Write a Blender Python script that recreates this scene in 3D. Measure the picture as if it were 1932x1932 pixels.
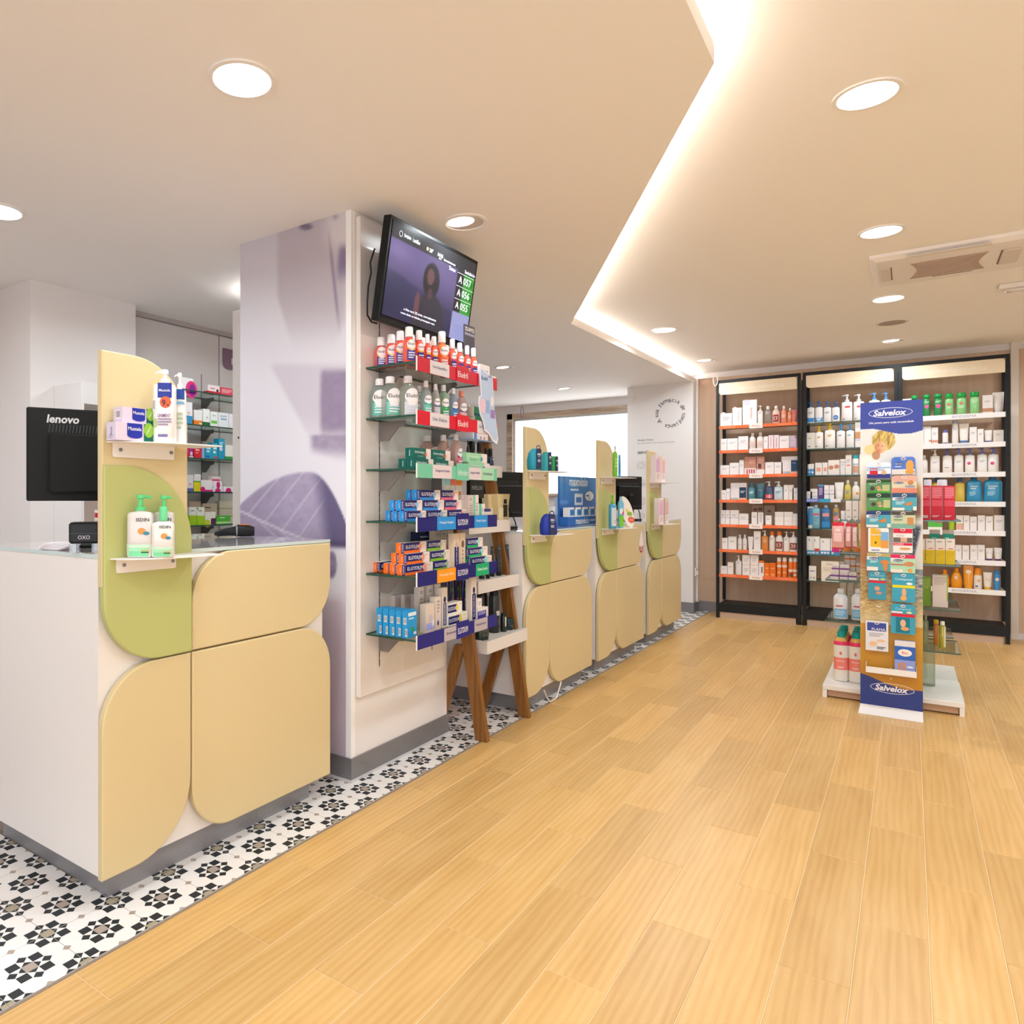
import bpy, math, random
from mathutils import Vector, Matrix
R = math.radians
for o in list(bpy.data.objects): bpy.data.objects.remove(o)
C = bpy.context.scene.collection
SC = bpy.context.scene
# ------------------------------------------------------------------ camera
CX, YH, FPX, CAMH, TH = 700.0, 940.0, 1337.0, 1.2, R(37.25)
cam_d = bpy.data.cameras.new('camera'); cam = bpy.data.objects.new('camera', cam_d); C.objects.link(cam)
cam_d.sensor_width = 36.0; cam_d.sensor_fit = 'HORIZONTAL'; cam_d.lens = FPX*36.0/1932.0
cam_d.shift_x = (966-CX)/1932.0; cam_d.shift_y = -(966-YH)/1932.0
cam_d.clip_start = .05; cam_d.clip_end = 60
cam.location = (0, 0, CAMH); cam.rotation_euler = (R(90), 0, TH)
SC.camera = cam
# ------------------------------------------------------------------ view / world
SC.view_settings.view_transform = 'Standard'; SC.view_settings.look = 'None'
SC.view_settings.exposure = 0.46; SC.view_settings.gamma = 1.0
SC.view_settings.use_curve_mapping = False
SC.cycles.max_bounces = 10; SC.cycles.diffuse_bounces = 6; SC.cycles.glossy_bounces = 4
SC.cycles.transparent_max_bounces = 24; SC.cycles.transmission_bounces = 8
SC.cycles.caustics_reflective = False; SC.cycles.caustics_refractive = False
SC.cycles.sample_clamp_indirect = 6.0
W = bpy.data.worlds.new('daylight'); SC.world = W; W.use_nodes = True
W.node_tree.nodes['Background'].inputs[0].default_value = (.82, .9, 1, 1)
W.node_tree.nodes['Background'].inputs[1].default_value = 1.0
LAMP_W = 6.8          # watts of each ceiling downlight
COVE_E = 52.0          # emission of the hidden cove strip
FILL_E = 2.2            # emission of the added fill panes behind the camera
LAMP_COL = (.84, .94, 1.0)
# ------------------------------------------------------------------ measuring: photograph pixel -> place on a known plane
_fw = (-math.sin(TH), math.cos(TH)); _rt = (math.cos(TH), math.sin(TH))
def _ray(x, y):
    a = (x-CX)/FPX
    return (a*_rt[0]+_fw[0], a*_rt[1]+_fw[1], (YH-y)/FPX)
def onX(x, y, X):
    d = _ray(x, y); t = X/d[0]; return (X, t*d[1], CAMH+t*d[2])
def onY(x, y, Y):
    d = _ray(x, y); t = Y/d[1]; return (t*d[0], Y, CAMH+t*d[2])
def onZ(x, y, z):
    d = _ray(x, y); t = (z-CAMH)/d[2]; return (t*d[0], t*d[1], z)
# ------------------------------------------------------------------ materials
def lin(c):
    if isinstance(c, str):
        c = c.lstrip('#'); c = [int(c[i:i+2], 16)/255 for i in (0, 2, 4)]
    return tuple((v/12.92 if v <= .04045 else ((v+.055)/1.055)**2.4) for v in c[:3])
_M = {}
def M(c, rough=.45, metal=0.0, coat=0.0, bump=0.0, emit=0.0):
    key = (c if isinstance(c, str) else tuple(c), rough, metal, coat, bump, emit)
    if key in _M: return _M[key]
    m = bpy.data.materials.new('paint_%s' % (c if isinstance(c, str) else 'mix')); m.use_nodes = True
    nt = m.node_tree; b = nt.nodes['Principled BSDF']
    b.inputs['Base Color'].default_value = (*lin(c), 1); b.inputs['Roughness'].default_value = rough
    b.inputs['Metallic'].default_value = metal; b.inputs['Coat Weight'].default_value = coat
    if not coat and not metal: b.inputs['Specular IOR Level'].default_value = .28
    if emit:
        b.inputs['Emission Color'].default_value = (*lin(c), 1); b.inputs['Emission Strength'].default_value = emit
    if bump:
        n = nt.nodes.new('ShaderNodeTexNoise'); n.inputs['Scale'].default_value = 350
        bp = nt.nodes.new('ShaderNodeBump'); bp.inputs['Strength'].default_value = bump; bp.inputs['Distance'].default_value = .002
        tc = nt.nodes.new('ShaderNodeTexCoord'); nt.links.new(tc.outputs['Object'], n.inputs['Vector'])
        nt.links.new(n.outputs['Fac'], bp.inputs['Height']); nt.links.new(bp.outputs['Normal'], b.inputs['Normal'])
    _M[key] = m; return m
def glass(name, tint, gloss=.10, rough=.02, density=0.0):
    """clear plastic or plate glass: light passes with a tint, a little is mirrored"""
    if name in _M: return _M[name]
    m = bpy.data.materials.new(name); m.use_nodes = True; nt = m.node_tree; nt.nodes.clear()
    out = nt.nodes.new('ShaderNodeOutputMaterial'); tr = nt.nodes.new('ShaderNodeBsdfTransparent'); gl = nt.nodes.new('ShaderNodeBsdfGlossy')
    tr.inputs[0].default_value = (*lin(tint), 1); gl.inputs['Roughness'].default_value = rough
    fr = nt.nodes.new('ShaderNodeLayerWeight'); fr.inputs['Blend'].default_value = .25
    mul = nt.nodes.new('ShaderNodeMath'); mul.operation = 'MULTIPLY_ADD'; mul.inputs[1].default_value = .30; mul.inputs[2].default_value = gloss*.4
    nt.links.new(fr.outputs['Fresnel'], mul.inputs[0])
    mx = nt.nodes.new('ShaderNodeMixShader'); nt.links.new(mul.outputs[0], mx.inputs[0]); nt.links.new(tr.outputs[0], mx.inputs[1]); nt.links.new(gl.outputs[0], mx.inputs[2])
    last = mx
    if density:
        df = nt.nodes.new('ShaderNodeBsdfDiffuse'); df.inputs[0].default_value = (*lin(tint), 1)
        tl = nt.nodes.new('ShaderNodeBsdfTranslucent'); tl.inputs[0].default_value = (*lin(tint), 1)
        ad = nt.nodes.new('ShaderNodeMixShader'); ad.inputs[0].default_value = .5
        nt.links.new(df.outputs[0], ad.inputs[1]); nt.links.new(tl.outputs[0], ad.inputs[2])
        m2 = nt.nodes.new('ShaderNodeMixShader'); m2.inputs[0].default_value = density
        nt.links.new(mx.outputs[0], m2.inputs[1]); nt.links.new(ad.outputs[0], m2.inputs[2]); last = m2
    nt.links.new(last.outputs[0], out.inputs[0]); _M[name] = m; return m
def printed(name='print_colours', rough=.4, emit=0.0, coat=0.0):
    """flat print: the colours stored with the mesh"""
    if name in _M: return _M[name]
    m = bpy.data.materials.new(name); m.use_nodes = True; nt = m.node_tree; b = nt.nodes['Principled BSDF']
    a = nt.nodes.new('ShaderNodeVertexColor'); a.layer_name = 'ink'
    b.inputs['Roughness'].default_value = rough; b.inputs['Coat Weight'].default_value = coat
    if emit:
        b.inputs['Base Color'].default_value = (.01, .01, .012, 1)
        nt.links.new(a.outputs['Color'], b.inputs['Emission Color']); b.inputs['Emission Strength'].default_value = emit
    else: nt.links.new(a.outputs['Color'], b.inputs['Base Color'])
    _M[name] = m; return m
def wood(name, ca, cb, cc, scale=1.0, rough=.4, axis=1, grain=.5, vary=.10, bump=.05):
    """boards: long grain along one axis, every board a little different"""
    if name in _M: return _M[name]
    m = bpy.data.materials.new(name); m.use_nodes = True; nt = m.node_tree; b = nt.nodes['Principled BSDF']; L = nt.links
    tc = nt.nodes.new('ShaderNodeTexCoord'); oi = nt.nodes.new('ShaderNodeObjectInfo')
    sh = nt.nodes.new('ShaderNodeVectorMath'); sh.operation = 'SCALE'; sh.inputs[0].default_value = (13.7, 7.1, 3.3)
    L.new(oi.outputs['Random'], sh.inputs['Scale'])
    ad = nt.nodes.new('ShaderNodeVectorMath'); L.new(tc.outputs['Object'], ad.inputs[0]); L.new(sh.outputs[0], ad.inputs[1])
    mp = nt.nodes.new('ShaderNodeMapping'); s = [9.0*scale]*3; s[axis] = 1.1*scale; mp.inputs['Scale'].default_value = s
    L.new(ad.outputs[0], mp.inputs['Vector'])
    n1 = nt.nodes.new('ShaderNodeTexNoise'); n1.inputs['Scale'].default_value = 1.6; n1.inputs['Detail'].default_value = 4; n1.inputs['Distortion'].default_value = .9
    L.new(mp.outputs[0], n1.inputs['Vector'])
    wv = nt.nodes.new('ShaderNodeTexWave'); wv.wave_type = 'RINGS'; wv.rings_direction = 'Z'; wv.inputs['Scale'].default_value = 1.5; wv.inputs['Distortion'].default_value = 5.5; wv.inputs['Detail'].default_value = 2.5; wv.inputs['Detail Scale'].default_value = 1.2
    L.new(mp.outputs[0], wv.inputs['Vector'])
    mp2 = nt.nodes.new('ShaderNodeMapping'); s2 = [160.0*scale]*3; s2[axis] = 4.5*scale; mp2.inputs['Scale'].default_value = s2; L.new(ad.outputs[0], mp2.inputs['Vector'])
    n2 = nt.nodes.new('ShaderNodeTexNoise'); n2.inputs['Scale'].default_value = 1.0; n2.inputs['Detail'].default_value = 3; L.new(mp2.outputs[0], n2.inputs['Vector'])
    mx = nt.nodes.new('ShaderNodeMix'); mx.data_type = 'FLOAT'; mx.inputs[0].default_value = .22; L.new(n1.outputs['Fac'], mx.inputs[2]); L.new(wv.outputs['Fac'], mx.inputs[3])
    mx2 = nt.nodes.new('ShaderNodeMix'); mx2.data_type = 'FLOAT'; mx2.inputs[0].default_value = .24; L.new(mx.outputs[0], mx2.inputs[2]); L.new(n2.outputs['Fac'], mx2.inputs[3])
    cr = nt.nodes.new('ShaderNodeValToRGB'); e = cr.color_ramp.elements
    e[0].position = .5-.32*grain*2; e[0].color = (*lin(ca), 1); e[1].position = .5+.32*grain*2; e[1].color = (*lin(cc), 1); k = e.new(.5); k.color = (*lin(cb), 1)
    L.new(mx2.outputs[0], cr.inputs['Fac'])
    hv = nt.nodes.new('ShaderNodeHueSaturation'); mr = nt.nodes.new('ShaderNodeMapRange'); mr.inputs['To Min'].default_value = 1-vary; mr.inputs['To Max'].default_value = 1+vary*.6
    L.new(oi.outputs['Random'], mr.inputs['Value']); L.new(mr.outputs[0], hv.inputs['Value']); L.new(cr.outputs['Color'], hv.inputs['Color'])
    L.new(hv.outputs['Color'], b.inputs['Base Color']); b.inputs['Roughness'].default_value = rough
    bp = nt.nodes.new('ShaderNodeBump'); bp.inputs['Strength'].default_value = bump; bp.inputs['Distance'].default_value = .002; L.new(n2.outputs['Fac'], bp.inputs['Height']); L.new(bp.outputs['Normal'], b.inputs['Normal'])
    _M[name] = m; return m
def brushed(name, c, rough=.35, metal=.85, axis=1):
    if name in _M: return _M[name]
    m = M(c, rough, metal).copy(); m.name = name; nt = m.node_tree; b = nt.nodes['Principled BSDF']
    tc = nt.nodes.new('ShaderNodeTexCoord'); mp = nt.nodes.new('ShaderNodeMapping'); s = [400]*3; s[axis] = 3; mp.inputs['Scale'].default_value = s
    n = nt.nodes.new('ShaderNodeTexNoise'); n.inputs['Scale'].default_value = 1; mr = nt.nodes.new('ShaderNodeMapRange'); mr.inputs['To Min'].default_value = rough-.1; mr.inputs['To Max'].default_value = rough+.15
    nt.links.new(tc.outputs['Object'], mp.inputs[0]); nt.links.new(mp.outputs[0], n.inputs['Vector']); nt.links.new(n.outputs['Fac'], mr.inputs['Value']); nt.links.new(mr.outputs[0], b.inputs['Roughness'])
    _M[name] = m; return m
# ------------------------------------------------------------------ lettering
_T = {}
def text_mesh(s, bold=0.0):
    """(vertices, faces) of a line of lettering, 0..1 wide and 0..1 high"""
    key = (s, bold)
    if key in _T: return _T[key]
    cu = bpy.data.curves.new('t', 'FONT'); cu.body = s; cu.size = 1; cu.resolution_u = 2; cu.offset = bold
    ob = bpy.data.objects.new('t', cu); me = bpy.data.meshes.new_from_object(ob)
    vs = [tuple(v.co) for v in me.vertices]; fs = [tuple(p.vertices) for p in me.polygons]
    bpy.data.objects.remove(ob); bpy.data.meshes.remove(me); bpy.data.curves.remove(cu)
    if not vs: vs = [(0, 0, 0), (1, 0, 0), (1, 1, 0)]; fs = [(0, 1, 2)]
    x0 = min(v[0] for v in vs); x1 = max(v[0] for v in vs); y0 = min(v[1] for v in vs); y1 = max(v[1] for v in vs)
    out = ([((v[0]-x0)/(x1-x0), (v[1]-y0)/(y1-y0)) for v in vs], fs, (x1-x0), (y1-y0))
    _T[key] = out; return out
# ------------------------------------------------------------------ mesh builder
class MB:
    def __init__(s): s.v = []; s.f = []; s.m = []; s.mats = []
    def mi(s, mat):
        if mat not in s.mats: s.mats.append(mat)
        return s.mats.index(mat)
    def add(s, vs, fs, mat):
        n = len(s.v); k = s.mi(mat); s.v += [tuple(v) for v in vs]
        for f in fs: s.f.append(tuple(i+n for i in f)); s.m.append(k)
        return s
    def box(s, x0, x1, y0, y1, z0, z1, mat, side=None, top=None):
        vs = [(x0, y0, z0), (x1, y0, z0), (x1, y1, z0), (x0, y1, z0), (x0, y0, z1), (x1, y0, z1), (x1, y1, z1), (x0, y1, z1)]
        if side is None and top is None:
            return s.add(vs, [(0, 3, 2, 1), (4, 5, 6, 7), (0, 1, 5, 4), (1, 2, 6, 5), (2, 3, 7, 6), (3, 0, 4, 7)], mat)
        s.add(vs, [(0, 3, 2, 1), (4, 5, 6, 7)], mat); return s.add(vs, [(0, 1, 5, 4), (1, 2, 6, 5), (2, 3, 7, 6), (3, 0, 4, 7)], side or mat)
    def cbox(s, x0, x1, y0, y1, z0, z1, mat, c=.003):
        """box with chamfered edges"""
        P = []
        for (z, i) in ((z0, c), (z0+c, 0), (z1-c, 0), (z1, c)):
            P.append([(x0+i+c*(i == 0), y0+i, z), (x1-i-c*(i == 0), y0+i, z), (x1-i, y0+i+c*(i == 0), z), (x1-i, y1-i-c*(i == 0), z), (x1-i-c*(i == 0), y1-i, z), (x0+i+c*(i == 0), y1-i, z), (x0+i, y1-i-c*(i == 0), z), (x0+i, y0+i+c*(i == 0), z)])
        return s.rings(P, mat)
    def rings(s, P, mat, cap=True, closed=True):
        n = len(P[0]); vs = [p for r in P for p in r]; fs = []
        for a in range(len(P)-1):
            for i in range(n if closed else n-1):
                j = (i+1) % n; fs.append((a*n+i, a*n+j, (a+1)*n+j, (a+1)*n+i))
        if cap: fs.append(tuple(reversed(range(n)))); fs.append(tuple(range((len(P)-1)*n, len(P)*n)))
        return s.add(vs, fs, mat)
    def loft(s, secs, mat, n=20, ox=0, oy=0, cap=True):
        """secs: (z, rx, ry, power[, dx, dy])"""
        P = []
        for q in secs:
            z, rx, ry, p = q[:4]; dx, dy = (q[4], q[5]) if len(q) > 4 else (0, 0); r = []
            for i in range(n):
                a = 2*math.pi*i/n; c, sn = math.cos(a), math.sin(a)
                r.append((ox+dx+rx*math.copysign(abs(c)**(2/p), c), oy+dy+ry*math.copysign(abs(sn)**(2/p), sn), z))
            P.append(r)
        return s.rings(P, mat, cap)
    def tube(s, pts, r, mat, n=8, cap=True, flat=1.0):
        pts = [Vector(p) for p in pts]; P = []; rr = r if isinstance(r, (list, tuple)) else [r]*len(pts)
        up = None
        for i, p in enumerate(pts):
            t = (pts[min(i+1, len(pts)-1)]-pts[max(i-1, 0)]).normalized()
            if up is None: up = Vector((0, 0, 1)) if abs(t.z) < .9 else Vector((1, 0, 0))
            u = t.cross(up).normalized(); w = u.cross(t).normalized(); up = w
            P.append([tuple(p+rr[i]*(math.cos(2*math.pi*k/n)*u+flat*math.sin(2*math.pi*k/n)*w)) for k in range(n)])
        return s.rings(P, mat, cap)
    def prism(s, poly, a0, a1, mat, plane='XZ', edge=None, cham=0.0):
        """polygon (u,v) pushed along the third axis"""
        def P(u, v, a): return {'XZ': (u, a, v), 'YZ': (a, u, v), 'XY': (u, v, a)}[plane]
        n = len(poly); vs = [P(u, v, a0) for u, v in poly]+[P(u, v, a1) for u, v in poly]
        s.add(vs, [tuple(range(n)), tuple(range(2*n-1, n-1, -1))], mat)
        return s.add(vs, [(i, i+n, (i+1) % n+n, (i+1) % n) for i in range(n)], edge or mat)
    # flat print on the front (facing -y), bent round the body when surf=(rx,ry,p)
    def _y(s, x, y, surf):
        if not surf: return y
        rx, ry, p = surf; k = min(abs(x)/rx, .995); return -ry*(1-k**p)**(1/p)-.0006
    def rect(s, x0, x1, z0, z1, y, mat, surf=None):
        n = 8 if surf else 1
        xs = [x0+(x1-x0)*i/n for i in range(n+1)]
        vs = [(x, s._y(x, y, surf), z) for z in (z0, z1) for x in xs]
        return s.add(vs, [(i, i+1, n+2+i, n+1+i) for i in range(n)], mat)
    def ell(s, cx, cz, rx, rz, y, mat, surf=None, n=20, a0=0, a1=360):
        if surf:
            vs = []; fs = []; k = 8
            for i in range(k+1):
                t = -1+2*i/k; x = cx+rx*t; hz = rz*math.sqrt(max(0, 1-t*t)); yy = s._y(x, y, surf); vs += [(x, yy, cz-hz), (x, yy, cz+hz)]
            return s.add(vs, [(2*i, 2*i+2, 2*i+3, 2*i+1) for i in range(k)], mat)
        pts = [(cx+rx*math.cos(R(a0+(a1-a0)*i/n)), y, cz+rz*math.sin(R(a0+(a1-a0)*i/n))) for i in range(n if a1-a0 == 360 else n+1)]
        return s.add(pts, [tuple(range(len(pts)))], mat)
    def ring(s, cx, cz, rx, rz, w, y, mat, n=36):
        vs = []
        for i in range(n):
            a = 2*math.pi*i/n; vs += [(cx+rx*math.cos(a), y, cz+rz*math.sin(a)), (cx+(rx-w)*math.cos(a), y, cz+(rz-w)*math.sin(a))]
        return s.add(vs, [(2*i, (2*i+2) % (2*n), (2*i+3) % (2*n), 2*i+1) for i in range(n)], mat)
    def poly(s, pts, y, mat): return s.add([(u, y, v) for u, v in pts], [tuple(range(len(pts)))], mat)
    def text(s, t, cx, cz, w, h, y, mat, surf=None, bold=.012, rot=0, slant=0.0):
        """lettering centred at (cx,cz); w or h may be None to keep the letters' proportions"""
        tv, tf, tw, th = text_mesh(t, bold)
        if w is None: w = h*tw/th
        if h is None: h = w*th/tw
        vs = []
        for u, v in tv:
            a, b = (u-.5)*w+slant*(v-.5)*h, (v-.5)*h
            if rot == 90: a, b = -b, a
            elif rot == -90: a, b = b, -a
            elif rot:
                c_, s_ = math.cos(R(rot)), math.sin(R(rot)); a, b = a*c_-b*s_, a*s_+b*c_
            x = cx+a; vs.append((x, s._y(x, y, surf), cz+b))
        return s.add(vs, tf, mat)
    def mesh(s, name, smooth=None):
        me = bpy.data.meshes.new(name); me.from_pydata(s.v, [], s.f)
        for m in s.mats: me.materials.append(m)
        me.polygons.foreach_set('material_index', s.m)
        if smooth:
            me.polygons.foreach_set('use_smooth', [True]*len(s.f)); me.update(); me.set_sharp_from_angle(angle=R(smooth))
        me.update(); return me
    def build(s, name, parent=None, loc=(0, 0, 0), rz=0, smooth=None):
        return put(name, s.mesh(name, smooth), parent, loc, rz)
def put(name, me, parent=None, loc=(0, 0, 0), rz=0):
    o = bpy.data.objects.new(name, me); C.objects.link(o); o.location = loc; o.rotation_euler = (0, 0, rz)
    if parent: o.parent = parent
    return o
def tag(o, label, cat, group=None):
    o['label'] = label; o['category'] = cat
    if group: o['group'] = group
    return o
def thing(name, label, cat, loc=(0, 0, 0), rz=0, group=None):
    return tag(put(name, None, None, loc, rz), label, cat, group)
def struct(o): o['kind'] = 'structure'; return o
def inkgrid(nx, nz, w, h, fn, mat, y=0.0):
    """flat printed sheet (facing -y): fn(u 0..1 left-right, v 0..1 bottom-top) -> sRGB"""
    vs = [(-w/2+w*i/nx, y, h*j/nz) for j in range(nz+1) for i in range(nx+1)]
    fs = [(j*(nx+1)+i, j*(nx+1)+i+1, (j+1)*(nx+1)+i+1, (j+1)*(nx+1)+i) for j in range(nz) for i in range(nx)]
    me = bpy.data.meshes.new('printed_sheet'); me.from_pydata(vs, [], fs); me.materials.append(mat)
    ca = me.color_attributes.new('ink', 'FLOAT_COLOR', 'POINT'); buf = []
    for j in range(nz+1):
        for i in range(nx+1):
            c = lin([max(0, min(1, q)) for q in fn(i/nx, j/nz)]); buf += [*c, 1.0]
    ca.data.foreach_set('color', buf); me.update(); return me
def sm(a, b, x):
    t = max(0.0, min(1.0, (x-a)/(b-a))) if a != b else float(x > a); return t*t*(3-2*t)
def mix3(a, b, t): return tuple(p+(q-p)*t for p, q in zip(a, b))
def hx(c): c = c.lstrip('#'); return tuple(int(c[i:i+2], 16)/255 for i in (0, 2, 4))
def vnoise(x, y, seed=0):
    def h(i, j): return (math.sin(i*127.1+j*311.7+seed*74.7)*43758.5453) % 1.0
    i, j = math.floor(x), math.floor(y); fx, fy = x-i, y-j; fx = fx*fx*(3-2*fx); fy = fy*fy*(3-2*fy)
    return (h(i, j)*(1-fx)+h(i+1, j)*fx)*(1-fy)+(h(i, j+1)*(1-fx)+h(i+1, j+1)*fx)*fy
def rpoly(x0, x1, z0, z1, tl=0, tr=0, br=0, bl=0, n=10):
    """rectangle with its own radius at each corner, counter-clockwise from bottom left"""
    P = []
    for cx, cz, r, a in ((x0+bl, z0+bl, bl, 180), (x1-br, z0+br, br, 270), (x1-tr, z1-tr, tr, 0), (x0+tl, z1-tl, tl, 90)):
        if r <= 0: P.append((cx, cz))
        else: P += [(cx+r*math.cos(R(a+90*i/n)), cz+r*math.sin(R(a+90*i/n))) for i in range(n+1)]
    return P
# ================================================================== THE ROOM
ZL, ZS, ZH = 2.42, 2.475, 2.525      # low ceiling, top of its slab, high ceiling
PLASTER = M('e9e4e2', .75, bump=.03); WHITE = M('eeebea', .5); CEIL = M('f3efec', .85)
GREYBASE = brushed('grey_skirting', '8f8d90', .4, .6)
OAK = wood('oak_laminate_wall', 'bf9f84', 'cbae94', 'd6bca3', .9, .5, 2, .8, .02)
MARBLE = wood('veined_marble', '6e5848', 'c5ae96', 'e2d5c4', 1.4, .3, 0, .55, .02)
# ---- floor
GROUT = M('dcc39c', .8); FLOORWOOD = wood('oak_plank_porcelain', 'b3874b', 'cca264', 'dab67f', 1.0, .33, 1, .62, .12, .03)
b = MB().box(-1.684, 2.7, -2.6, 8.2, -.12, -.0016, GROUT); floor = struct(b.build('floor'))
PW, PL, PX0 = .1565, .737, .041
pm = MB().cbox(-PW/2+.0011, PW/2-.0011, -PL/2+.0011, PL/2-.0011, -.010, 0, FLOORWOOD, .0012).mesh('plank')
random.seed(3)
def seen(x, y, m=.35):
    zc = x*_fw[0]+y*_fw[1]; xc = x*_rt[0]+y*_rt[1]
    if zc < .2: return False
    px = CX+FPX*xc/zc; py = YH+FPX*CAMH/zc; q = FPX*m/zc
    return -q < px < 1932+q and py < 1932+q
npl = 0
for k in range(-11, 14):
    xc = PX0+PW*(k+.5); off = 2.825 if k % 2 == 0 else 2.447
    for r in range(-8, 10):
        yc = off+PL*(r+.5)
        if -2.4 < yc-PL/2 and yc+PL/2 < 8.95 and seen(xc, yc, .5) and npl < 300:
            p = put('plank', pm, floor, (xc, yc, 0)); npl += 1
            if k % 3 == 0 or (k*7+r) % 5 == 0: p.rotation_euler.z = math.pi
# floor beyond the planks in view
b = MB().box(-1.684, 2.7, -2.6, .1, -.0015, -.0004, FLOORWOOD); struct(b.build('floor_behind_camera'))
# ---- encaustic tiles
TW, TBk, TTan, TTan2 = M('e8e3df', .35), M('272b2e', .4), M('a8988b', .4), M('a3977d', .4)
def clip(poly, x0, x1, y0, y1):
    def cut(P, f, g):
        o = []
        for i in range(len(P)):
            a, c = P[i-1], P[i]
            if f(c):
                if not f(a): o.append(g(a, c))
                o.append(c)
            elif f(a): o.append(g(a, c))
        return o
    def at(a, c, ax, v): t = (v-a[ax])/(c[ax]-a[ax]); return tuple(p+(q-p)*t for p, q in zip(a, c))
    for ax, v, s in ((0, x0, 1), (0, x1, -1), (1, y0, 1), (1, y1, -1)):
        if not poly: break
        poly = cut(poly, lambda p: s*(p[ax]-v) >= -1e-9, lambda a, c: at(a, c, ax, v))
    return poly
def flower(cx, cy, a, tan):
    g = .0006; out = [([(cx-a/2, cy-a/2), (cx+a/2, cy-a/2), (cx+a/2, cy+a/2), (cx-a/2, cy+a/2)], tan)]
    h = a/2-g
    for sx in (-1, 1):
        for sy in (-1, 1):
            X, Y = cx+sx*a, cy+sy*a; out.append(([(X-h, Y-h), (X+h, Y-h), (X+h, Y+h), (X-h, Y+h)], TBk))
    for dx, dy in ((1, 0), (-1, 0), (0, 1), (0, -1)):
        px, py = -dy, dx
        out.append(([(cx+dx*(a/2+g)-px*h, cy+dy*(a/2+g)-py*h), (cx+dx*(a/2+g)+px*h, cy+dy*(a/2+g)+py*h), (cx+dx*(a-g), cy+dy*(a-g))], TBk))
        X, Y = cx+dx*1.5*a, cy+dy*1.5*a; d = a/2-1.4*g
        out.append(([(X+d, Y), (X, Y+d), (X-d, Y), (X, Y-d)], TBk))
    return out
def tile_mesh():
    b = MB(); t = .0992; A = .0300
    b.box(-t, t, -t, t, -.010, 0, TW)
    shapes = flower(0, 0, A, TTan)
    for sx in (-.1, .1):
        for sy in (-.1, .1): shapes += flower(sx, sy, A, TTan2)
    for dx, dy in ((.1, 0), (-.1, 0), (0, .1), (0, -.1)):
        d = .0122; shapes.append(([(dx+d, dy), (dx, dy+d), (dx-d, dy), (dx, dy-d)], TTan))
    for P, m in shapes:
        P = clip(P, -t, t, -t, t)
        if len(P) >= 3:
            ar = sum(P[i-1][0]*P[i][1]-P[i][0]*P[i-1][1] for i in range(len(P)))
            if abs(ar) < 1e-8: continue
            if ar < 0: P = P[::-1]
            b.add([(x, y, .00025) for x, y in P], [tuple(range(len(P)))], m)
    return b.mesh('tile')
tm = tile_mesh()
b = MB().box(-5.6, -1.6845, -2.6, 8.9, -.12, -.0016, M('8f7f72', .9)); tfloor = struct(b.build('floor_tiled_strip'))
KICKS = [(1.217, 2.114, -1.92), (3.70, 4.60, -1.742), (4.85, 5.75, -1.742), (6.05, 6.93, -1.742)]
nt_ = 0
for k in range(0, 7):
    for m in range(-4, 36):
        x, y = -1.792-.2*k, 1.115+.2*m
        if not seen(x, y, .25): continue
        if any(a+.1 < y < c-.1 and x < f-.1 for a, c, f in KICKS): continue
        if 2.43 < y < 3.0 and x < -2.0: continue
        if k > 1 and 1.2 < y < 3.3 : continue
        if k > 2 and y > 3.9: continue
        put('tile', tm, tfloor, (x, y, 0)); nt_ += 1
b = MB().box(-1.6846, -1.6808, -2.6, 8.15, -.01, .0004, M('8d7f74', .6)); struct(b.build('trim_1'))
# ---- ceilings
E0, E1, E2, E3 = (-.437, -2.6), (-.437, 2.165), (-1.885, 4.79), (-1.812, 8.16)
P = [(-5.6, -2.6), E0, E1, E2, E3, (-1.812, 8.9), (-5.6, 8.9)]
struct(MB().prism(P, ZL, ZS, CEIL, 'XY').build('ceiling'))
struct(MB().box(-2.6, 2.7, -2.6, 8.3, ZH, ZH+.06, CEIL).build('ceiling_raised'))
# LED strip hidden on top of the slab along its edge
LED = M('fff3e6', .5, emit=COVE_E)
led = thing('cove_light', 'white strip light hidden in the cove along the ceiling step', 'light', (0, 0, 0))
for i, (p, q) in enumerate(((E0, E1), (E1, E2), (E2, (-1.812, 8.1)))):
    d = Vector((q[0]-p[0], q[1]-p[1])).normalized(); nrm = Vector((-d.y, d.x))*.05; w = Vector((-d.y, d.x))*.012
    a, c = Vector(p)+nrm+d*.03, Vector(q)+nrm-d*.03
    vs = [(*(a-w), ZS+.001), (*(c-w), ZS+.001), (*(c+w), ZS+.001), (*(a+w), ZS+.001), (*(a-w), ZS+.010), (*(c-w), ZS+.010), (*(c+w), ZS+.010), (*(a+w), ZS+.010)]
    MB().add(vs, [(0, 3, 2, 1), (4, 5, 6, 7), (0, 1, 5, 4), (1, 2, 6, 5), (2, 3, 7, 6), (3, 0, 4, 7)], LED).build('led_strip', led)
# ---- walls
struct(MB().box(-1.806, 2.7, 8.155, 8.28, 0, ZH, OAK).build('wall_back'))
struct(MB().box(-1.806, -1.56, 8.147, 8.155, 0, .105, GREYBASE).build('baseboard_back'))
struct(MB().box(.66, 2.7, 8.13, 8.155, 0, .05, M('d9d6d6', .4)).build('baseboard_back_right'))
struct(MB().box(-1.806, 2.7, 8.135, 8.155, ZH-.055, ZH, M('dcd5d3', .6)).build('trim_2'))
struct(MB().box(.685, .735, 8.10, 8.155, 0, ZH, M('d8cfc6', .5)).build('trim_3'))
pw = struct(MB().box(-2.485, -1.806, 7.95, 8.28, 0, ZL, PLASTER).build('wall_poster'))
struct(MB().box(-2.485, -1.798, 7.942, 7.95, 0, .105, GREYBASE).box(-1.806, -1.798, 7.95, 8.147, 0, .105, GREYBASE).build('baseboard_poster'))
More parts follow.
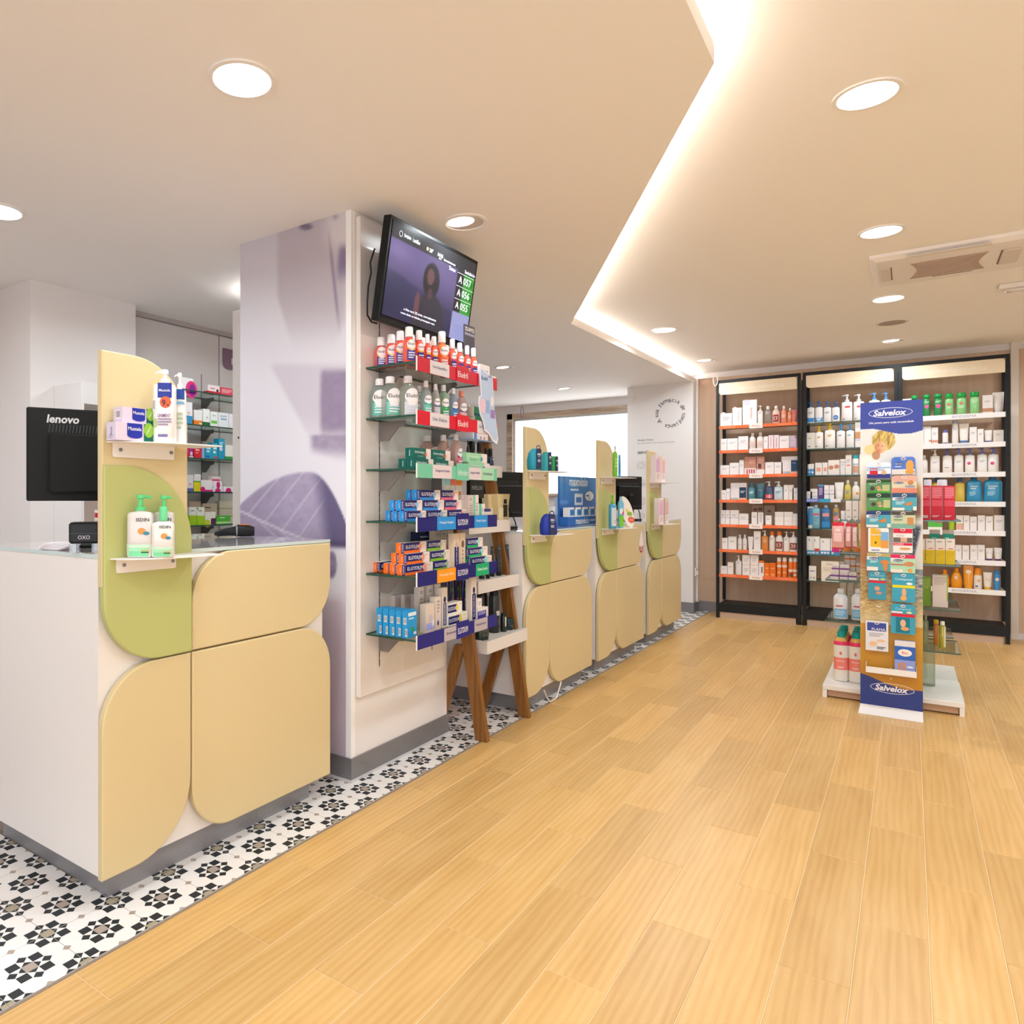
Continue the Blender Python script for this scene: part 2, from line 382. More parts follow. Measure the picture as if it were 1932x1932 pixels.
struct(MB().box(-1.806, -1.790, 8.08, 8.155, 0.1, ZH-.05, M('f2efee', .4)).build('trim_4'))
YW = 8.62
wx0, wx1, wz0, wz1 = onY(956.5, 800, 8.60)[0], -2.40, 1.26, 2.315
bw = MB().box(-5.5, wx0, YW, YW+.12, 0, ZL, PLASTER).box(wx1, -1.7, YW, YW+.12, 0, ZL, PLASTER).box(wx0, wx1, YW, YW+.12, 0, wz0, PLASTER).box(wx0, wx1, YW, YW+.12, wz1, ZL, PLASTER)
struct(bw.build('wall_window'))
struct(MB().box(2.6, 2.72, -2.6, 8.3, 0, ZH, PLASTER).build('wall_right'))
struct(MB().box(-4.8, -1.5, -2.72, -2.6, 0, ZH, PLASTER).box(-1.5, 2.7, -2.72, -2.6, 2.40, ZH, PLASTER).box(-1.5, 2.7, -2.72, -2.6, 0, .12, PLASTER).build('wall_front'))
sf = struct(put('added_fill_window', None))  # invented glazing out of view, added to brighten ceiling and walls
for i in range(3):
    x0 = -1.5+1.367*i; x1 = x0+1.367; FR = M('3a3c3e', .4, .6)
    MB().box(x0+.03, x1-.03, -2.67, -2.66, .15, 2.37, M('e6f0ff', .3, emit=FILL_E)).build('window_pane', sf)  # glowing fill pane, no window known on this wall
    MB().box(x0, x0+.03, -2.70, -2.62, .12, 2.40, FR).box(x1-.03, x1, -2.70, -2.62, .12, 2.40, FR).box(x0+.03, x1-.03, -2.70, -2.62, .12, .15, FR).box(x0+.03, x1-.03, -2.70, -2.62, 2.37, 2.40, FR).build('window_frame', sf)
LW = MB().box(-4.25, -3.895, 1.99, 2.665, 0, ZL, PLASTER).box(-4.7, -4.25, -2.6, 1.99, 0, ZL, PLASTER)
struct(LW.build('wall_left_pier'))
wl = struct(MB().box(-4.7, -4.045, 2.665, 5.3, 0, ZL, M('d9d2d0', .6)).build('wall_left'))
struct(MB().box(-5.5, -5.4, 5.2, 8.8, 0, ZL, PLASTER).box(-5.5, -4.7, 5.2, 5.3, 0, ZL, PLASTER).build('wall_left_far'))
yseam = onX(413, 700, -4.03)[1]
for a, c in ((2.672, yseam-.006), (yseam+.006, 5.2)):
    MB().cbox(-4.045, -4.025, a, c, .05, ZL-.03, M('ddd6d4', .45), .002).build('wall_panel', wl)
struct(MB().box(-4.045, -4.0, 2.665, 5.2, ZL-.028, ZL, M('b8aea9', .6)).build('trim_5'))
# ---- window
win = put('window_1', None); struct(win)
MB().box(wx0-.0, wx0+.075, YW-.02, YW+.1, wz0, wz1, MARBLE).build('window_frame', win)
MB().box(wx0, wx1, YW-.02, YW+.1, wz1-.07, wz1, MARBLE).build('window_frame', win)
MB().box(wx0, wx1, YW-.05, YW+.1, wz0-.03, wz0, MARBLE).build('window_sill', win)
MB().box(wx0+.075, wx0+.10, YW+.02, YW+.09, wz0, wz1-.07, M('d5d6da', .4)).box(wx0+.10, wx1, YW+.02, YW+.09, wz1-.095, wz1-.07, M('cfd6d6', .4)).build('window_sash', win)
def frosted():
    m = bpy.data.materials.new('frosted_daylit_glass'); m.use_nodes = True; nt = m.node_tree; b = nt.nodes['Principled BSDF']
    tc = nt.nodes.new('ShaderNodeTexCoord'); mp = nt.nodes.new('ShaderNodeMapping'); mp.inputs['Scale'].default_value = (1.1, 1, 2.6)
    n = nt.nodes.new('ShaderNodeTexNoise'); n.inputs['Scale'].default_value = 1.3; n.inputs['Detail'].default_value = 3
    cr = nt.nodes.new('ShaderNodeValToRGB'); cr.color_ramp.elements[0].color = (.42, .50, .58, 1); cr.color_ramp.elements[1].color = (1, 1, 1, 1); cr.color_ramp.elements[0].position = .2; cr.color_ramp.elements[1].position = .5
    nt.links.new(tc.outputs['Object'], mp.inputs[0]); nt.links.new(mp.outputs[0], n.inputs['Vector']); nt.links.new(n.outputs['Fac'], cr.inputs[0])
    nt.links.new(cr.outputs[0], b.inputs['Emission Color']); b.inputs['Emission Strength'].default_value = 2.2; b.inputs['Base Color'].default_value = (.5, .5, .5, 1); b.inputs['Roughness'].default_value = .3
    return m
MB().box(wx0+.10, wx1, YW+.05, YW+.06, wz0, wz1-.095, frosted()).build('window_pane', win)
# ---- column with printed mural
cm = M('e6e1e0', .5)
col = struct(MB().box(-2.563, -1.88, 2.333, 3.11, 0, ZL, cm).build('wall_column'))
struct(MB().box(-2.571, -1.872, 2.325, 3.118, 0, .10, GREYBASE).box(-2.571, -1.868, 2.320, 3.122, 0, .012, M('c9c5c5', .5)).build('baseboard_column'))
def mural(u, v):
    zc = 3.406+(3.005-3.406)*u; x = 453+203*u; z = v*(ZL-.10)+.10; y = 940-(z-1.2)*1337/zc
    n = vnoise(x/9, y/9, 1)*.6+vnoise(x/3, y/3, 2)*.4
    c = mix3(hx('c9c3cb'), hx('dedbe3'), sm(430, 800, y)); c = mix3(c, hx('e2e0e8'), sm(500, 455, x)*.3*sm(600, 800, y))
    # pale hanging leaf at the top
    lx = 530+max(0, (y-560))*.30; rx = 655-max(0, y-600)*.35
    k = sm(lx-5, lx+7, x)*sm(675, 560, y)*(1-sm(rx-8, rx+10, x)); c = mix3(c, hx('b5abb3'), .85*k)
    if y < 640:
        sx = 626+ (y-430)*.10; k = math.exp(-((x-sx)/2.6)**2)*sm(425, 445, y)*sm(640, 560, y); c = mix3(c, hx('7d6c86'), .75*k)
        k = sm(0, 1, 1-((x-585)/17)**2-((y-427)/9)**2); c = mix3(c, hx('6b647c'), k)
        k = sm(604, 640, x)*sm(475+(x-600)*.5, 440, y)*.9; c = mix3(c, hx('d6ced0'), k)
        k = sm(638, 650, x+(y-480)*.08)*sm(452, 475, y)*sm(545, 495, y); c = mix3(c, hx('76688a'), .85*k)
        k = math.exp(-((x-638)/5)**2-((y-408)/5)**2); c = mix3(c, hx('80738c'), .6*k)
    # middle leaf
    lx = 517+max(0, y-692)*.55; k = sm(lx-5, lx+8, x)*sm(678, 696, y)*sm(870, 770, y); c = mix3(c, hx('bdb3c0'), .55*k)
    lx = 611+.00035*(y-760)**2; k = sm(lx-5, lx+6, x)*sm(690, 706, y)*sm(835, 800, y); c = mix3(c, hx('857593'), (.72+.2*n)*k)
    k = sm(588, 602, x)*sm(817, 824, y)*sm(862+(x-600)*.3, 838, y); c = mix3(c, hx('8c7d99'), (.6+.3*n)*k)
    # large veined leaf
    top = 890+ ((x-592)/139)**2*62 if x < 592 else 890+((x-592)/64)**2*95
    bot = 1024+(x-453)*.05
    k = sm(top-3, top+4, y)*sm(bot+6, bot-6, y)
    if k > 0:
        q = mix3(hx('8f82a0'), hx('b0a5bd'), .35+.5*n-.25*sm(560, 470, x)); dk = sm(592, 622, x-(y-900)*.12); q = mix3(q, hx('5c5478'), dk*.95)
        mv = abs(y-(964+(x-453)*.42)); q = mix3(q, hx('dcd6e2'), .8*math.exp(-(mv/2.3)**2)*(1-dk))
        for x0, sl in ((470, -1.1), (505, -1.25), (540, -1.35), (572, -1.5), (490, .9), (530, .8)):
            yy = 964+(x0-453)*.42; d = (y-yy)*1.0-(x-x0)*sl*(1 if sl > 0 else 1); ok = (sl < 0 and y < yy) or (sl > 0 and y > yy)
            if ok: q = mix3(q, hx('d2cbda'), .5*math.exp(-(d/2.6)**2)*(1-dk))
        c = mix3(c, q, k)
    k = math.exp(-((y-(1024+(x-600)*.04))/5)**2)*sm(590, 610, x); c = mix3(c, hx('4d4468'), .8*k)
    k = sm(0, .5, 1-((x-632)/10)**2-((y-1066)/30)**2); c = mix3(c, mix3(hx('75688c'), hx('a79cb5'), n), k)
    c = mix3(c, hx('b9aab9'), sm(1090, 1200, y)*.9); return c
me = inkgrid(80, 260, .655, ZL-.10, mural, printed('mural_print', .5))
put('mural', me, col, (-2.5635+.3275, 2.3322, .10))
MB().box(-1.908, -1.8795, 2.3325, 2.36, .1, ZL, M('f1efee', .45)).build('corner_trim', col)
# ---- lettering on the white wall
INK = M('5b5560', .6); INK2 = M('9a939c', .6)
b = MB(); s = 'A sua farmácia de confiança ·'; cxw, czw = -2.035, 2.107; r_ = .137
for i, ch in enumerate(s):
    if ch == ' ': continue
    a = 215-360*i/len(s); tv, tf, tw, th = text_mesh(ch, .01); sc = .060
    b.text(ch, cxw+r_*math.cos(R(a)), czw+r_*math.sin(R(a)), tw*sc*1.05, th*sc*1.05, 7.9492, INK, rot=a-90)
def lefttext(b, s, px, py, h, mat, Y=7.9492, bold=.008):
    P = onY(px, py, 7.95); tv, tf, tw, th = text_mesh(s, bold); w = h*tw/th; b.text(s, P[0]+w/2, P[2], w, h, Y, mat, bold=bold); return b
lefttext(b, 'Direção Técnica', 1203, 831, .022, INK); lefttext(b, 'Dra. Joana Cristina Calvo Raposo de Carvalho', 1203, 837, .019, INK2, bold=0)
lefttext(b, 'SERVIÇOS', 1203, 855, .034, M('3c3640', .6), bold=.02)
lefttext(b, 'Análises e Rastreio Bioquímico', 1210, 914, .019, INK2, bold=0)
for py in (878, 912, 945, 975):
    P = onY(1203, py, 7.95); q = rpoly(P[0], P[0]+.075, P[2]-.035, P[2]+.035, .012, .012, .012, .012, 3)
    for i in range(len(q)):
        (x0, z0), (x1, z1) = q[i-1], q[i]; L = math.hypot(x1-x0, z1-z0)
        if L > 0: nx, nz = -(z1-z0)/L*.0016, (x1-x0)/L*.0016; b.poly([(x0-nx, z0-nz), (x1-nx, z1-nz), (x1+nx, z1+nz), (x0+nx, z0+nz)], 7.9492, INK2)
    hc = [(P[0]+.0375+.0016*16*math.sin(t)**3, P[2]+.0016*(13*math.cos(t)-5*math.cos(2*t)-2*math.cos(3*t)-math.cos(4*t))) for t in [2*math.pi*i/24 for i in range(24)]]
    for i in range(24):
        (x0, z0), (x1, z1) = hc[i-1], hc[i]; L = math.hypot(x1-x0, z1-z0)+1e-9; nx, nz = -(z1-z0)/L*.0014, (x1-x0)/L*.0014
        b.poly([(x0-nx, z0-nz), (x1-nx, z1-nz), (x1+nx, z1+nz), (x0+nx, z0+nz)], 7.9490, INK2)
b.build('wall_lettering', pw)
sw = thing('wall_socket', 'small white socket on the white wall edge beside the oak wall', 'socket', (-1.806, 8.05, .42))
MB().cbox(0, .012, -.03, .03, -.045, .045, M('f4f2f0', .3), .003).build('plate', sw); MB().box(.012, .03, -.015, .015, -.03, .01, M('e8e4e2', .3)).build('plug', sw)
# ---- hanging rings
def hang_ring(x, y, z, h, w, mat, label):
    pts = [(x+w*math.sin(2*math.pi*i/20), y, z+h*math.cos(2*math.pi*i/20)) for i in range(21)]
    tag(MB().tube(pts, .004, mat, 6, False).build('hanging_ring', smooth=60), label, 'ring')
hang_ring(-1.552, 7.74, 2.385, .060, .020, M('e6e3e6', .3), 'thin white ring hanging at the corner of the left wall unit')
P = onY(985, 778, 8.4); hang_ring(P[0], 8.4, P[2], .075, .018, M('7d5f8f', .4), 'thin purple ring hanging in front of the marble window frame')
# ================================================================== CEILING FITTINGS
def downlight(x, y, z, r, label, tilt=0):
    t = thing('downlight', label, 'ceiling light', (x, y, z), 0, 'round recessed ceiling downlights')
    MB().loft([(-.006, r, r, 2), (-.006, r*.86, r*.86, 2), (-.0005, r*.86, r*.86, 2)], M('f0ece8', .35), 32, cap=False).loft([(0, r, r, 2), (-.006, r, r, 2)], M('f0ece8', .35), 32, cap=False).build('trim_ring', t, smooth=40)
    lens = MB().loft([(-.0012, r*.84, r*.84, 2), (-.0008, r*.84, r*.84, 2)], M('c9bdb4', .35) if tilt else M('fff6ec', .5, emit=5.0), 32).build('reflector' if tilt else 'lens', t)
    if tilt:
        MB().loft([(-.0034, r*.62, r*.48, 2), (-.002, r*.62, r*.48, 2)], M('fff6ec', .5, emit=7.0), 28, ox=-r*.13, oy=-r*.16).build('lamp', t)
    ld = bpy.data.lights.new('downlight_lamp', 'AREA'); ld.shape = 'DISK'; ld.size = r*1.5; ld.energy = LAMP_W*(.85 if tilt else 1); ld.color = LAMP_COL; ld.spread = R(165)
    lo = bpy.data.objects.new('lamp_glow', ld); C.objects.link(lo); lo.parent = t; lo.location = (0, 0, -.012)
    return t
DL = [(-1.547, 1.415, ZL, .098, 'large round downlight above the front of the nearest counter', 0),
      (-3.076, 1.442, ZL, .098, 'round downlight above the staff area behind the nearest counter', 0),
      (-1.565, 2.743, ZL, .098, 'half lit round downlight just right of the television', 1),
      (-3.006, 6.01, ZL, .09, 'small tilted downlight right of the red labelled glass shelves', 1),
      (-3.048, 7.582, ZL, .09, 'small tilted downlight just above the window', 1),
      (-.112, 2.836, ZH, .098, 'largest round downlight at upper right of the raised ceiling', 0),
      (-.114, 4.33, ZH, .098, 'round downlight nearest the air conditioner on its camera side', 0),
      (-.114, 5.817, ZH, .098, 'round downlight just beyond the air conditioner', 0),
      (-.116, 7.405, ZH, .09, 'small tilted downlight nearest the black wall units', 1),
      (-1.538, 5.83, ZH, .095, 'round downlight on the raised ceiling beside the cove edge', 0),
      (-1.56, 7.373, ZH, .09, 'small tilted downlight above the left wall unit', 1),
      (1.33, 2.84, ZH, .098, 'downlight right of the frame, third row', 0), (1.33, 4.33, ZH, .098, 'downlight right of the frame, fourth row', 0), (1.33, 5.82, ZH, .098, 'downlight right of the frame, fifth row', 0), (1.33, 7.3, ZH, .098, 'downlight right of the frame, last row', 0),
      (1.33, 1.35, ZH, .098, 'downlight right of the frame, second row', 0), (-.114, 1.35, ZH, .098, 'downlight above the camera', 0), (-.114, -.15, ZH, .098, 'downlight behind the camera on the raised ceiling', 0), (1.33, -.15, ZH, .098, 'downlight behind the camera at right', 0),
      (-1.55, -.1, ZL, .098, 'downlight behind the camera on the low ceiling', 0), (-3.08, -.1, ZL, .098, 'downlight behind the camera above the staff area', 0),
      (-3.05, 2.95, ZL, .098, 'downlight hidden behind the column', 0), (-3.05, 4.45, ZL, .098, 'downlight above the staff area behind the shelves', 0)]
for a in DL: downlight(*a)
sp = thing('ceiling_speaker', 'round grey ceiling speaker between two downlights', 'speaker', (-.107, 6.62, ZH))
MB().loft([(0, .10, .10, 2), (-.006, .10, .10, 2), (-.006, .085, .085, 2)], M('ddd5cf', .5), 28, cap=False).build('trim_ring', sp, smooth=40)
MB().loft([(-.005, .085, .085, 2), (-.003, .085, .085, 2)], M('ae9c93', .8, bump=.5), 28).build('grille', sp)
# air conditioner cassette
ac = thing('air_conditioner', 'white ceiling cassette air conditioner with brown intake grille', 'air conditioner', (0, 0, ZH))
AW = M('e9e2de', .4)
def azr(pts): return [onZ(1600+p*.17184, 440+q*.17184, ZH-.035) for p, q in pts]
x0, x1, y0, y1 = -.178, .78, 4.74, 5.37
MB().rings([[(x0+i, y0+i, -z), (x1-i, y0+i, -z), (x1-i, y1-i, -z), (x0+i, y1-i, -z)] for i, z in ((0, 0), (.004, .016), (.03, .034), (.05, .036))], AW).build('panel', ac)
g = azr([(640, 340), (1535, 210), (1490, 375), (635, 490)]); gx0 = min(p[0] for p in g); gx1 = max(p[0] for p in g); gy0 = min(p[1] for p in g); gy1 = max(p[1] for p in g)
yc = (gy0+gy1)/2
gp = [(gx0+.02, gy0), (gx1, gy0)]+[(gx1-.03*math.sin(math.pi*i/8), gy0+(gy1-gy0)*i/8) for i in range(1, 8)]+[(gx1, gy1), (gx0+.02, gy1)]+[(gx0+.02+.03*math.sin(math.pi*i/8), gy1-(gy1-gy0)*i/8) for i in range(1, 8)]
MB().prism(gp, -.040, -.0355, M('b49f95', .8), 'XY').build('intake_grille', ac)
for i in range(9):
    yy = gy0+(gy1-gy0)*(i+.5)/9; MB().box(gx0+.05, gx1-.05, yy-.0015, yy+.0015, -.042, -.040, M('c9b8ae', .6)).build('grille_slat', ac)
g = azr([(650, 262), (1570, 130)]); MB().box(g[0][0], g[1][0], g[0][1]-.02, g[0][1]+.02, -.039, -.0355, M('ddd3cc', .4)).build('flap', ac)
MB().box(g[0][0]-.002, g[1][0]+.002, g[0][1]+.02, g[0][1]+.025, -.0375, -.0355, M('8c776c', .6)).build('flap_gap', ac)
for (a, c_) in (((350, 435), (470, 435)), ((1680, 240), (1880, 240))):
    p, q = azr([a, c_]); yy = 5.05
    MB().cbox(p[0], q[0], yy-.14, yy+.14, -.043, -.0355, M('d8cdc6', .45), .004).build('air_outlet', ac); MB().box(q[0] if a[0] < 900 else p[0]-.006, q[0]+.006 if a[0] < 900 else p[0], yy-.14, yy+.14, -.038, -.0355, M('7c685f', .6)).build('outlet_gap', ac)
MB().text('MIDEA', gx0+.25, 0, .12, .02, 0, AW)
MB().box(gx0+.12, gx0+.3, gy1+.02, gy1+.03, -.0375, -.0355, M('8c7a70', .6)).build('status_strip', ac)
em = thing('emergency_light', 'slim clear emergency light on the ceiling beyond the air conditioner', 'emergency light', (.44, 5.90, ZH))
MB().cbox(0, .32, -.06, .06, -.03, 0, M('ece6e2', .3), .006).build('housing', em); MB().cbox(.03, .30, -.035, .035, -.045, -.03, M('e2dbd6', .15, coat=.5), .006).build('diffuser', em)
# ================================================================== SERVICE COUNTERS
CREAM = M('d5c397', .42, bump=.02); CREAM_E = M('ddca98', .45); GREEN = M('b7bb78', .42, bump=.02); CWHITE = M('e6e1dd', .45); KICK = brushed('brushed_steel_kick', '98979b', .4, .5)
SHELFW = M('ece7e4', .35); SCREW = M('8b8b90', .3, .9)
GEDGE = M('0f4a3c', .15, coat=.6)
def plate_glass(b, x0, x1, y0, y1, z0, z1, tint='eef6f3', nm='clear_plate_glass', g=.12):
    return b.box(x0, x1, y0, y1, z0, z1, glass(nm, tint, g), side=GEDGE)
def shelf_bracket(parent, Y0, Y1, Xf, z, p, screws=2):
    """curved steel ledge screwed to the upright panel"""
    out = [(Y0, .004)]+[(Y0+(Y1-Y0)*t, p*math.sqrt(max(0, 1-(1-t)**2))) for t in [i/14 for i in range(1, 15)]]
    poly = [(Xf, Y0), ]+[(Xf+q, y) for y, q in out]+[(Xf, Y1)]
    s = MB().prism(poly, z-.0035, z, SHELFW, 'XY').build('shelf', parent)
    L = Y1-Y0
    fl = MB().prism(rpoly(Y0+.02, Y0+L*.74, z-.045, z-.0035, 0, 0, .006, .006, 3), Xf, Xf+.003, SHELFW, 'YZ').build('shelf_flange', s)
    for yy in ((Y0+.045, Y0+L*.70) if screws == 2 else (Y0+.05,)):
        pts = [(Xf+.003+(.003 if k else 0), 0, 0) for k in (0, 1)]
        MB().rings([[(Xf+a, yy+.0055*math.cos(2*math.pi*i/10), z-.022+.0055*math.sin(2*math.pi*i/10)) for i in range(10)] for a in (.003, .006)], SCREW).build('screw', s)
    return s
def counter(label, Y0, Y1, ys, Xf, top, tall, zseam, kick, depth=.74, z1=None, z2=None):
    t = thing('service_counter', label, 'counter', (0, 0, 0), 0, 'pharmacy service counters')
    th = .022; Xw = Xf-th-.006; zb = .09
    MB().box(Xw-depth, Xw, Y0+.004, Y1-.02, zb, top-.012, CWHITE).build('cabinet', t)
    MB().box(Xw-depth+.06, kick[2], kick[0], kick[1], 0, zb, KICK).build('kickplate', t)
    MB().box(Xw-depth-.01, Xf-.004, Y0+.002, Y1+.002, top-.012, top, M('d4d0d2', .08, coat=.8), side=M('c3d3d3', .2)).build('worktop', t)
    g = .006; r = .17
    def panel(a, c, z0, z1, m, x=Xf, tl=0, tr=0, br=0, bl=0, name='front_panel'):
        P = rpoly(a, c, z0, z1, tl, tr, br, bl, 14); cc = [( (a+c)/2, (z0+z1)/2 )]
        b = MB(); n = len(P); inn = [(cc[0][0]+(u-cc[0][0])*(1-.004/abs(c-a)*2), cc[0][1]+(v-cc[0][1])*(1-.004/abs(z1-z0)*2)) for u, v in P]
        b.rings([[(x-th, u, v) for u, v in P], [(x-.003, u, v) for u, v in P], [(x, u, v) for u, v in inn]], m)
        return b.build(name, t)
    panel(Y0, ys-g/2, zb-.005, zseam-g/2, CREAM, tl=r*1.05, br=r*1.25)
    panel(ys+g/2, Y1, zseam+g/2, top-.014, CREAM, tl=r, br=r)
    panel(ys+g/2, Y1, zb-.005, zseam-g/2, CREAM, tr=r, bl=r)
    up = panel(Y0, ys-g/2-.012, zseam+.24, tall, CREAM, x=Xf-.002, tr=(ys-Y0)*.62, name='display_panel')
    gp = panel(Y0+.002, ys-g/2, zseam+g/2, tall-.335, GREEN, x=Xf+.006, tr=(ys-Y0)*.75, bl=(ys-Y0)*.62, name='green_panel')
    s1 = shelf_bracket(t, Y0+.012, ys+.012, Xf+.0005, z1, .135)
    s2 = shelf_bracket(t, Y0+.02, ys+.012, Xf+.0065, z2, .135)
    return t
CT = [dict(label='nearest white counter with cream and green rounded front panels', Y0=1.165, Y1=2.183, ys=1.487, Xf=-1.865, top=1.034, tall=1.632, zseam=.700, kick=KICKS[0], z1=1.366, z2=1.024),
      dict(label='second white counter from the camera, right of the wooden ladder shelf', Y0=3.648, Y1=4.662, ys=3.972, Xf=-1.69, top=1.014, tall=1.598, zseam=.698, kick=KICKS[1], z1=1.352, z2=.995),
      dict(label='third white counter with a red drop sticker on its front', Y0=4.80, Y1=5.82, ys=5.165, Xf=-1.69, top=1.010, tall=1.598, zseam=.684, kick=KICKS[2], z1=1.345, z2=.990),
      dict(label='farthest white counter beside the white lettered wall', Y0=5.965, Y1=6.98, ys=6.345, Xf=-1.69, top=1.008, tall=1.590, zseam=.688, kick=KICKS[3], z1=1.33, z2=.985)]
for c in CT: counter(**c)
# red drop sticker on the third counter
st = thing('drop_sticker', 'red and white drop shaped sticker on the third counter', 'sticker', (-1.6885, 5.745, .86))
def drop(b, s, y, m, dz=0):
    P = [(.078*math.sin(t)*math.sin(t/2)**1.2, .092*math.cos(t)) for t in [2*math.pi*i/32 for i in range(32)]]
    return b.prism([(p, q) for p, q in P], y, y+.0006, m, 'YZ')
drop(MB(), .115, 0, M('f0e8e4', .4)).build('backing', st)
b = MB(); 
for k, (rr, w) in enumerate(((.054, .017), (.028, .012))):
    vs = []; n = 16
    for i in range(n+1):
        a = R(180+180*i/n); vs += [(.0009, rr*math.cos(a), -.036+rr*1.0*math.sin(a)), (.0009, (rr-w)*math.cos(a), -.036+(rr-w)*1.0*math.sin(a))]
    b.add(vs, [(2*i, 2*i+2, 2*i+3, 2*i+1) for i in range(n)], M('b02a35', .4))
b.build('red_mark', st)
cb = [(-1.70+.0, 3.86+.25*i/14, .09-.10*math.sin(math.pi*i/14)) for i in range(15)]
tag(MB().tube([(x+.02, y, max(.006, z-.0)) for x, y, z in cb], .004, M('e9e4dc', .5), 6).build('cable', smooth=60), 'thin white cable looping below the front of the second counter', 'cable')
# ================================================================== COLUMN SHELVING
Xb = -1.855
bd = thing('slotted_wall_board', 'white slotted backboard with glass shelves on the column', 'shelf board', (Xb, 0, 0))
MB().cbox(-.0245, 0, 2.362, 3.055, .352, 2.40, M('e3dcd8', .32, coat=.3), .004).build('board', bd)
SLOT = M('3a3534', .7)
for yy in (2.500, 2.930):
    b = MB().box(.0002, .0008, yy-.0035, yy+.0035, .46, 2.02, M('8d8582', .5, .4))
    for i in range(46): b.box(.0008, .0014, yy-.002, yy+.002, .47+i*.0335, .47+i*.0335+.022, SLOT)
    b.build('slotted_rail', bd)
SZ = [1.760, 1.542, 1.324, 1.103, .879, .622]; XF = -1.597
STEEL = M('8c8481', .35, .6)
for z in SZ:
    s = plate_glass(MB(), 0.002, XF-Xb, 2.402, 3.10, z-.008, z).build('glass_shelf', bd)
    for yy in (2.500, 2.930):
        P = [(.001, z-.008), (.135, z-.008), (.142, z-.022), (.130, z-.034), (.105, z-.036), (.05, z-.092), (.001, z-.092)]
        MB().prism(P, yy-.0025, yy+.0025, STEEL, 'XZ').build('bracket', s)
STRIPS = [  # colours of the price strips, top shelf first: (y0,y1 fractions, colour, text, text colour)
    ('c8162f', [(0, .14, 'c8162f', None, None), (.14, .36, 'd9d3d6', 'Uso Específico', '4a4a78'), (.36, .56, 'c8162f', None, None), (.74, .85, 'd9d3d6', 'Uso Específico', '4a4a78')], 'Eludril', 'f3e3e3'),
    ('d3112f', [(0, .14, 'd3112f', None, None), (.14, .36, 'dcd6da', 'Uso Diário', '4a4a78'), (.72, .87, 'dcd6da', 'Uso Diário', '4a4a78')], 'Eludril', 'f3e3e3'),
    ('74c4a4', [(.17, .39, 'dccdd2', 'Gengivas Irritadas', '4a4a78'), (.60, .77, 'dccdd2', 'Gengivas Irritadas', '4a4a78'), (.77, .95, 'a5d6b4', 'Ortodontia', '4a5a78')], 'Arthrodont', 'dff2e6'),
    ('1b1c6e', [(.22, .44, '2b8fd8', 'Proteção Gengivas', 'dbe8f5'), (.68, .86, '2b8fd8', 'Proteção Gengivas', 'dbe8f5')], 'ELGYDIUM', 'e9e6f2'),
    ('1b1c6e', [(.22, .44, 'f59a20', 'Prevenção Cáries', 'fbe3c0'), (.70, .88, '19a86e', 'Dentes Sensíveis', 'd5f0e2')], 'ELGYDIUM', 'e9e6f2'),
    ('1d1f7a', [(.30, .52, 'b5abb0', 'Branqueamento', '4a4a70'), (.68, .86, 'b5abb0', 'Branqueamento', '4a4a70')], 'ELGYDIUM', 'e9e6f2')]
for z, (base, segs, brand, tc) in zip(SZ, STRIPS):
    o = put('price_strip', None, None); tag(o, '%s price strip along the %s glass shelf of the column' % ({'c8162f': 'red and white', 'd3112f': 'bright red', '74c4a4': 'mint green', '1b1c6e': 'navy and %s' % ('blue' if z > 1 else 'orange'), '1d1f7a': 'navy and grey'}[base], {1.760: 'top', 1.542: 'second', 1.324: 'third', 1.103: 'fourth', .879: 'fifth', .622: 'lowest'}[z]), 'price strip', 'price strips on the glass shelves')
    o.location = (XF+.002, 2.402, z-.040); o.rotation_euler.z = R(90)      # local x runs along +Y, front faces +X
    L = .70; H = .058
    MB().box(0, L, -.003, 0, 0, H, M(base, .3)).build('strip', o)
    for a, c, colr, tx, tcol in segs:
        if colr == base: continue
        b = MB().box(a*L, c*L, -.0040, -.0030, .001, H-.001, M(colr, .35))
        if tx: b.text(tx, (a+c)/2*L, H*.55, (c-a)*L*.75, .015, -.0044, M(tcol, .5))
        b.build('price_label', o)
    MB().box(-.003, .002, -.0035, .0005, -.001, H+.001, M('efe9e9', .4)).build('strip_end', o)
    MB().box(L*.445, L*.60, -.006, -.0042, -.004, H+.012, M(base, .3)).build('brand_tag', o)
    MB().text(brand, L*.5225, H*.52, L*.125, .026, -.0066, M(tc, .4)).build('brand_lettering', o)
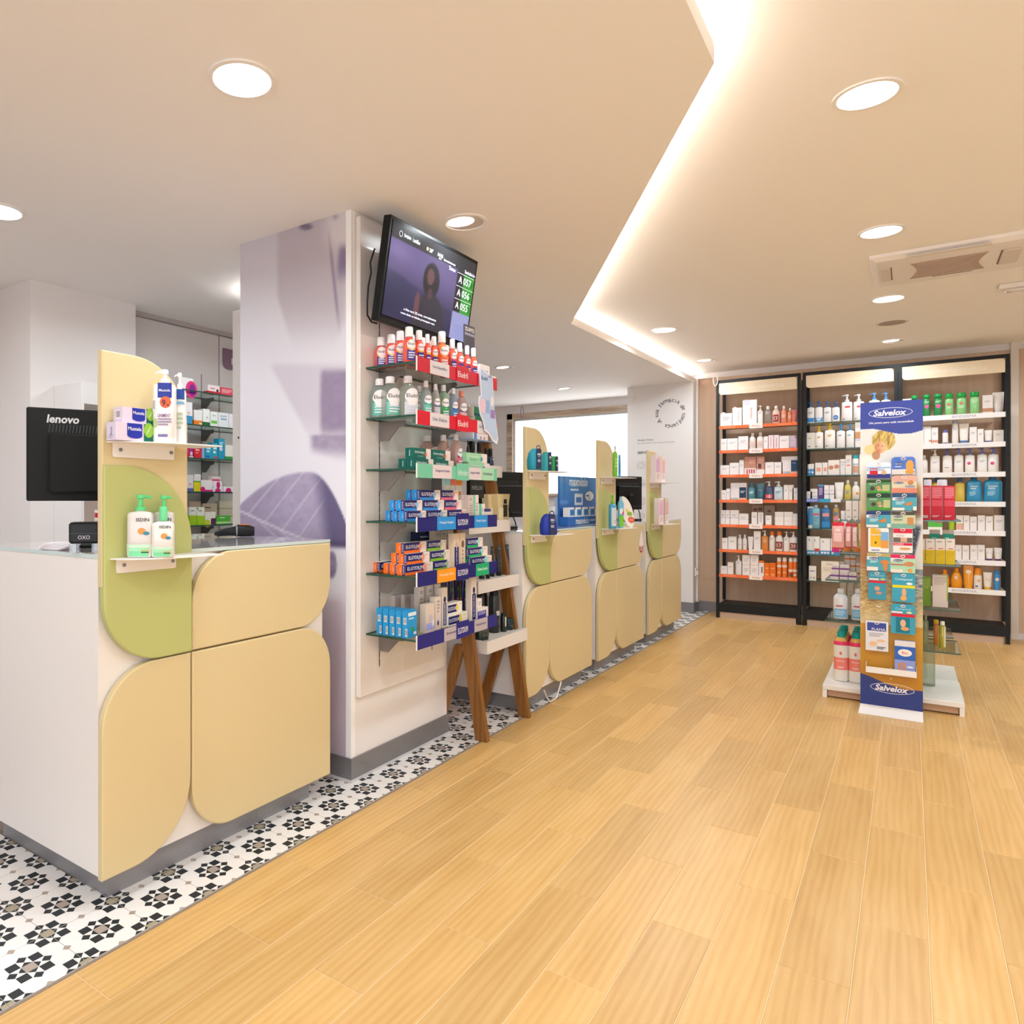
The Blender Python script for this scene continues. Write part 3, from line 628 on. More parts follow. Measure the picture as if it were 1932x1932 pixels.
# ================================================================== TELEVISION
TVW, TVH = .728, .425
tv = thing('television', 'black tilted television showing queue numbers above the column shelves', 'television', (-1.747+.0, 2.704, 1.935), R(90))
tilt = math.atan2(.067, .42)
def tvpart(b, name, parent=None, smooth=None):
    o = b.build(name, parent or tv, smooth=smooth)
    if parent is None: o.rotation_euler.x = tilt
    return o
BLK = M('0c0f11', .45); BLK2 = M('0b0d0e', .5)
body = tvpart(MB().cbox(-TVW/2, TVW/2, -.004, .035, 0, TVH, BLK, .003), 'housing')
MB().box(-TVW/2+.014, TVW/2-.014, -.0052, -.004, .022, TVH-.014, M('030405', .2)).build('screen_glass', body)
SW_, SH_ = TVW-.034, TVH-.045
def tvimg(u, v):
    # u: 0 left .. 1 right as the viewer sees it
    if u > .775:
        if v > .80: return hx('2a2f36')
        if v > .335: return hx('2f9a33') if u > .86 else hx('171a20')
        return mix3(hx('9d9fcf'), hx('8f95c4'), v)
    if v > .82: return mix3(hx('23272c'), hx('2e3237'), u)
    c = mix3(hx('1b1d3a'), hx('6a5c90'), sm(.05, .75, v+.1*u)); c = mix3(c, hx('8f82b4'), .5*math.exp(-((u-.08)/.14)**2-((v-.72)/.10)**2))
    hill = .50-.28*u+.02*vnoise(u*18, 3, 4); c = mix3(c, hx('2c2f55'), .7*sm(hill+.02, hill-.02, v)*sm(-.1, .3, v+.25))
    hx_, hz = .475, .60   # head and hair
    hair = ((u-hx_)/.095)**2+((v-.56)/.20)**2; c = mix3(c, hx('17121c'), sm(1.15, .85, hair))
    shoulders = ((u-.50)/.19)**2+((v-.02)/.40)**2; c = mix3(c, hx('2b2a38'), sm(1.1, .9, shoulders))
    face = ((u-.462)/.042)**2+((v-.60)/.092)**2; c = mix3(c, hx('6b4646'), sm(1.15, .8, face))
    arm = ((u-.345)/.03)**2+((v-.22)/.17)**2; c = mix3(c, hx('7a4a4c'), .8*sm(1.1, .8, arm))
    nk = ((u-.475)/.03)**2+((v-.41)/.07)**2; c = mix3(c, hx('583a3e'), .8*sm(1.1, .8, nk)); return c
scr = put('screen', inkgrid(90, 50, SW_, SH_, tvimg, printed('screen_light', .18, .8, 0), -.0058), body, (0, 0, .028))
b = MB(); LT = M('dfe3f2', .5, emit=.55); DG = M('0f3a12', .5); yy = -.0064
def su(u): return -SW_/2+SW_*u
for i, (n, k) in enumerate((('057', '1'), ('056', '2'), ('055', '1'))):
    v = (.725-.155*i)*SH_
    b.text('A', su(.82), v, None, .031, yy, LT); b.text(n, su(.912), v, .070, .033, yy, LT, bold=.006); b.text(k, su(.976), v-.004, None, .028, yy, DG)
    b.rect(su(.775), su(1), v+.027, v+.0285, yy, LT)
b.build('queue_numbers', body, (0, 0, .028)); b = MB()
b.text('Senha', su(.90), SH_*.845, None, .016, yy, LT); b.text('Balcão', su(.968), SH_*.845, None, .014, yy, LT); b.text('Turno', su(.70), SH_*.80, None, .016, yy, LT); b.text('Bem-vindo à farmácia', su(.66), SH_*.86, .10, None, yy, LT)
b.text('20°', su(.43), SH_*.885, None, .017, yy, LT); b.text('14:16', su(.54), SH_*.885, None, .016, yy, LT); b.text('quarta', su(.54), SH_*.845, None, .007, yy, LT)
b.ring(su(.09), SH_*.90, .012, .012, .002, yy, LT, 20); b.text('farmácias', su(.16), SH_*.91, .05, None, yy, LT); b.text('portuguesas', su(.162), SH_*.89, .05, None, yy, LT); b.rect(su(.215), su(.2165), SH_*.875, SH_*.925, yy, LT); b.text('união', su(.26), SH_*.90, .05, None, yy, LT)
b.ell(su(.385), SH_*.885, .008, .008, yy, M('e08a4a', .5, emit=.55))
b.build('header_lettering', body, (0, 0, .028)); b = MB()
b.text('a Rita tem 22 anos, normalmente', su(.40), SH_*.135, .26, .012, yy, LT); b.text('nessa idade as miúdas preocupam mais', su(.38), SH_*.085, .27, .012, yy, LT)
b.build('subtitles', body, (0, 0, .028))
tvpart(MB().cbox(-.16, .16, .035, .075, .10, .33, BLK2, .01), 'rear_cover')
MB().box(-.05, .05, .06, .13, .12, .22, M('2b2b2d', .5)).build('wall_mount', tv)
pts = [(-.355, .02, .30), (-.372, .03, .24), (-.366, .03, .20), (-.385, .03, .14), (-.392, .03, .07), (-.385, .035, .02), (-.35, .04, .0), (-.30, .05, .005)]
MB().tube(pts, .004, BLK2, 6).build('power_cable', tv, smooth=60)
# ================================================================== LADDER SHELF
TEAK = wood('teak_ladder', '5e3a14', '875722', '9c6a2c', 1.2, .4, 2, .5, .06)
ld = thing('ladder_shelf', 'wooden ladder shelf with white trays beside the column', 'shelf', (0, 0, 0))
def beam(b, p, q, wx, wy):
    """square bar from p to q (leaning in x), wx across x, wy across y"""
    P = []
    for c in (p, q): P.append([(c[0]-wx/2, c[1]-wy/2, c[2]), (c[0]+wx/2, c[1]-wy/2, c[2]), (c[0]+wx/2, c[1]+wy/2, c[2]), (c[0]-wx/2, c[1]+wy/2, c[2])])
    return b.rings(P, TEAK)
def legx(z): return -1.683-.162*z
for yy in (3.125, 3.606):
    beam(MB(), (legx(0), yy, 0), (legx(1.62), yy, 1.62), .064, .032).build('leg', ld)
    beam(MB(), (-1.95, yy, 0), (legx(.46)-.05, yy, .46), .056, .030).build('rear_leg', ld)
TRAYS = [(.482, -1.682, .33), (.779, -1.732, .28), (1.080, -1.785, .235), (1.380, -1.836, .19)]
TRW = M('ded8d4', .45)
for z, xf, dp in TRAYS:
    b = MB().box(xf-dp, xf, 3.172, 3.640, z-.064, z-.052, TRW)
    b.box(xf-.012, xf, 3.172, 3.640, z-.052, z, TRW).box(xf-dp, xf-dp+.012, 3.172, 3.640, z-.052, z, TRW).box(xf-dp+.012, xf-.012, 3.172, 3.184, z-.052, z, TRW).box(xf-dp+.012, xf-.012, 3.628, 3.640, z-.052, z, TRW)
    b.box(xf-dp+.012, xf-.012, 3.184, 3.628, z-.052, z-.006, TRW).build('tray', ld)
MB().box(-1.99, -1.885, 3.25, 3.66, 1.515, 1.523, M('7f94b4', .2)).build('tray', ld)
# red fire bucket between column and ladder shelf
P0 = onZ(846, 1352, 0)
bk = thing('waste_bin', 'red bin with black liner on the tiles behind the ladder shelf', 'bin', (-2.14, 3.30, 0))
MB().loft([(0, .085, .085, 2), (.006, .092, .092, 2), (.30, .115, .115, 2), (.305, .118, .118, 2)], M('c4151b', .3), 24).build('bucket', bk, smooth=40)
MB().loft([(.305, .113, .113, 2), (.42, .119, .118, 2.4), (.47, .10, .10, 2.2), (.49, .06, .06, 2)], M('121212', .55), 20).build('liner', bk, smooth=50)
# ================================================================== GOODS: builders (front faces local -y)
ORD = ['first', 'second', 'third', 'fourth', 'fifth', 'sixth', 'seventh', 'eighth', 'ninth', 'tenth', 'eleventh', 'twelfth', 'thirteenth', 'fourteenth', 'fifteenth', 'sixteenth']
_G = {}
def prints(pr, w, h, y, surf=None):
    """pr: ('r',x0,x1,z0,z1,col) ('t',text,xc,zc,width,height|None,col[,rot]) ('e',xc,zc,rx,rz,col) ('b',x0,x1,z0,z1,col) barcode; fractions of w and h"""
    b = MB(); k = 0
    for p in pr:
        yy = y-.0004-.00025*k; k += 1
        sf = (surf[0]+.00025*k, surf[1]+.00025*k, surf[2]) if surf else None
        if p[0] == 'r': b.rect(p[1]*w, p[2]*w, p[3]*h, p[4]*h, yy, M(p[5], .4), sf)
        elif p[0] == 'e': b.ell(p[1]*w, p[2]*h, p[3]*w, p[4]*w, yy, M(p[5], .4), sf)
        elif p[0] == 't': b.text(p[1], p[2]*w, p[3]*h, p[4]*w, p[5]*h if p[5] else None, yy, M(p[6], .5), sf, rot=p[7] if len(p) > 7 else 0)
        elif p[0] == 'l':       # lines of small print
            x0, x1, z0, z1, n, col = p[1:7]
            for i in range(n):
                zz = (z0+(z1-z0)*(i+.5)/n)*h; hh = abs(z1-z0)/n*h*.28; b.rect(x0*w, (x1-(.25*(x1-x0) if i == 0 else 0))*w, zz-hh, zz+hh, yy, M(col, .5), sf)
        elif p[0] == 'b':
            x0, x1, z0, z1 = p[1]*w, p[2]*w, p[3]*h, p[4]*h; b.rect(x0, x1, z0, z1, yy, M('efeae6', .5), sf)
            for i in range(6): q = x0+(x1-x0)*(.1+.14*i); b.rect(q, q+(x1-x0)*(.05+.03*(i % 2)), z0+(z1-z0)*.15, z1-(z1-z0)*.1, yy-.0003, M('3a3436', .5), sf)
    return b
def carton(w, h, d, c, bands=(), pr=(), side=None, endpr=None):
    """folding box: (list of (part name, mesh, smooth))"""
    b = MB(); z = 0; q = sorted(bands); lv = 0
    for (z0, z1, col) in q:
        if z0 > lv: b.box(-w/2, w/2, -d/2, d/2, lv*h, z0*h, M(c, .42))
        b.box(-w/2, w/2, -d/2, d/2, z0*h, z1*h, M(col, .42)); lv = z1
    if lv < 1: b.box(-w/2, w/2, -d/2, d/2, lv*h, h, M(c, .42))
    if side: b.box(-w/2-.0003, w/2+.0003, -d/2+.0006, d/2-.0006, .001, h-.0006, M(side, .42))
    out = [('carton', b.mesh('carton'))]
    if pr: out.append(('printing', prints(pr, w, h, -d/2).mesh('printing')))
    if endpr:                                    # print on the left end (facing -x)
        e = prints(endpr, d, h, -w/2); me = e.mesh('end_printing'); me.transform(Matrix.Rotation(R(-90), 4, 'Z')); out.append(('end_printing', me))
    return out
def bottle(w, h, d, c, cap, pr=(), body='solid', capz=.82, neck=.40, p=2.3, capr=None, shoulder=.62, liquid=None):
    rx, ry = w/2, d/2; m = M(c, .25, coat=.5) if body == 'solid' or (isinstance(body, float) and body > .44) else glass('bottle_'+c, mix3(hx(c), (1, 1, 1), .45), .18, .05, body if isinstance(body, float) else .28)
    b = MB().loft([(0, rx*.90, ry*.90, p), (.02*h, rx, ry, p), (shoulder*h, rx, ry, p), (shoulder*h+(capz-shoulder)*h*.45, rx*.86, ry*.88, p), (shoulder*h+(capz-shoulder)*h*.8, rx*.58, ry*.62, 2), (capz*h-.002, rx*neck, rx*neck, 2)], m)
    out = [('bottle', b.mesh('bottle', 50))]
    cr = capr or neck*1.08
    out.append(('cap', MB().loft([(capz*h, rx*cr, rx*cr, 2), (capz*h+.003, rx*cr*1.03, rx*cr*1.03, 2), (h-.004, rx*cr*.98, rx*cr*.98, 2), (h, rx*cr*.86, rx*cr*.86, 2)], M(cap, .35)).mesh('cap', 40)))
    if pr: out.append(('label', prints(pr, w, h, 0, (rx, ry, p)).mesh('label')))
    return out
def pump(w, h, d, c, cap, pr=(), body='solid', p=3.2, sz=.70, band=None, nozzle=-1):
    rx, ry = w/2, d/2; m = M(c, .3, coat=.3) if body == 'solid' else glass('bottle_'+c, c, .18, .05, .3)
    b = MB().loft([(0, rx*.92, ry*.92, p), (.02*h, rx, ry, p), (sz*h-.02*h, rx*.98, ry*.98, p), (sz*h+.015*h, rx*.86, ry*.84, p), (sz*h+.03*h, rx*.42, rx*.42, 2), (sz*h+.045*h, rx*.36, rx*.36, 2)], m)
    if band: b.loft([(band[0]*h, rx*1.004, ry*1.004, p), (band[1]*h, rx*1.004, ry*1.004, p)], M(band[2], .35), cap=False)
    out = [('bottle', b.mesh('bottle', 50))]; cm = M(cap, .35)
    z0 = (sz+.045)*h; q = MB().loft([(z0, rx*.42, rx*.42, 2), (z0+.06*h, rx*.42, rx*.42, 2), (z0+.065*h, rx*.20, rx*.20, 2), (h*.935, rx*.18, rx*.18, 2), (h*.94, rx*.34, rx*.30, 2), (h*.985, rx*.34, rx*.28, 2), (h, rx*.24, rx*.2, 2)], cm, 14)
    q.tube([(0, 0, h*.965), (nozzle*rx*.55, 0, h*.967), (nozzle*rx*.85, 0, h*.945)], [rx*.15, rx*.12, rx*.09], cm, 8)
    out.append(('pump', q.mesh('pump', 45)))
    if pr: out.append(('label', prints(pr, w, h, 0, (rx, ry, p)).mesh('label')))
    return out
def tube(w, h, d, c, cap, pr=(), bands=()):
    rx, ry = w/2, d/2; cz = .14
    b = MB(); S = [(cz, rx*.80, ry*.95, 2), (.2, rx*.84, ry, 2), (.55, rx*.92, ry*.72, 2.2), (.85, rx*.99, ry*.28, 2.4), (.94, rx, .0025, 3), (1, rx, .002, 3)]
    b.loft([(z*h, a, q, p) for z, a, q, p in S], M(c, .32, coat=.3)); out = [('tube', b.mesh('tube', 50))]
    out.append(('cap', MB().loft([(0, rx*.72, ry*.86, 2), (.004, rx*.76, ry*.9, 2), (cz*h, rx*.74, ry*.88, 2)], M(cap, .35)).mesh('cap', 40)))
    if pr:
        me = prints(pr, w, h, 0).mesh('label')
        for v in me.vertices:
            z = v.co.z/h
            for (a, q) in zip(S, S[1:]):
                if a[0] <= z <= q[0] or (z < S[0][0] and a is S[0]):
                    t = max(0, (z-a[0])/(q[0]-a[0])); X = a[1]+(q[1]-a[1])*t; Y = a[2]+(q[2]-a[2])*t; k = min(.98, abs(v.co.x)/X); v.co.y = -Y*math.sqrt(1-k*k)+v.co.y-.0006; break
        out.append(('label', me))
    return out
def jar(w, h, d, c, cap, pr=(), lid=.36, taper=1.0):
    r = w/2; b = MB().loft([(0, r*.93*taper, r*.93*taper, 2), (.004, r*.97*taper, r*.97*taper, 2), (h*(1-lid), r*.97, r*.97, 2)], M(c, .3, coat=.2))
    out = [('jar', b.mesh('jar', 40)), ('lid', MB().loft([(h*(1-lid)+.0005, r, r, 2), (h-.003, r, r, 2), (h, r*.94, r*.94, 2)], M(cap, .35)).mesh('lid', 40))]
    if pr: out.append(('label', prints(pr, w, h, 0, (r*.97, r*.97, 2)).mesh('label')))
    return out
def can(w, h, d, c, cap, pr=(), bands=(), capz=.80, p=2):
    r = w/2; b = MB(); lv = 0; S = []
    b.loft([(0, r*.95, r*.95, p), (.004, r, r, p), (capz*h-.012, r, r, p), (capz*h, r*.86, r*.86, p)], M(c, .3, coat=.3))
    for z0, z1, col in bands: b.loft([(z0*h, r*1.006, r*1.006, p), (z1*h, r*1.006, r*1.006, p)], M(col, .35), cap=False)
    out = [('can', b.mesh('can', 40)), ('cap', MB().loft([(capz*h, r*.84, r*.84, p), (h-.005, r*.80, r*.80, p), (h, r*.70, r*.70, p)], M(cap, .35)).mesh('cap', 40))]
    if pr: out.append(('label', prints(pr, w, h, 0, (r*1.006, r*1.006, p)).mesh('label')))
    return out
KIND = dict(carton=carton, bottle=bottle, pump=pump, tube=tube, jar=jar, can=can)
NAMES = dict(carton='carton', bottle='bottle', pump='pump_bottle', tube='cream_tube', jar='jar', can='spray_can')
CATS = dict(carton='box', bottle='bottle', pump='bottle', tube='tube', jar='jar', can='spray can')
def good(kind, label, loc, rz, group, w, h, d, c, *a, name=None, cat=None, **kw):
    key = repr((kind, round(w, 4), round(h, 4), round(d, 4), c, a, sorted(kw.items())))
    if key not in _G: _G[key] = KIND[kind](w, h, d, c, *a, **kw)
    parts = _G[key]; root = put(name or NAMES[kind], parts[0][1], None, loc, rz)
    if len(parts) > 1 or True:
        tag(root, label, cat or CATS[kind], group)
        for n, me in parts[1:]: put(n, me, root)
    return root
# ================================================================== BLACK WALL UNITS
YF, YB = 7.79, 8.13
UX = [(-1.555, -.821), (-.807, -.083), (-.083+.0, .654)]
BLKM = M('191b1d', .5, bump=.05); HEAD = M('e6d3b6', .45); PLIN = M('c5ad9b', .5)
UN = ['left', 'middle', 'right']
USZ = [[1.922, 1.677, 1.433, 1.183, .937, .688, .438], [1.908, 1.664, 1.416, 1.185, .916, .670, .424], [1.910, 1.666, 1.418, 1.169, .927, .680, .436]]
for i, (a, c) in enumerate(UX):
    u = thing('wall_shelf_unit', '%s black framed wall unit stocked with skin care' % UN[i], 'shelf unit', (0, 0, 0), 0, 'black wall shelf units')
    x0, x1 = a+(.001 if i else 0), c-.001
    for x in (x0, x1-.026):
        MB().box(x, x+.026, YF, YF+.03, 0, 2.385, BLKM).build('upright', u)
        MB().box(x, x+.026, YB-.03, YB, .145, 2.36, BLKM).build('rear_upright', u)
    MB().box(x0+.026, x1-.026, YF, YF+.03, 2.358, 2.385, BLKM).build('top_rail', u)
    MB().box(x0+.026, x1-.026, YF+.002, YB-.03, .06, .145, BLKM).build('base', u)
    MB().box(x0+.035, x1-.04, YF+.012, YB-.05, 0, .06, PLIN).build('plinth', u)
    hd = MB().prism(rpoly(x0+.028, x1-.03, 2.236, 2.352, 0, .03, 0, .03, 6), YF-.004, YF+.004, HEAD, 'XZ').build('header_sign', u)
    MB().text('dermocosmética', (x0+x1)/2+.02, 2.292, .42, None, YF-.0046, M('efe4d2', .5), bold=.005).build('header_lettering', hd)
    for j, z in enumerate(USZ[i]):
        if i == 1:
            s = plate_glass(MB(), x0+.028, x1-.028, YF+.012, YB-.035, z-.008, z).build('glass_shelf', u)
            if j == 3:
                MB().box(x0+.03, x0+.135, YF+.004, YF+.008, z-.022, z+.012, M('5b6fc0', .4)).build('brand_strip', s); MB().text('DUCRAY', x0+.080, z-.005, .085, .017, YF+.0034, M('e8e8f5', .5)).build('brand_lettering', s)
                MB().box(x0+.136, x0+.22, YF+.004, YF+.008, z-.022, z+.010, M('3b9cc4', .4)).build('price_label', s); MB().box(x0+.221, x0+.30, YF+.004, YF+.008, z-.022, z+.010, M('ecebef', .4)).build('price_label', s)
        else:
            wd = M('c9a988', .5); st = M('f0703f', .4) if i == 0 else M('f3f1f3', .4); th = .030 if i == 0 else .042
            s = MB().box(x0+.028, x1-.028, YF+.012, YB-.035, z-.012, z, wd).build('shelf', u)
            MB().box(x0+.008, x1-.012, YF+.004-.006*0, YF+.012, z-th+.002, z+.002, st).build('edge_strip', s)
            if i == 0:
                xm = (x0+x1)/2-.01; MB().box(xm-.058, xm+.058, YF-.002, YF+.004, z-.036, z+.012, M('f3ecea', .4)).build('brand_tag', s)
                MB().text('Avène', xm, z-.012, .07, .022, YF-.0026, M('e6a084', .5)).build('brand_lettering', s)
                for q in (-.24, .24): MB().box(xm+q-.06, xm+q+.06, YF+.002, YF+.004, z-.022, z-.006, M('f58a5c', .4)).build('price_label', s)
            else:
                MB().text('BIODERMA', (x0+x1)/2+.08, z-.018, .16, .020, YF+.0034, M('a9a6b8', .5), bold=0).build('brand_lettering', s)
GL = [('l', -.3, .3, .45, .75, 3, 'b9aeb4')]
GS = [('l', -.3, .3, .55, .7, 2, 'c9bfc4')]
def row(ox, oy, sc, ui, si, items, Yf=7.835):
    z = USZ[ui][si]; sn = ['top', 'second', 'third', 'fourth', 'fifth', 'sixth', 'bottom'][si]; n = 0
    for it in items:
        x0, x1, yt, kind, desc = it[:5]; args = it[5:]
        kw = {}
        if args and isinstance(args[-1], dict): kw = dict(args[-1]); args = args[:-1]
        px0, px1, py = ox+x0*sc, ox+x1*sc, oy+yt*sc
        dY = kw.pop('dy', 0); base = kw.pop('up', 0)
        A, B = onY(px0, py, Yf+dY), onY(px1, py, Yf+dY); w = (B[0]-A[0])*.965; h = A[2]*.5+B[2]*.5-z-base
        d = kw.pop('d', min(.075, max(.03, w*.7)))
        if kind in ('bottle', 'jar', 'can'): d = min(w, .08)
        if kind in ('pump', 'tube'): d = min(w*.62, .06)
        xm = (A[0]+B[0])/2; lo, hi = UX[ui][0]+.030+w/2, UX[ui][1]-.032-w/2; xm = min(max(xm, lo), hi)
        lab = '%s, %s from left on %s shelf of %s unit' % (desc.split(',')[0], ORD[n], sn, UN[ui])
        if len(lab.split()) > 16: lab = '%s, %s from left, %s shelf, %s unit' % (desc.split(',')[0], ORD[n], sn, UN[ui])
        good(kind, lab, (xm, Yf+dY+d/2, z+base+.0004), 0, 'goods on the %s wall unit' % UN[ui], w, h, d, *args, **kw); n += 1
WC = 'f3eff0'
# ---- left unit
o1 = (1340, 700, .24845)
B_ = 'carton'
row(*o1, 0, 0, [(77, 165, 322, B_, 'low white carton with round badge', WC, (), (('e', -.25, .93, .22, .22, 'e4dfe8'), *GL)), (167, 240, 280, B_, 'white carton with round badge', WC, (), (('e', -.2, .94, .24, .24, 'e4dfe8'), ('l', .1, .25, .2, .8, 5, 'f0b0a0'))), (245, 355, 220, B_, 'tall white carton with red mark', WC, (), (('e', -.22, .90, .24, .24, 'd8d6e2'), ('l', .05, .18, .25, .7, 6, 'e89a8a'))),
    (358, 400, 262, 'pump', 'white pump bottle', 'f1edec', 'f4f0ee', GS), (406, 463, 265, 'bottle', 'clear lotion bottle with white cap', 'e4ddd8', 'efe9e6', GS, .35), (467, 527, 262, 'bottle', 'pinkish bottle with red price sign', 'e9c9c0', 'efe9e6', (('r', -.36, .36, .1, .5, '9c3b35'), ('t', '12', 0, .3, .5, .22, 'f2e6e2'))),
    (535, 580, 263, 'bottle', 'coral lotion bottle with white cap', 'e58f74', 'efe5e2', (('l', -.3, .3, .3, .5, 3, 'f3d7cc'),), .6), (585, 625, 280, 'bottle', 'small orange bottle with white cap', 'ea8a5a', 'f0e6e2', (('l', -.3, .3, .3, .5, 2, 'f3d7cc'),), .6), (629, 680, 292, 'tube', 'rose pink tube', 'd9756f', 'e6a8a0', GS)])
row(*o1, 0, 1, [(80, 125, 515, B_, 'white carton', WC, (), GS), (126, 209, 512, B_, 'wide white carton', WC, (), GS), (211, 288, 496, B_, 'two tone white carton', WC, ((.48, .5, 'f3c9b8'),), GS), (293, 343, 470, 'bottle', 'white milk bottle with pale label', 'efe6e2', 'f4efec', (('l', -.3, .3, .2, .5, 4, 'ecc0b0'),)), (350, 405, 465, 'bottle', 'larger white milk bottle', 'efe6e2', 'f4efec', (('l', -.3, .3, .2, .5, 4, 'ecc0b0'),)), (406, 438, 497, B_, 'narrow white carton', WC, (), GS), (441, 481, 488, B_, 'white and pink carton', 'f2dfe4', (), (('l', -.1, .1, .1, .9, 5, 'd98aa8'),)), (484, 522, 486, B_, 'white carton with pink stripe', 'f2e3e8', (), (('r', -.1, .1, .1, .8, 'dda0b8'),)), (524, 602, 492, B_, 'broad white carton', WC, (), GS), (604, 643, 490, B_, 'lilac and white carton', 'e0cfe6', ((0, .15, 'c9a6d0'),), GS), (645, 672, 488, 'bottle', 'small pale pink bottle', 'e8ccd6', 'efe6e8', ())])
row(*o1, 0, 2, [(76, 145, 716, B_, 'white carton', WC, (), GS), (146, 219, 697, B_, 'wide white carton', WC, (), GS), (221, 256, 676, B_, 'tall narrow white carton', WC, (), GS), (258, 350, 652, B_, 'brown and rose display stand with lip balms', 'c08a78', ((0, .36, 'efe6e6'),), (('r', -.1, .45, .62, .85, 'd9a08e'), ('r', -.32, -.22, .02, .30, 'c23a44'), ('r', -.12, -.02, .02, .30, 'c23a44'), ('r', .08, .18, .02, .30, 'c23a44'), ('r', .28, .38, .02, .30, 'c23a44'))), (351, 413, 650, B_, 'rose display box', 'c98f80', ((0, .28, 'f0ebec'),), (('r', -.3, .1, .34, .6, '5a3c38'), ('l', -.3, .4, .65, .9, 3, 'e3b9ac'))), (416, 484, 692, B_, 'square white carton', WC, (), GS), (485, 550, 692, B_, 'square white carton, second of the pair', WC, (), GS), (554, 680, 648, B_, 'gift box with navy bottle', 'ece6ea', ((0, .14, 'f0b8a0'),), (('r', .1, .5, .14, .78, '27486c'), ('t', 'Avène', .3, .62, .22, None, 'dfe4ee'), ('r', -.3, 0, .0, .12, '9cc4dc')))])
row(*o1, 0, 3, [(84, 121, 905, B_, 'small white carton', WC, (), GS), (122, 151, 893, B_, 'narrow white carton', WC, (), GS), (153, 278, 850, B_, 'white gift box with navy bottle', 'ece6ea', ((0, .12, 'eeb098'),), (('r', .05, .48, .12, .74, '27405e'), ('l', .12, .4, .4, .55, 2, 'c9d2e0'), ('r', -.35, -.05, 0, .12, '8fc0d4'))), (284, 340, 850, 'bottle', 'teal shower bottle', '4f94a8', '3a7f94', (('l', -.3, .3, .35, .5, 2, 'cfe3ea'),), .6), (344, 412, 852, 'tube', 'dark teal tube', '2f6a80', '27566c', (('t', 'Avène', 0, .6, .5, None, 'cfe0ea'),)), (413, 477, 838, 'pump', 'navy pump bottle with price sign', '2e4a70', 'e9e6ea', (('r', -.45, .45, .08, .30, 'd25a68'), ('t', '-5', 0, .2, .4, .16, 'f5eef0'))), (481, 553, 838, 'pump', 'pale blue pump bottle', 'c9d9e4', 'e4e9ee', (('l', -.3, .3, .35, .5, 3, '8fa8bc'),)), (558, 595, 865, B_, 'white carton', WC, (), GS), (596, 634, 865, B_, 'white carton, second of the pair', WC, (), GS), (637, 676, 888, B_, 'lower white carton', WC, (), GS)])
row(*o1, 0, 4, [(80, 114, 1057, B_, 'white carton with violet line', WC, ((.45, .48, 'a9a6c8'),), GS), (115, 149, 1057, B_, 'white carton with violet line, second', WC, ((.45, .48, 'a9a6c8'),), GS), (151, 217, 1057, B_, 'wide white carton with violet line', WC, ((.45, .48, 'a9a6c8'),), GS), (218, 290, 1083, B_, 'low white carton with line', WC, ((.45, .48, 'b9b6d0'),), GS), (313, 356, 1072, B_, 'white carton with blue base', WC, ((0, .08, '8a90c8'),), GS), (362, 403, 1074, B_, 'white carton with silver panel', WC, ((0, .08, 'b0b4d0'),), (('r', -.2, .3, .2, .9, 'd9d4d8'),)), (419, 465, 1097, B_, 'small white carton with amber base', WC, ((0, .1, 'eec09a'),), GS), (490, 559, 1070, B_, 'stacked white cartons with amber lines', WC, ((.32, .34, 'f0c088'), (.66, .68, 'f0c088')), ()), (560, 628, 1070, B_, 'second stack of white cartons', WC, ((.32, .34, 'f0c088'), (.66, .68, 'f0c088')), ()), (629, 664, 1083, B_, 'narrow white carton', WC, ((.4, .42, 'f0c088'),), ()), (314, 405, 1016, B_, 'brown photo display at the back', 'b5988a', ((0, .5, 'c9b4a8'),), (('e', -.2, .75, .2, .14, '8a5f58'), ('e', .25, .78, .2, .14, '7a5450')), dict(dy=.14)), (407, 492, 1020, B_, 'second brown photo display', 'b5a090', ((.0, .4, 'cdbcae'),), (('e', 0, .7, .2, .14, '8a6a60'),), dict(dy=.14))])
row(*o1, 0, 5, [(89, 133, 1268, B_, 'white carton', WC, (), GS), (135, 200, 1258, B_, 'wide white carton with pale green mark', WC, ((.9, .95, 'cfe0d0'),), GS), (206, 240, 1243, 'bottle', 'slim white bottle', 'efe9e8', 'e2e6ea', (('l', -.3, .3, .3, .4, 1, 'a8bcd0'),)), (243, 278, 1243, 'bottle', 'slim white bottle, second of the pair', 'efe9e8', 'e2e6ea', (('l', -.3, .3, .3, .4, 1, 'a8bcd0'),)), (283, 327, 1258, 'tube', 'white tube', 'efeaea', 'f1eded', GS), (330, 383, 1217, B_, 'tall white carton', WC, (), GS), (386, 440, 1212, 'pump', 'amber oil pump bottle', 'd9873c', 'f3efec', (('l', -.3, .3, .4, .55, 3, 'f0c79a'),)), (443, 490, 1218, 'bottle', 'white bottle with orange cap', 'f1ece9', 'ee7a34', GS, {'capz': .8, 'neck': .6}), (492, 552, 1218, 'bottle', 'white bottle with orange cap and price sign', 'f1ece9', 'ee7a34', (('r', -.42, .42, .12, .48, '9a4a3e'), ('t', '12', 0, .3, .55, .2, 'f2e8e4')), {'capz': .8, 'neck': .6}), (555, 600, 1220, 'pump', 'white pump bottle', 'f1edeb', 'efe9e8', GS), (602, 668, 1222, 'pump', 'white pump bottle with price sign', 'f1edeb', 'efe9e8', (('r', -.42, .42, .1, .44, '94463e'), ('t', '29', 0, .27, .55, .2, 'f2e8e4')))])
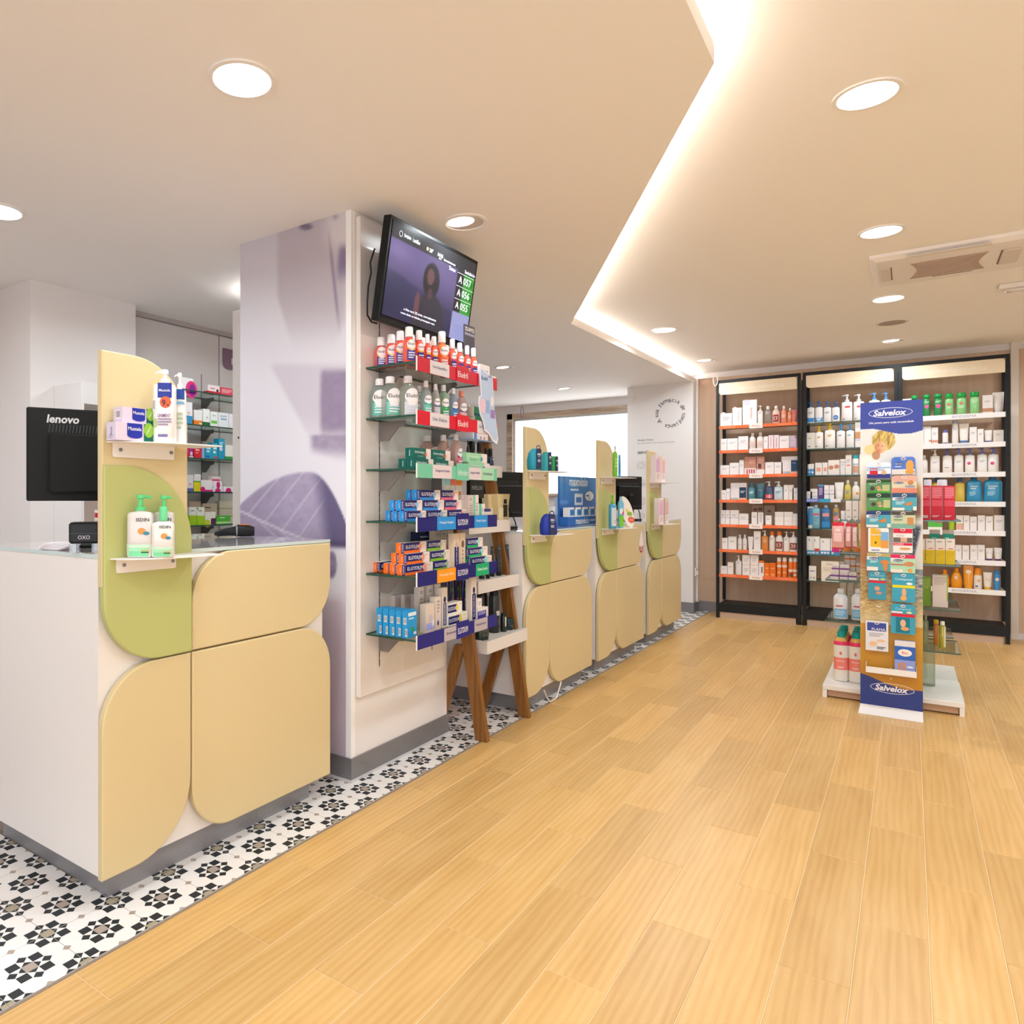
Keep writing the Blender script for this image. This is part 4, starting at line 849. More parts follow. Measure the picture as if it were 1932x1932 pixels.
row(*o1, 0, 6, [(80, 129, 1482, B_, 'low white carton', WC, (), GS), (131, 175, 1453, B_, 'white carton with peach top', WC, ((.9, .95, 'f4c8a8'),), GS), (189, 238, 1402, 'pump', 'white pump bottle', 'ece9ea', 'efebea', GS), (243, 302, 1397, B_, 'tall stacked white cartons', WC, ((.5, .52, 'f0b8a0'),), (('l', -.3, .3, .65, .85, 3, 'd4ccd0'), ('l', -.3, .3, .15, .35, 3, 'd4ccd0'))), (304, 366, 1397, B_, 'tall stacked white cartons, second', WC, ((.5, .52, 'f0b8a0'),), (('l', -.3, .3, .65, .85, 3, 'd4ccd0'), ('l', -.3, .3, .15, .35, 3, 'd4ccd0'))), (368, 408, 1441, B_, 'white carton with orange top', WC, ((.85, 1, 'ee7d3a'),), (('r', 0, .25, .2, .6, '8a5a4a'),)), (410, 450, 1458, B_, 'orange carton', 'ee7420', (), (('r', -.3, .3, .55, .65, 'f5a868'), ('r', -.3, .3, .08, .2, 'f5a868'))), (451, 497, 1458, B_, 'orange carton, second of the pair', 'ee7420', (), (('r', -.3, .3, .55, .65, 'f5a868'), ('r', -.3, .3, .08, .2, 'f5a868'))), (501, 540, 1417, 'can', 'white and orange spray', 'ef7a22', 'f3eee9', (('r', -.3, .3, .18, .3, 'f6b27a'),), ((.50, .62, 'f3e3d5'),)), (542, 583, 1417, 'can', 'white and orange spray, second', 'ef7a22', 'f3eee9', (('r', -.3, .3, .18, .3, 'f6b27a'),), ((.50, .62, 'f3e3d5'),)), (590, 629, 1420, 'can', 'white and orange spray, third', 'ef7a22', 'f3eee9', (('r', -.2, .4, .05, .25, '7a5040'),), ((.3, .42, 'f3e3d5'),)), (633, 671, 1420, 'can', 'white and orange spray, fourth', 'ef7a22', 'f3eee9', (('r', -.3, .3, .1, .2, 'e9ddd6'),), ((.3, .42, 'f3e3d5'),))])
# ---- middle unit
o2 = (1500, 660, .22360); o3 = (1500, 940, .22360)
BL = '3f6fb4'
row(*o2, 1, 0, [(97, 163, 438, 'pump', 'white pump bottle with blue label', 'eceaec', '2f66ae', (('r', -.48, .48, .05, .24, '3d8ccb'), ('l', -.3, .3, .42, .52, 2, '8aa0b8'))), (166, 234, 435, 'pump', 'white pump bottle with blue seal', 'eceaec', '2f66ae', (('r', -.48, .48, .05, .24, '3d8ccb'), ('e', 0, .19, .32, .32, 'd6e2ee'), ('t', '50%', 0, .19, .4, None, '2f66ae'))), (239, 307, 438, 'pump', 'white pump bottle with grey label', 'eceaec', '2f66ae', (('l', -.3, .3, .42, .52, 2, '8aa0b8'),)), (309, 378, 438, 'pump', 'white pump bottle with round blue seal', 'eceaec', '2f66ae', (('e', .0, .22, .34, .34, '3d7cc4'), ('t', '50%', 0, .22, .42, None, 'e8eef6'))), (388, 485, 375, 'pump', 'large white pump bottle with red mark', 'efebeb', 'e4e2e4', (('r', -.15, .3, .50, .56, 'd04a4a'), ('l', -.4, -.1, .06, .1, 1, '555555'))), (488, 585, 372, 'pump', 'large white pump bottle with red mark, second', 'efebeb', 'e4e2e4', (('r', -.15, .3, .50, .56, 'd04a4a'), ('l', -.4, -.1, .06, .1, 1, '555555'))), (619, 718, 362, 'pump', 'large white bottle with blue pump', 'f0eded', '5b97d2', (('l', -.3, .3, .55, .62, 2, '8aa0b8'),)), (723, 810, 360, 'pump', 'large white bottle with blue pump, second', 'f0eded', '5b97d2', (('l', -.3, .3, .55, .62, 2, '8aa0b8'),))])
row(*o2, 1, 1, [(86, 155, 700, B_, 'white carton', 'efeae6', (), (('l', -.3, .1, .6, .7, 2, 'd9b060'), ('l', -.3, 0, .1, .2, 1, '444444'))), (163, 238, 642, 'pump', 'white bottle with yellow pump', 'f1edea', 'e6b822', (('l', -.2, .2, .45, .55, 2, 'd9a040'), ('l', -.4, -.1, .08, .12, 1, '444444'))), (246, 340, 618, 'pump', 'larger white bottle with yellow pump', 'f1edea', 'e6b822', (('l', -.2, .2, .45, .55, 2, 'd9a040'), ('l', -.4, -.1, .08, .12, 1, '444444'))), (348, 423, 628, 'pump', 'white bottle with blue pump', 'efecec', '4f8ed0', (('l', -.3, .2, .5, .56, 1, '7a90a8'),)), (429, 500, 626, 'pump', 'white bottle with blue pump, second', 'efecec', '4f8ed0', (('l', -.3, .2, .5, .56, 1, '7a90a8'),)), (506, 575, 612, B_, 'white carton with tan picture', 'f0ebe9', ((.35, .62, 'cf9a6c'), (.25, .35, 'cfd4e4')), ())])
row(*o2, 1, 2, [(76, 120, 965, 'can', 'white and blue roll on', '4a90cc', 'f0eef0', (('l', -.3, .3, .2, .35, 2, 'd5e4f0'),), (), dict(capz=.55)), (121, 165, 962, 'can', 'white and blue roll on, second', '4a90cc', 'f0eef0', (('e', .1, .25, .25, .25, 'e2ebf4'),), (), dict(capz=.55)), (169, 229, 953, B_, 'white carton with peach print', 'efe9e6', (), (('r', -.3, .3, .3, .6, 'e6a48a'),)), (231, 275, 951, B_, 'white carton with peach print, second', 'efe9e6', (), (('r', -.3, .3, .3, .6, 'e6a48a'),)), (278, 378, 930, B_, 'white carton with round face pictures', 'efe6e2', (), (('e', -.24, .5, .22, .22, 'c98a70'), ('e', .24, .55, .22, .22, 'c98a70'))), (381, 424, 922, B_, 'pale grey carton', 'ece6e8', ((.75, .85, 'cfc6d4'),), GS), (426, 477, 888, B_, 'tall white carton with red spot', 'f0eae8', (), (('r', -.3, .3, .45, .5, 'd8605a'), ('l', -.3, .3, .6, .8, 2, 'c9bfc4'))), (481, 540, 888, 'can', 'white bottle with turquoise cap', 'eef0f0', '2fa8b8', (('r', -.4, .4, .1, .45, 'd8a890'), ('r', -.4, .4, .5, .56, '9fc4d8')), (), dict(capz=.82)), (542, 590, 880, B_, 'tall white carton with orange spot', 'f0ebe9', (), (('r', -.3, .3, .1, .2, 'e68a50'),))])
row(*o2, 1, 3, [(76, 122, 1195, B_, 'small white carton', 'efebec', (), GS), (129, 190, 1173, B_, 'white carton with blue line', 'efebec', ((.3, .34, '7fa0c0'),), GS), (192, 243, 1137, B_, 'purple carton', '5a4680', ((.88, 1, '4f9ac8'),), (('l', -.3, .3, .3, .8, 5, 'c9bcd8'),)), (246, 287, 1142, B_, 'white carton with lilac line', 'f1edef', ((.35, .42, 'b8b0d0'),), GS), (289, 330, 1142, B_, 'white carton with lilac line, second', 'f1edef', ((.35, .42, 'b8b0d0'),), GS), (332, 412, 1118, 'tube', 'white tube with narrow base', 'f1eeef', 'efecec', (('l', -.25, .25, .5, .56, 1, '8a88c0'),)), (414, 474, 1100, 'bottle', 'pale yellow bottle with clear cap', 'd6c860', 'e2dcd0', (('l', -.3, .3, .3, .5, 2, '8a90b0'),), .6), (477, 547, 1112, 'bottle', 'white bottle with amber drop', 'efeae6', 'e6e6ea', (('e', .2, .35, .2, .2, 'e69a3a'),)), (552, 620, 1105, 'bottle', 'white bottle partly behind the banner', 'efeae6', 'e6e6ea', ())])
row(*o3, 1, 4, [(68, 132, 68, 'tube', 'blue and orange sun cream tube', '2f86c4', 'f1ece8', (('r', -.4, .4, .62, .98, 'e6d9cc'), ('r', -.4, .4, .16, .36, 'f0862c'))), (134, 212, 57, 'bottle', 'light blue lotion bottle', '7fbcd8', 'd9e6ee', (('r', -.3, .4, .56, .64, 'd85a78'), ('l', -.3, .3, .3, .5, 3, '5a9cc0')), {'capz': .9, 'shoulder': .8, 'p': 4}), (218, 300, 60, 'bottle', 'dark blue lotion bottle', '2a6ca8', 'c9d4ea', (('r', -.35, .35, .52, .66, 'e6a0a8'), ('r', -.45, .45, .05, .3, '3a8ccc')), {'capz': .9, 'shoulder': .8, 'p': 4}), (312, 376, 55, 'bottle', 'amber bottle with blue spot', 'b08a58', 'd9dde6', (('e', 0, .62, .22, .22, '3a86cc'), ('r', -.4, .4, .35, .5, 'e090a0')), .5, {'capz': .9, 'shoulder': .8}), (388, 440, 110, 'bottle', 'white bottle behind the hooks', 'eef0f4', 'b8c4e0', ())])
row(*o3, 1, 5, [(71, 139, 322, B_, 'white and blue carton', 'f0eef0', ((0, .24, '5f9fc8'),), (('t', 'b', -.15, .82, .2, .16, '6f9cc0'), ('e', -.3, .1, .12, .12, 'dfeaf2'), ('e', 0, .1, .12, .12, 'dfeaf2'), ('e', .3, .1, .12, .12, 'dfeaf2'))), (141, 208, 324, B_, 'white and blue carton with red badge', 'f0eef0', ((0, .24, '5f9fc8'),), (('t', 'b', -.1, .82, .2, .16, '6f9cc0'), ('r', -.15, .45, .18, .34, 'd0463c'), ('e', -.2, .1, .12, .12, 'dfeaf2'), ('e', .2, .1, .12, .12, 'dfeaf2'))), (210, 298, 340, B_, 'wide white and blue carton', 'f0eef0', ((0, .26, '4d8fbf'),), (('t', 'b', -.2, .82, .17, .16, '6f9cc0'), ('e', -.3, .13, .13, .13, 'e4ecf4'), ('e', 0, .13, .13, .13, 'e4ecf4'), ('e', .3, .13, .13, .13, 'e4ecf4'))), (300, 380, 342, B_, 'wide white and blue carton, second', 'f0eef0', ((0, .26, '4d8fbf'),), (('t', 'b', -.2, .82, .17, .16, '6f9cc0'), ('e', -.3, .13, .13, .13, 'e4ecf4')))])
row(*o3, 1, 6, [(116, 178, 573, B_, 'small white carton with blue band', 'f1ecea', (), (('r', -.35, .35, .62, .70, '8898cc'), ('r', -.3, -.15, .15, .25, '8a8088'), ('r', .1, .3, .15, .25, '8a8088'))), (219, 372, 533, B_, 'large cream picture carton', 'efe6da', (), (('l', -.2, .35, .8, .9, 1, 'c4b4a8'), ('l', -.4, .2, .5, .7, 3, 'd8c8ba'), ('e', .1, .12, .1, .1, 'e0a83a')))])
# ---- right unit
row(*o2, 2, 0, [(886, 965, 415, B_, 'white carton beside the banner', WC, (), GS), (976, 1040, 385, 'bottle', 'dark green shampoo bottle', '1f8a4a', '1a9a50', (('e', 0, .45, .3, .3, 'd8609a'),), {'neck': .8, 'capz': .86, 'shoulder': .7}), (1076, 1145, 378, 'bottle', 'dark green shampoo bottle with pink spot', '1f8a4a', '1a9a50', (('e', 0, .45, .3, .3, 'd8609a'), ('l', -.3, .3, .6, .7, 2, 'bfe0c8')), {'neck': .8, 'capz': .86, 'shoulder': .7}), (1170, 1246, 372, 'bottle', 'dark green shampoo bottle with pink spot, second', '1f8a4a', '1a9a50', (('e', 0, .45, .3, .3, 'd8609a'), ('l', -.3, .3, .6, .7, 2, 'bfe0c8')), {'neck': .8, 'capz': .86, 'shoulder': .7}), (1264, 1340, 368, 'bottle', 'light green bottle with dark green cap', '8fd08a', '1f9a44', (('e', -.05, .5, .24, .18, 'd8707a'), ('l', -.3, .3, .3, .4, 2, 'd8ecd0')), {'neck': .86, 'capz': .80, 'shoulder': .68}), (1363, 1450, 360, 'bottle', 'light green bottle with dark green cap, second', '8fd08a', '1f9a44', (('e', -.05, .52, .22, .16, 'd8707a'), ('l', -.3, .3, .3, .4, 2, 'd8ecd0')), {'neck': .86, 'capz': .80, 'shoulder': .68}), (1475, 1560, 353, 'bottle', 'light green bottle with dark green cap, third', '8fd08a', '1f9a44', (('l', -.3, .3, .5, .65, 3, 'd0e6c8'),), {'neck': .86, 'capz': .80, 'shoulder': .68}), (1581, 1671, 382, B_, 'white carton with copper base', 'e6dfdc', ((.08, .28, 'c08a6c'),), (('l', -.3, .3, .6, .7, 2, 'b8aeb0'),)), (1676, 1778, 355, 'tube', 'broad white tube', 'ece8e6', 'e6e2e0', (('l', -.3, .3, .45, .55, 2, 'b8b0b4'),))])
row(*o2, 2, 1, [(1040, 1086, 648, B_, 'white carton beside the banner', WC, (), GS), (1087, 1149, 648, B_, 'tall white carton', WC, (), (('r', .2, .5, .15, .25, 'd88a80'),)), (1151, 1208, 655, B_, 'white carton with red and tan base', WC, ((.1, .25, 'd8a088'),), GS), (1243, 1295, 675, 'can', 'short white spray with violet cap', 'f0edee', '6a6ab4', (('r', -.4, .4, .04, .1, '5a5aa8'),)), (1323, 1381, 596, 'can', 'tall white spray', 'f1eeee', 'a8b4c8', GS, (), dict(capz=.86)), (1384, 1470, 622, 'tube', 'white tube with blue base', 'f0ece8', '5a86c0', (('l', -.3, .3, .5, .6, 2, 'c0b8ba'),)), (1472, 1535, 652, B_, 'white carton', WC, (), GS), (1539, 1592, 668, B_, 'lower white carton', WC, (), GS), (1598, 1667, 677, 'tube', 'small white tube with blue base', 'f0edec', '5a70b8', GS), (1673, 1762, 677, B_, 'square white carton', 'ece7e2', (), GS)])
row(*o2, 2, 2, [(1060, 1122, 890, 'bottle', 'white bottle beside the banner', 'f0eeee', 'e6e6ea', ()), (1139, 1224, 840, 'pump', 'white pump bottle', 'efecec', 'e9e6e6', (('l', -.3, .3, .4, .5, 2, 'cfc8cc'),)), (1244, 1329, 838, 'pump', 'white bottle with violet pump', 'f0eeee', '6a76c0', (('l', -.3, .3, .2, .24, 1, '7a7a90'),)), (1341, 1424, 832, 'pump', 'white bottle with violet pump, second', 'f0eeee', '6a76c0', (('l', -.3, .3, .4, .5, 2, 'cfc8cc'),)), (1433, 1520, 832, 'pump', 'white bottle with violet pump and pink spot', 'f0eeee', '6a76c0', (('e', -.1, .38, .2, .2, 'd8548a'),)), (1536, 1624, 825, 'pump', 'larger white bottle with violet pump', 'f0eeee', '6a76c0', (('l', -.3, .3, .4, .5, 2, 'cfc8cc'),)), (1627, 1722, 825, 'pump', 'larger white bottle with violet pump and pink spot', 'f0eeee', '6a76c0', (('e', -.1, .36, .2, .2, 'd8548a'),))])
row(*o2, 2, 3, [(1082, 1140, 1082, 'bottle', 'yellow oil bottle beside the banner', 'd8bc50', '2f66a8', (), .5, {'shoulder': .72, 'p': 3}), (1150, 1255, 1078, 'bottle', 'yellow oil bottle behind red cartons', 'd8bc50', '2f66a8', (), .5, {'shoulder': .72, 'p': 3}), (1345, 1438, 1078, 'bottle', 'yellow oil bottle right of the red cartons', 'dcc050', '2f66a8', (), .45, {'shoulder': .72, 'p': 3}), (1444, 1580, 1075, 'bottle', 'large blue gel bottle', '2496cc', '2474b0', (('l', -.25, .25, .5, .66, 2, 'c8e2f0'), ('l', -.3, .1, .25, .42, 4, 'a8d4ea')), .6, {'shoulder': .78, 'capz': .90, 'p': 4}), (1588, 1755, 1072, 'bottle', 'largest blue gel bottle', '2496cc', '2474b0', (('l', -.25, .25, .5, .66, 2, 'c8e2f0'), ('l', -.3, .1, .25, .42, 4, 'a8d4ea')), .6, {'shoulder': .78, 'capz': .90, 'p': 4})])
row(*o3, 2, 4, [(1290, 1356, 170, 'jar', 'lime tub behind the glass display', 'a4cf2a', '8cc022', (), .3, .8), (1358, 1419, 145, B_, 'white carton with yellow and red base', 'efece6', ((.05, .4, 'e6b0a0'), (.4, .46, 'c8d060')), ()), (1421, 1473, 145, B_, 'white carton', WC, (), GS), (1476, 1535, 155, B_, 'lower white carton', WC, (), GS), (1541, 1604, 145, B_, 'white carton, third of the group', WC, (), GS), (1608, 1674, 153, B_, 'white carton with ochre edge', WC, (), (('r', .44, .5, 0, 1, 'b0a040'), *GS)), (1686, 1776, 145, B_, 'broad white carton at the frame', WC, (), GS), (1120, 1245, 190, B_, 'green and white carton seen below red cartons', '5cbc4a', ((.0, .3, 'eef0ea'),), (('r', 0, .45, .8, 1, 'd84a7a'),))])
row(*o3, 2, 5, [(1352, 1407, 395, B_, 'white carton', WC, (), GS), (1411, 1470, 398, B_, 'white carton, second', WC, (), GS), (1477, 1540, 395, B_, 'white carton, third', WC, (), GS), (1541, 1602, 395, B_, 'white carton, fourth', WC, (), GS), (1608, 1672, 422, 'tube', 'small white tub with purple base', 'f0eded', '5a3a80', GS), (1679, 1750, 420, 'tube', 'small white tub with purple base, second', 'f0eded', '5a3a80', GS)])
row(*o3, 2, 6, [(1228, 1306, 606, 'bottle', 'orange sun bottle behind the glass display', 'f09a20', 'ee8a1c', (), {'shoulder': .5}), (1313, 1416, 590, 'bottle', 'round orange sun bottle', 'f2a01e', 'ef8f1e', (('e', -.05, .52, .18, .2, 'f3d0b0'),), {'shoulder': .42, 'neck': .36}), (1418, 1510, 568, 'tube', 'orange sun tube', 'f2a01e', 'f0a834', (('e', 0, .72, .26, .26, 'f3dcc4'), ('r', -.4, .4, .17, .2, 'f5d9a0'))), (1506, 1582, 590, 'can', 'white sun spray with orange cap', 'f1ece4', 'ef962c', (('e', .1, .4, .2, .2, 'e6b88a'), ('r', -.3, 0, .1, .16, '3f5fa0')), (), dict(capz=.66)), (1588, 1666, 628, 'tube', 'white and yellow sun tube', 'f0e6da', 'f0b83a', (('l', -.2, .3, .5, .7, 2, 'e0b080'),)), (1675, 1737, 612, 'can', 'blue sun spray', '3f92d0', '3a86c8', (('e', 0, .55, .3, .3, 'e6e0dc'),))])
# ================================================================== GOODS ON THE COLUMN SHELVES (front faces +x)
SHN = ['top', 'second', 'third', 'fourth', 'fifth', 'lowest']
GC = 'goods on the glass shelves of the column'
def cg(kind, label, px0, px1, Xf, si, h, d, *a, lift=0.0, z=None, rz=R(90), group=GC, Ymin=2.408, **kw):
    """goods whose front stands at x = Xf, spanning the photograph's px0..px1"""
    A, B = onX(px0, 900, Xf)[1], onX(px1, 900, Xf)[1]; w = (B-A)*.985
    if kind in ('bottle', 'jar', 'can', 'tube'):
        q = (B+A)/2; w = (px1-px0)*(Xf*_fw[0]+q*_fw[1])/FPX*1.12; d = w if kind != 'tube' else w*.7
    yc = max((A+B)/2, Ymin+w/2); z0 = (SZ[si] if z is None else z)+lift+.0005
    return good(kind, label, (Xf-d/2, yc, z0), rz, group, w, h, d, *a, **kw)
def eludril(main, label_c, arc, cap, label_h=.58):
    return (('r', -.40, .40, .06, .36, label_c), ('e', 0, .47, .40, .44, 'f0e9ea'), ('e', 0, .40, .40, .16, arc), ('e', 0, .50, .40, .40, 'efe8e9'), ('t', 'Eludril', 0, .51, .66, None, '3a3436'), ('l', -.3, .3, .10, .30, 3, 'd9dcea'))
RED = 'f0553f'; PUR = '4a3a8c'
def rb(label, px0, px1, Xf, h, cap='f3efef', arc='e6b32a', lab=PUR, c=RED, dens=.62):
    cg('bottle', label, px0, px1, Xf, 0, h, .04, c, cap, eludril(c, lab, arc, cap), dens, capz=.72, neck=.62, shoulder=.56, p=2.6, rz=R(46 if Xf < -1.64 and px0 < 770 else 62))
S1 = ' on the top glass shelf'
rb('small red mouthwash bottle at the back left corner'+S1, 718, 739, -1.795, .135)
rb('red mouthwash bottle, second from the board along the left edge'+S1, 737, 757, -1.745, .140)
rb('red mouthwash bottle with yellow arc, third along the left edge'+S1, 754, 773, -1.695, .146)
rb('tallest red bottle with barcode at the front left corner'+S1, 771, 791, -1.632, .150)
rb('red mouthwash bottle, second in the front row'+S1, 790, 806, -1.632, .148)
rb('red mouthwash bottle, third in the front row'+S1, 806, 817, -1.628, .140)
rb('red mouthwash bottle, fourth in the front row'+S1, 818, 831, -1.628, .140)
rb('tall orange mouthwash bottle in the front row'+S1, 833, 852, -1.630, .178, arc='e8862c', lab='f06a3c', c='f2703c')
rb('red mouthwash bottle right of the tall orange one'+S1, 853, 866, -1.628, .158, arc='c8506a')
rb('red mouthwash bottle, seventh in the front row'+S1, 867, 880, -1.628, .152, arc='c8506a')
rb('red mouthwash bottle, eighth in the front row'+S1, 881, 892, -1.628, .150, arc='c8304a')
rb('last red mouthwash bottle at the right end'+S1, 893, 905, -1.628, .150, arc='c8304a')
for i, (a, c, X) in enumerate(((776, 792, -1.70), (796, 812, -1.69), (815, 832, -1.69), (840, 857, -1.69), (862, 878, -1.69), (884, 899, -1.69))): rb('red mouthwash bottle in the middle row, %s from left' % ORD[i]+S1, a, c, X, .145)
cg('carton', 'white carton with blue triangle right of the red bottles'+S1, 906, 924, -1.64, 0, .085, .05, 'f0eaea', (), (('r', -.1, .3, .3, .7, '9aa8d8'),))
cg('carton', 'low white carton at the right end'+S1, 925, 936, -1.632, 0, .04, .05, 'f0eaea', (), (('r', -.3, .1, .3, .7, '9ab0d8'),))
sg = thing('shelf_sign', 'small black and white sign standing behind the red bottles', 'sign', (-1.70, 3.02, SZ[0]), R(90))
MB().box(-.05, .05, -.003, .003, 0, .275, M('4a4650', .4)).build('board', sg); MB().text('SOS APHTES', 0, .255, .085, .02, -.0036, M('f2e6da', .5)).rect(-.046, .046, .225, .238, -.0034, M('8a8690', .5)).build('lettering', sg)
# hanging advertising card below the red strip
wb = thing('hanging_card', 'pale blue cut out advertising card hanging from the red price strip', 'card', (XF+.013, 2.985, 1.56), R(90))
P = [(-.075, .245), (-.06, .25), (.055, .215), (.06, .15), (.075, .06), (.10, -.03), (.112, -.075), (.10, -.10), (.06, -.09), (.01, -.055), (-.025, -.045), (-.04, -.005), (-.072, .03), (-.085, .075), (-.08, .11), (-.06, .118), (-.07, .18)]
MB().prism(P, -.0015, 0, M('e9e7f2', .35), 'XZ').build('card', wb)
MB().prism([(x*.9+.002, z*.93+.006) for x, z in P], -.0022, -.0016, M('b8cbe8', .35), 'XZ').build('card_print', wb)
b = MB().text('Eludril', -.03, .20, .06, None, -.0028, M('3f5a90', .5)); b.text('NOVO', .03, .215, .035, .012, -.0028, M('5a4a90', .5)); b.ell(-.045, .07, .028, .036, -.0028, M('e6c4d4', .4)); b.ell(.045, .10, .016, .026, -.0028, M('e8e0ea', .4)); b.rect(.03, .075, .02, .06, -.0028, M('9a7fc0', .4)); b.rect(-.015, .02, .04, .10, -.0028, M('8fb4e0', .4)); b.build('card_lettering', wb)
# second shelf: clear mouthwash bottles
S2 = ' on the second glass shelf'
def cb(label, px0, px1, Xf, h, c, arc, lab, cap='efe6e6', dens=.30, **k):
    cg('bottle', label, px0, px1, Xf, 1, h, .05, c, cap, eludril(c, lab, arc, cap), dens, capz=.83, neck=.42, shoulder=.60, p=2.6, rz=R(42 if px0 < 730 else 64), **k)
cb('clear green labelled mouthwash bottle at the back left', 694, 727, -1.775, .170, 'd3e6da', '2ba898', '58b8a0')
cb('clear mouthwash bottle turned to its barcode'+S2, 734, 768, -1.725, .176, 'd8e2d4', '2ba898', '6cc0a8')
cb('clear mouthwash bottle with white label'+S2, 768, 801, -1.665, .178, 'd8dcd0', 'c9c4c8', 'd4d2d6')
cb('clear mouthwash bottle with teal arc in the front row'+S2, 803, 821, -1.645, .165, 'cfe0dc', '2ba898', '6cc0a8')
cb('clear pinkish mouthwash bottle with grey label'+S2, 821, 836, -1.645, .160, 'e0d4cc', '6a70a0', 'd0c8cc')
cb('mouthwash bottle with bright green label'+S2, 836, 854, -1.642, .165, 'bfe0b8', '1f9a50', '2fae5c')
cb('mouthwash bottle with blue label'+S2, 855, 869, -1.642, .160, 'b8cce6', '1f6ab0', '4a86cc')
cb('pink mouthwash bottle with purple arc'+S2, 870, 888, -1.642, .158, 'f0c0b8', '6a2a70', 'e8b0b0', cap='f09078')
cb('lilac mouthwash bottle at the back right'+S2, 884, 897, -1.70, .115, 'cdb8cc', 'b08ab0', 'c8b0c8')
cg('carton', 'green toothpaste carton, upper of two'+S2, 894, 919, -1.635, 1, .045, .04, 'd8c8b4', (), (('r', -.5, .15, 0, 1, '4fb080'), ('r', -.48, .1, .12, .28, '2a4a90')), lift=.046)
cg('carton', 'green toothpaste carton, lower of two'+S2, 896, 924, -1.630, 1, .045, .045, 'd8c8b4', (), (('r', -.5, .15, 0, 1, '4fb080'), ('l', -.4, .05, .4, .7, 1, 'c8e6d4')))
for i, (a, c, X) in enumerate(((790, 812, -1.74), (822, 842, -1.735), (852, 868, -1.735))): cb('clear mouthwash bottle in the back row, %s from left' % ORD[i]+S2, a, c, X, .165, 'd6dcd4', '6ab8a8', 'c4d4cc')
# third shelf
S3 = ', third glass shelf'
def arth(label, a, c, Xf, lift, d=.040):
    cg('carton', label+S3, a, c, Xf, 2, .0435, d, '0f6459', (), (('r', .22, .5, 0, 1, 'efdcd6'), ('t', 'Arthrodont', -.14, .62, .55, .24, 'dfeee8'), ('r', .0, .18, .40, .48, 'd0603c'), ('e', .22, .42, .06, .06, 'd88a70'), ('l', -.25, .15, .12, .3, 2, '5aa090')), lift=lift, endpr=(('t', 'Arthrodont', .05, .5, .6, .16, 'dfe4e0', 90), ('r', -.25, -.12, .1, .9, '0b5048')))
arth('teal toothpaste carton, lower layer front left', 782, 818, -1.645, 0); arth('teal toothpaste carton, lower layer right', 819, 856, -1.645, 0)
arth('teal toothpaste carton, lower layer behind front left', 766, 802, -1.690, 0)
arth('teal toothpaste carton, upper layer left', 779, 813, -1.655, .0445); arth('teal toothpaste carton, upper layer right', 814, 850, -1.655, .0445)
def pb(label, a, c, X): cg('bottle', label+S3, a, c, X, 2, .172, .05, 'f0bdb0', 'eadad8', eludril('', 'e0607a', 'a82a50', ''), .35, capz=.84, neck=.42, shoulder=.58, p=2.5)
pb('pink mouthwash bottle behind the teal cartons, left', 805, 832, -1.785); pb('pink mouthwash bottle, middle one', 836, 857, -1.715); pb('pink mouthwash bottle, right one beside mint cartons', 860, 879, -1.655)
def mint(label, a, c, X, lift): cg('carton', label+S3, a, c, X, 2, .0435, .045, '9fd4ac', (), (('r', .22, .5, 0, 1, 'ecdcd8'), ('t', 'Arthrodont', -.14, .65, .5, .24, 'e2f2e4'), ('e', .22, .4, .05, .05, '4a90a8'), ('l', -.35, .1, .15, .4, 2, '78bc90')), lift=lift, endpr=(('t', 'Arthrodont', 0, .5, .5, .14, '5aa070', 90),))
mint('mint green carton, lower of two', 884, 924, -1.628, 0); mint('mint green carton, upper of two', 880, 919, -1.632, .0445); mint('mint green carton behind the lower one', 872, 908, -1.676, 0)
# fourth and fifth shelves: navy toothpaste cartons
def elg(label, a, c, Xf, si, lift, col, h=.0435, d=.041, Ymin=2.408, base='f0dfd6', circ='8fb8e0', ppos=.0):
    cg('carton', label, a, c, Xf, si, h, d, base, (), (('r', -.5, .20, 0, .26, col), ('r', -.5, .20, .26, 1, '1c1d66'), ('e', .20, .55, .07, .09, circ), ('t', 'ELGYDIUM', -.15, .60, .56, .34, 'f0ecf4'), ('l', -.05, .16, .34, .42, 1, 'c8a8c8'), ('l', .27, .46, .72, .84, 1, 'c8b0a4')), lift=lift, Ymin=Ymin, endpr=(('r', -.5, .15, 0, 1, col), ('r', .15, .5, 0, 1, '1c1d66'), ('t', 'ELGYDIUM', .32, .5, .8, .16, 'ead8e8', 90), ('t', 'gengivas', -.08, .5, .5, .10, 'dfe8f4', 90)))
BLU = '2b8ed6'; PK = 'e86a84'; OG = 'f4701f'; LM = '86bf2c'; GN = '17a768'
F4 = ' fourth glass shelf'
elg('blue and navy toothpaste carton, bottom layer front left,'+F4, 768, 804, -1.652, 3, 0, BLU); elg('blue and navy toothpaste carton, bottom layer middle,'+F4, 805, 844, -1.652, 3, 0, BLU); elg('pink and navy toothpaste carton, bottom layer right,'+F4, 845, 882, -1.652, 3, 0, PK, circ='e88a98')
elg('blue and navy toothpaste carton, bottom layer second row,'+F4, 755, 791, -1.696, 3, 0, BLU); elg('blue and navy toothpaste carton, bottom layer back row,'+F4, 742, 778, -1.740, 3, 0, BLU)
elg('blue and navy toothpaste carton, middle layer left,'+F4, 762, 797, -1.668, 3, .0445, BLU); elg('blue and navy toothpaste carton, middle layer centre,'+F4, 798, 838, -1.668, 3, .0445, BLU); elg('pink and navy toothpaste carton, middle layer right,'+F4, 839, 871, -1.668, 3, .0445, PK, circ='e88a98')
elg('blue and navy toothpaste carton, middle layer back,'+F4, 749, 784, -1.711, 3, .0445, BLU)
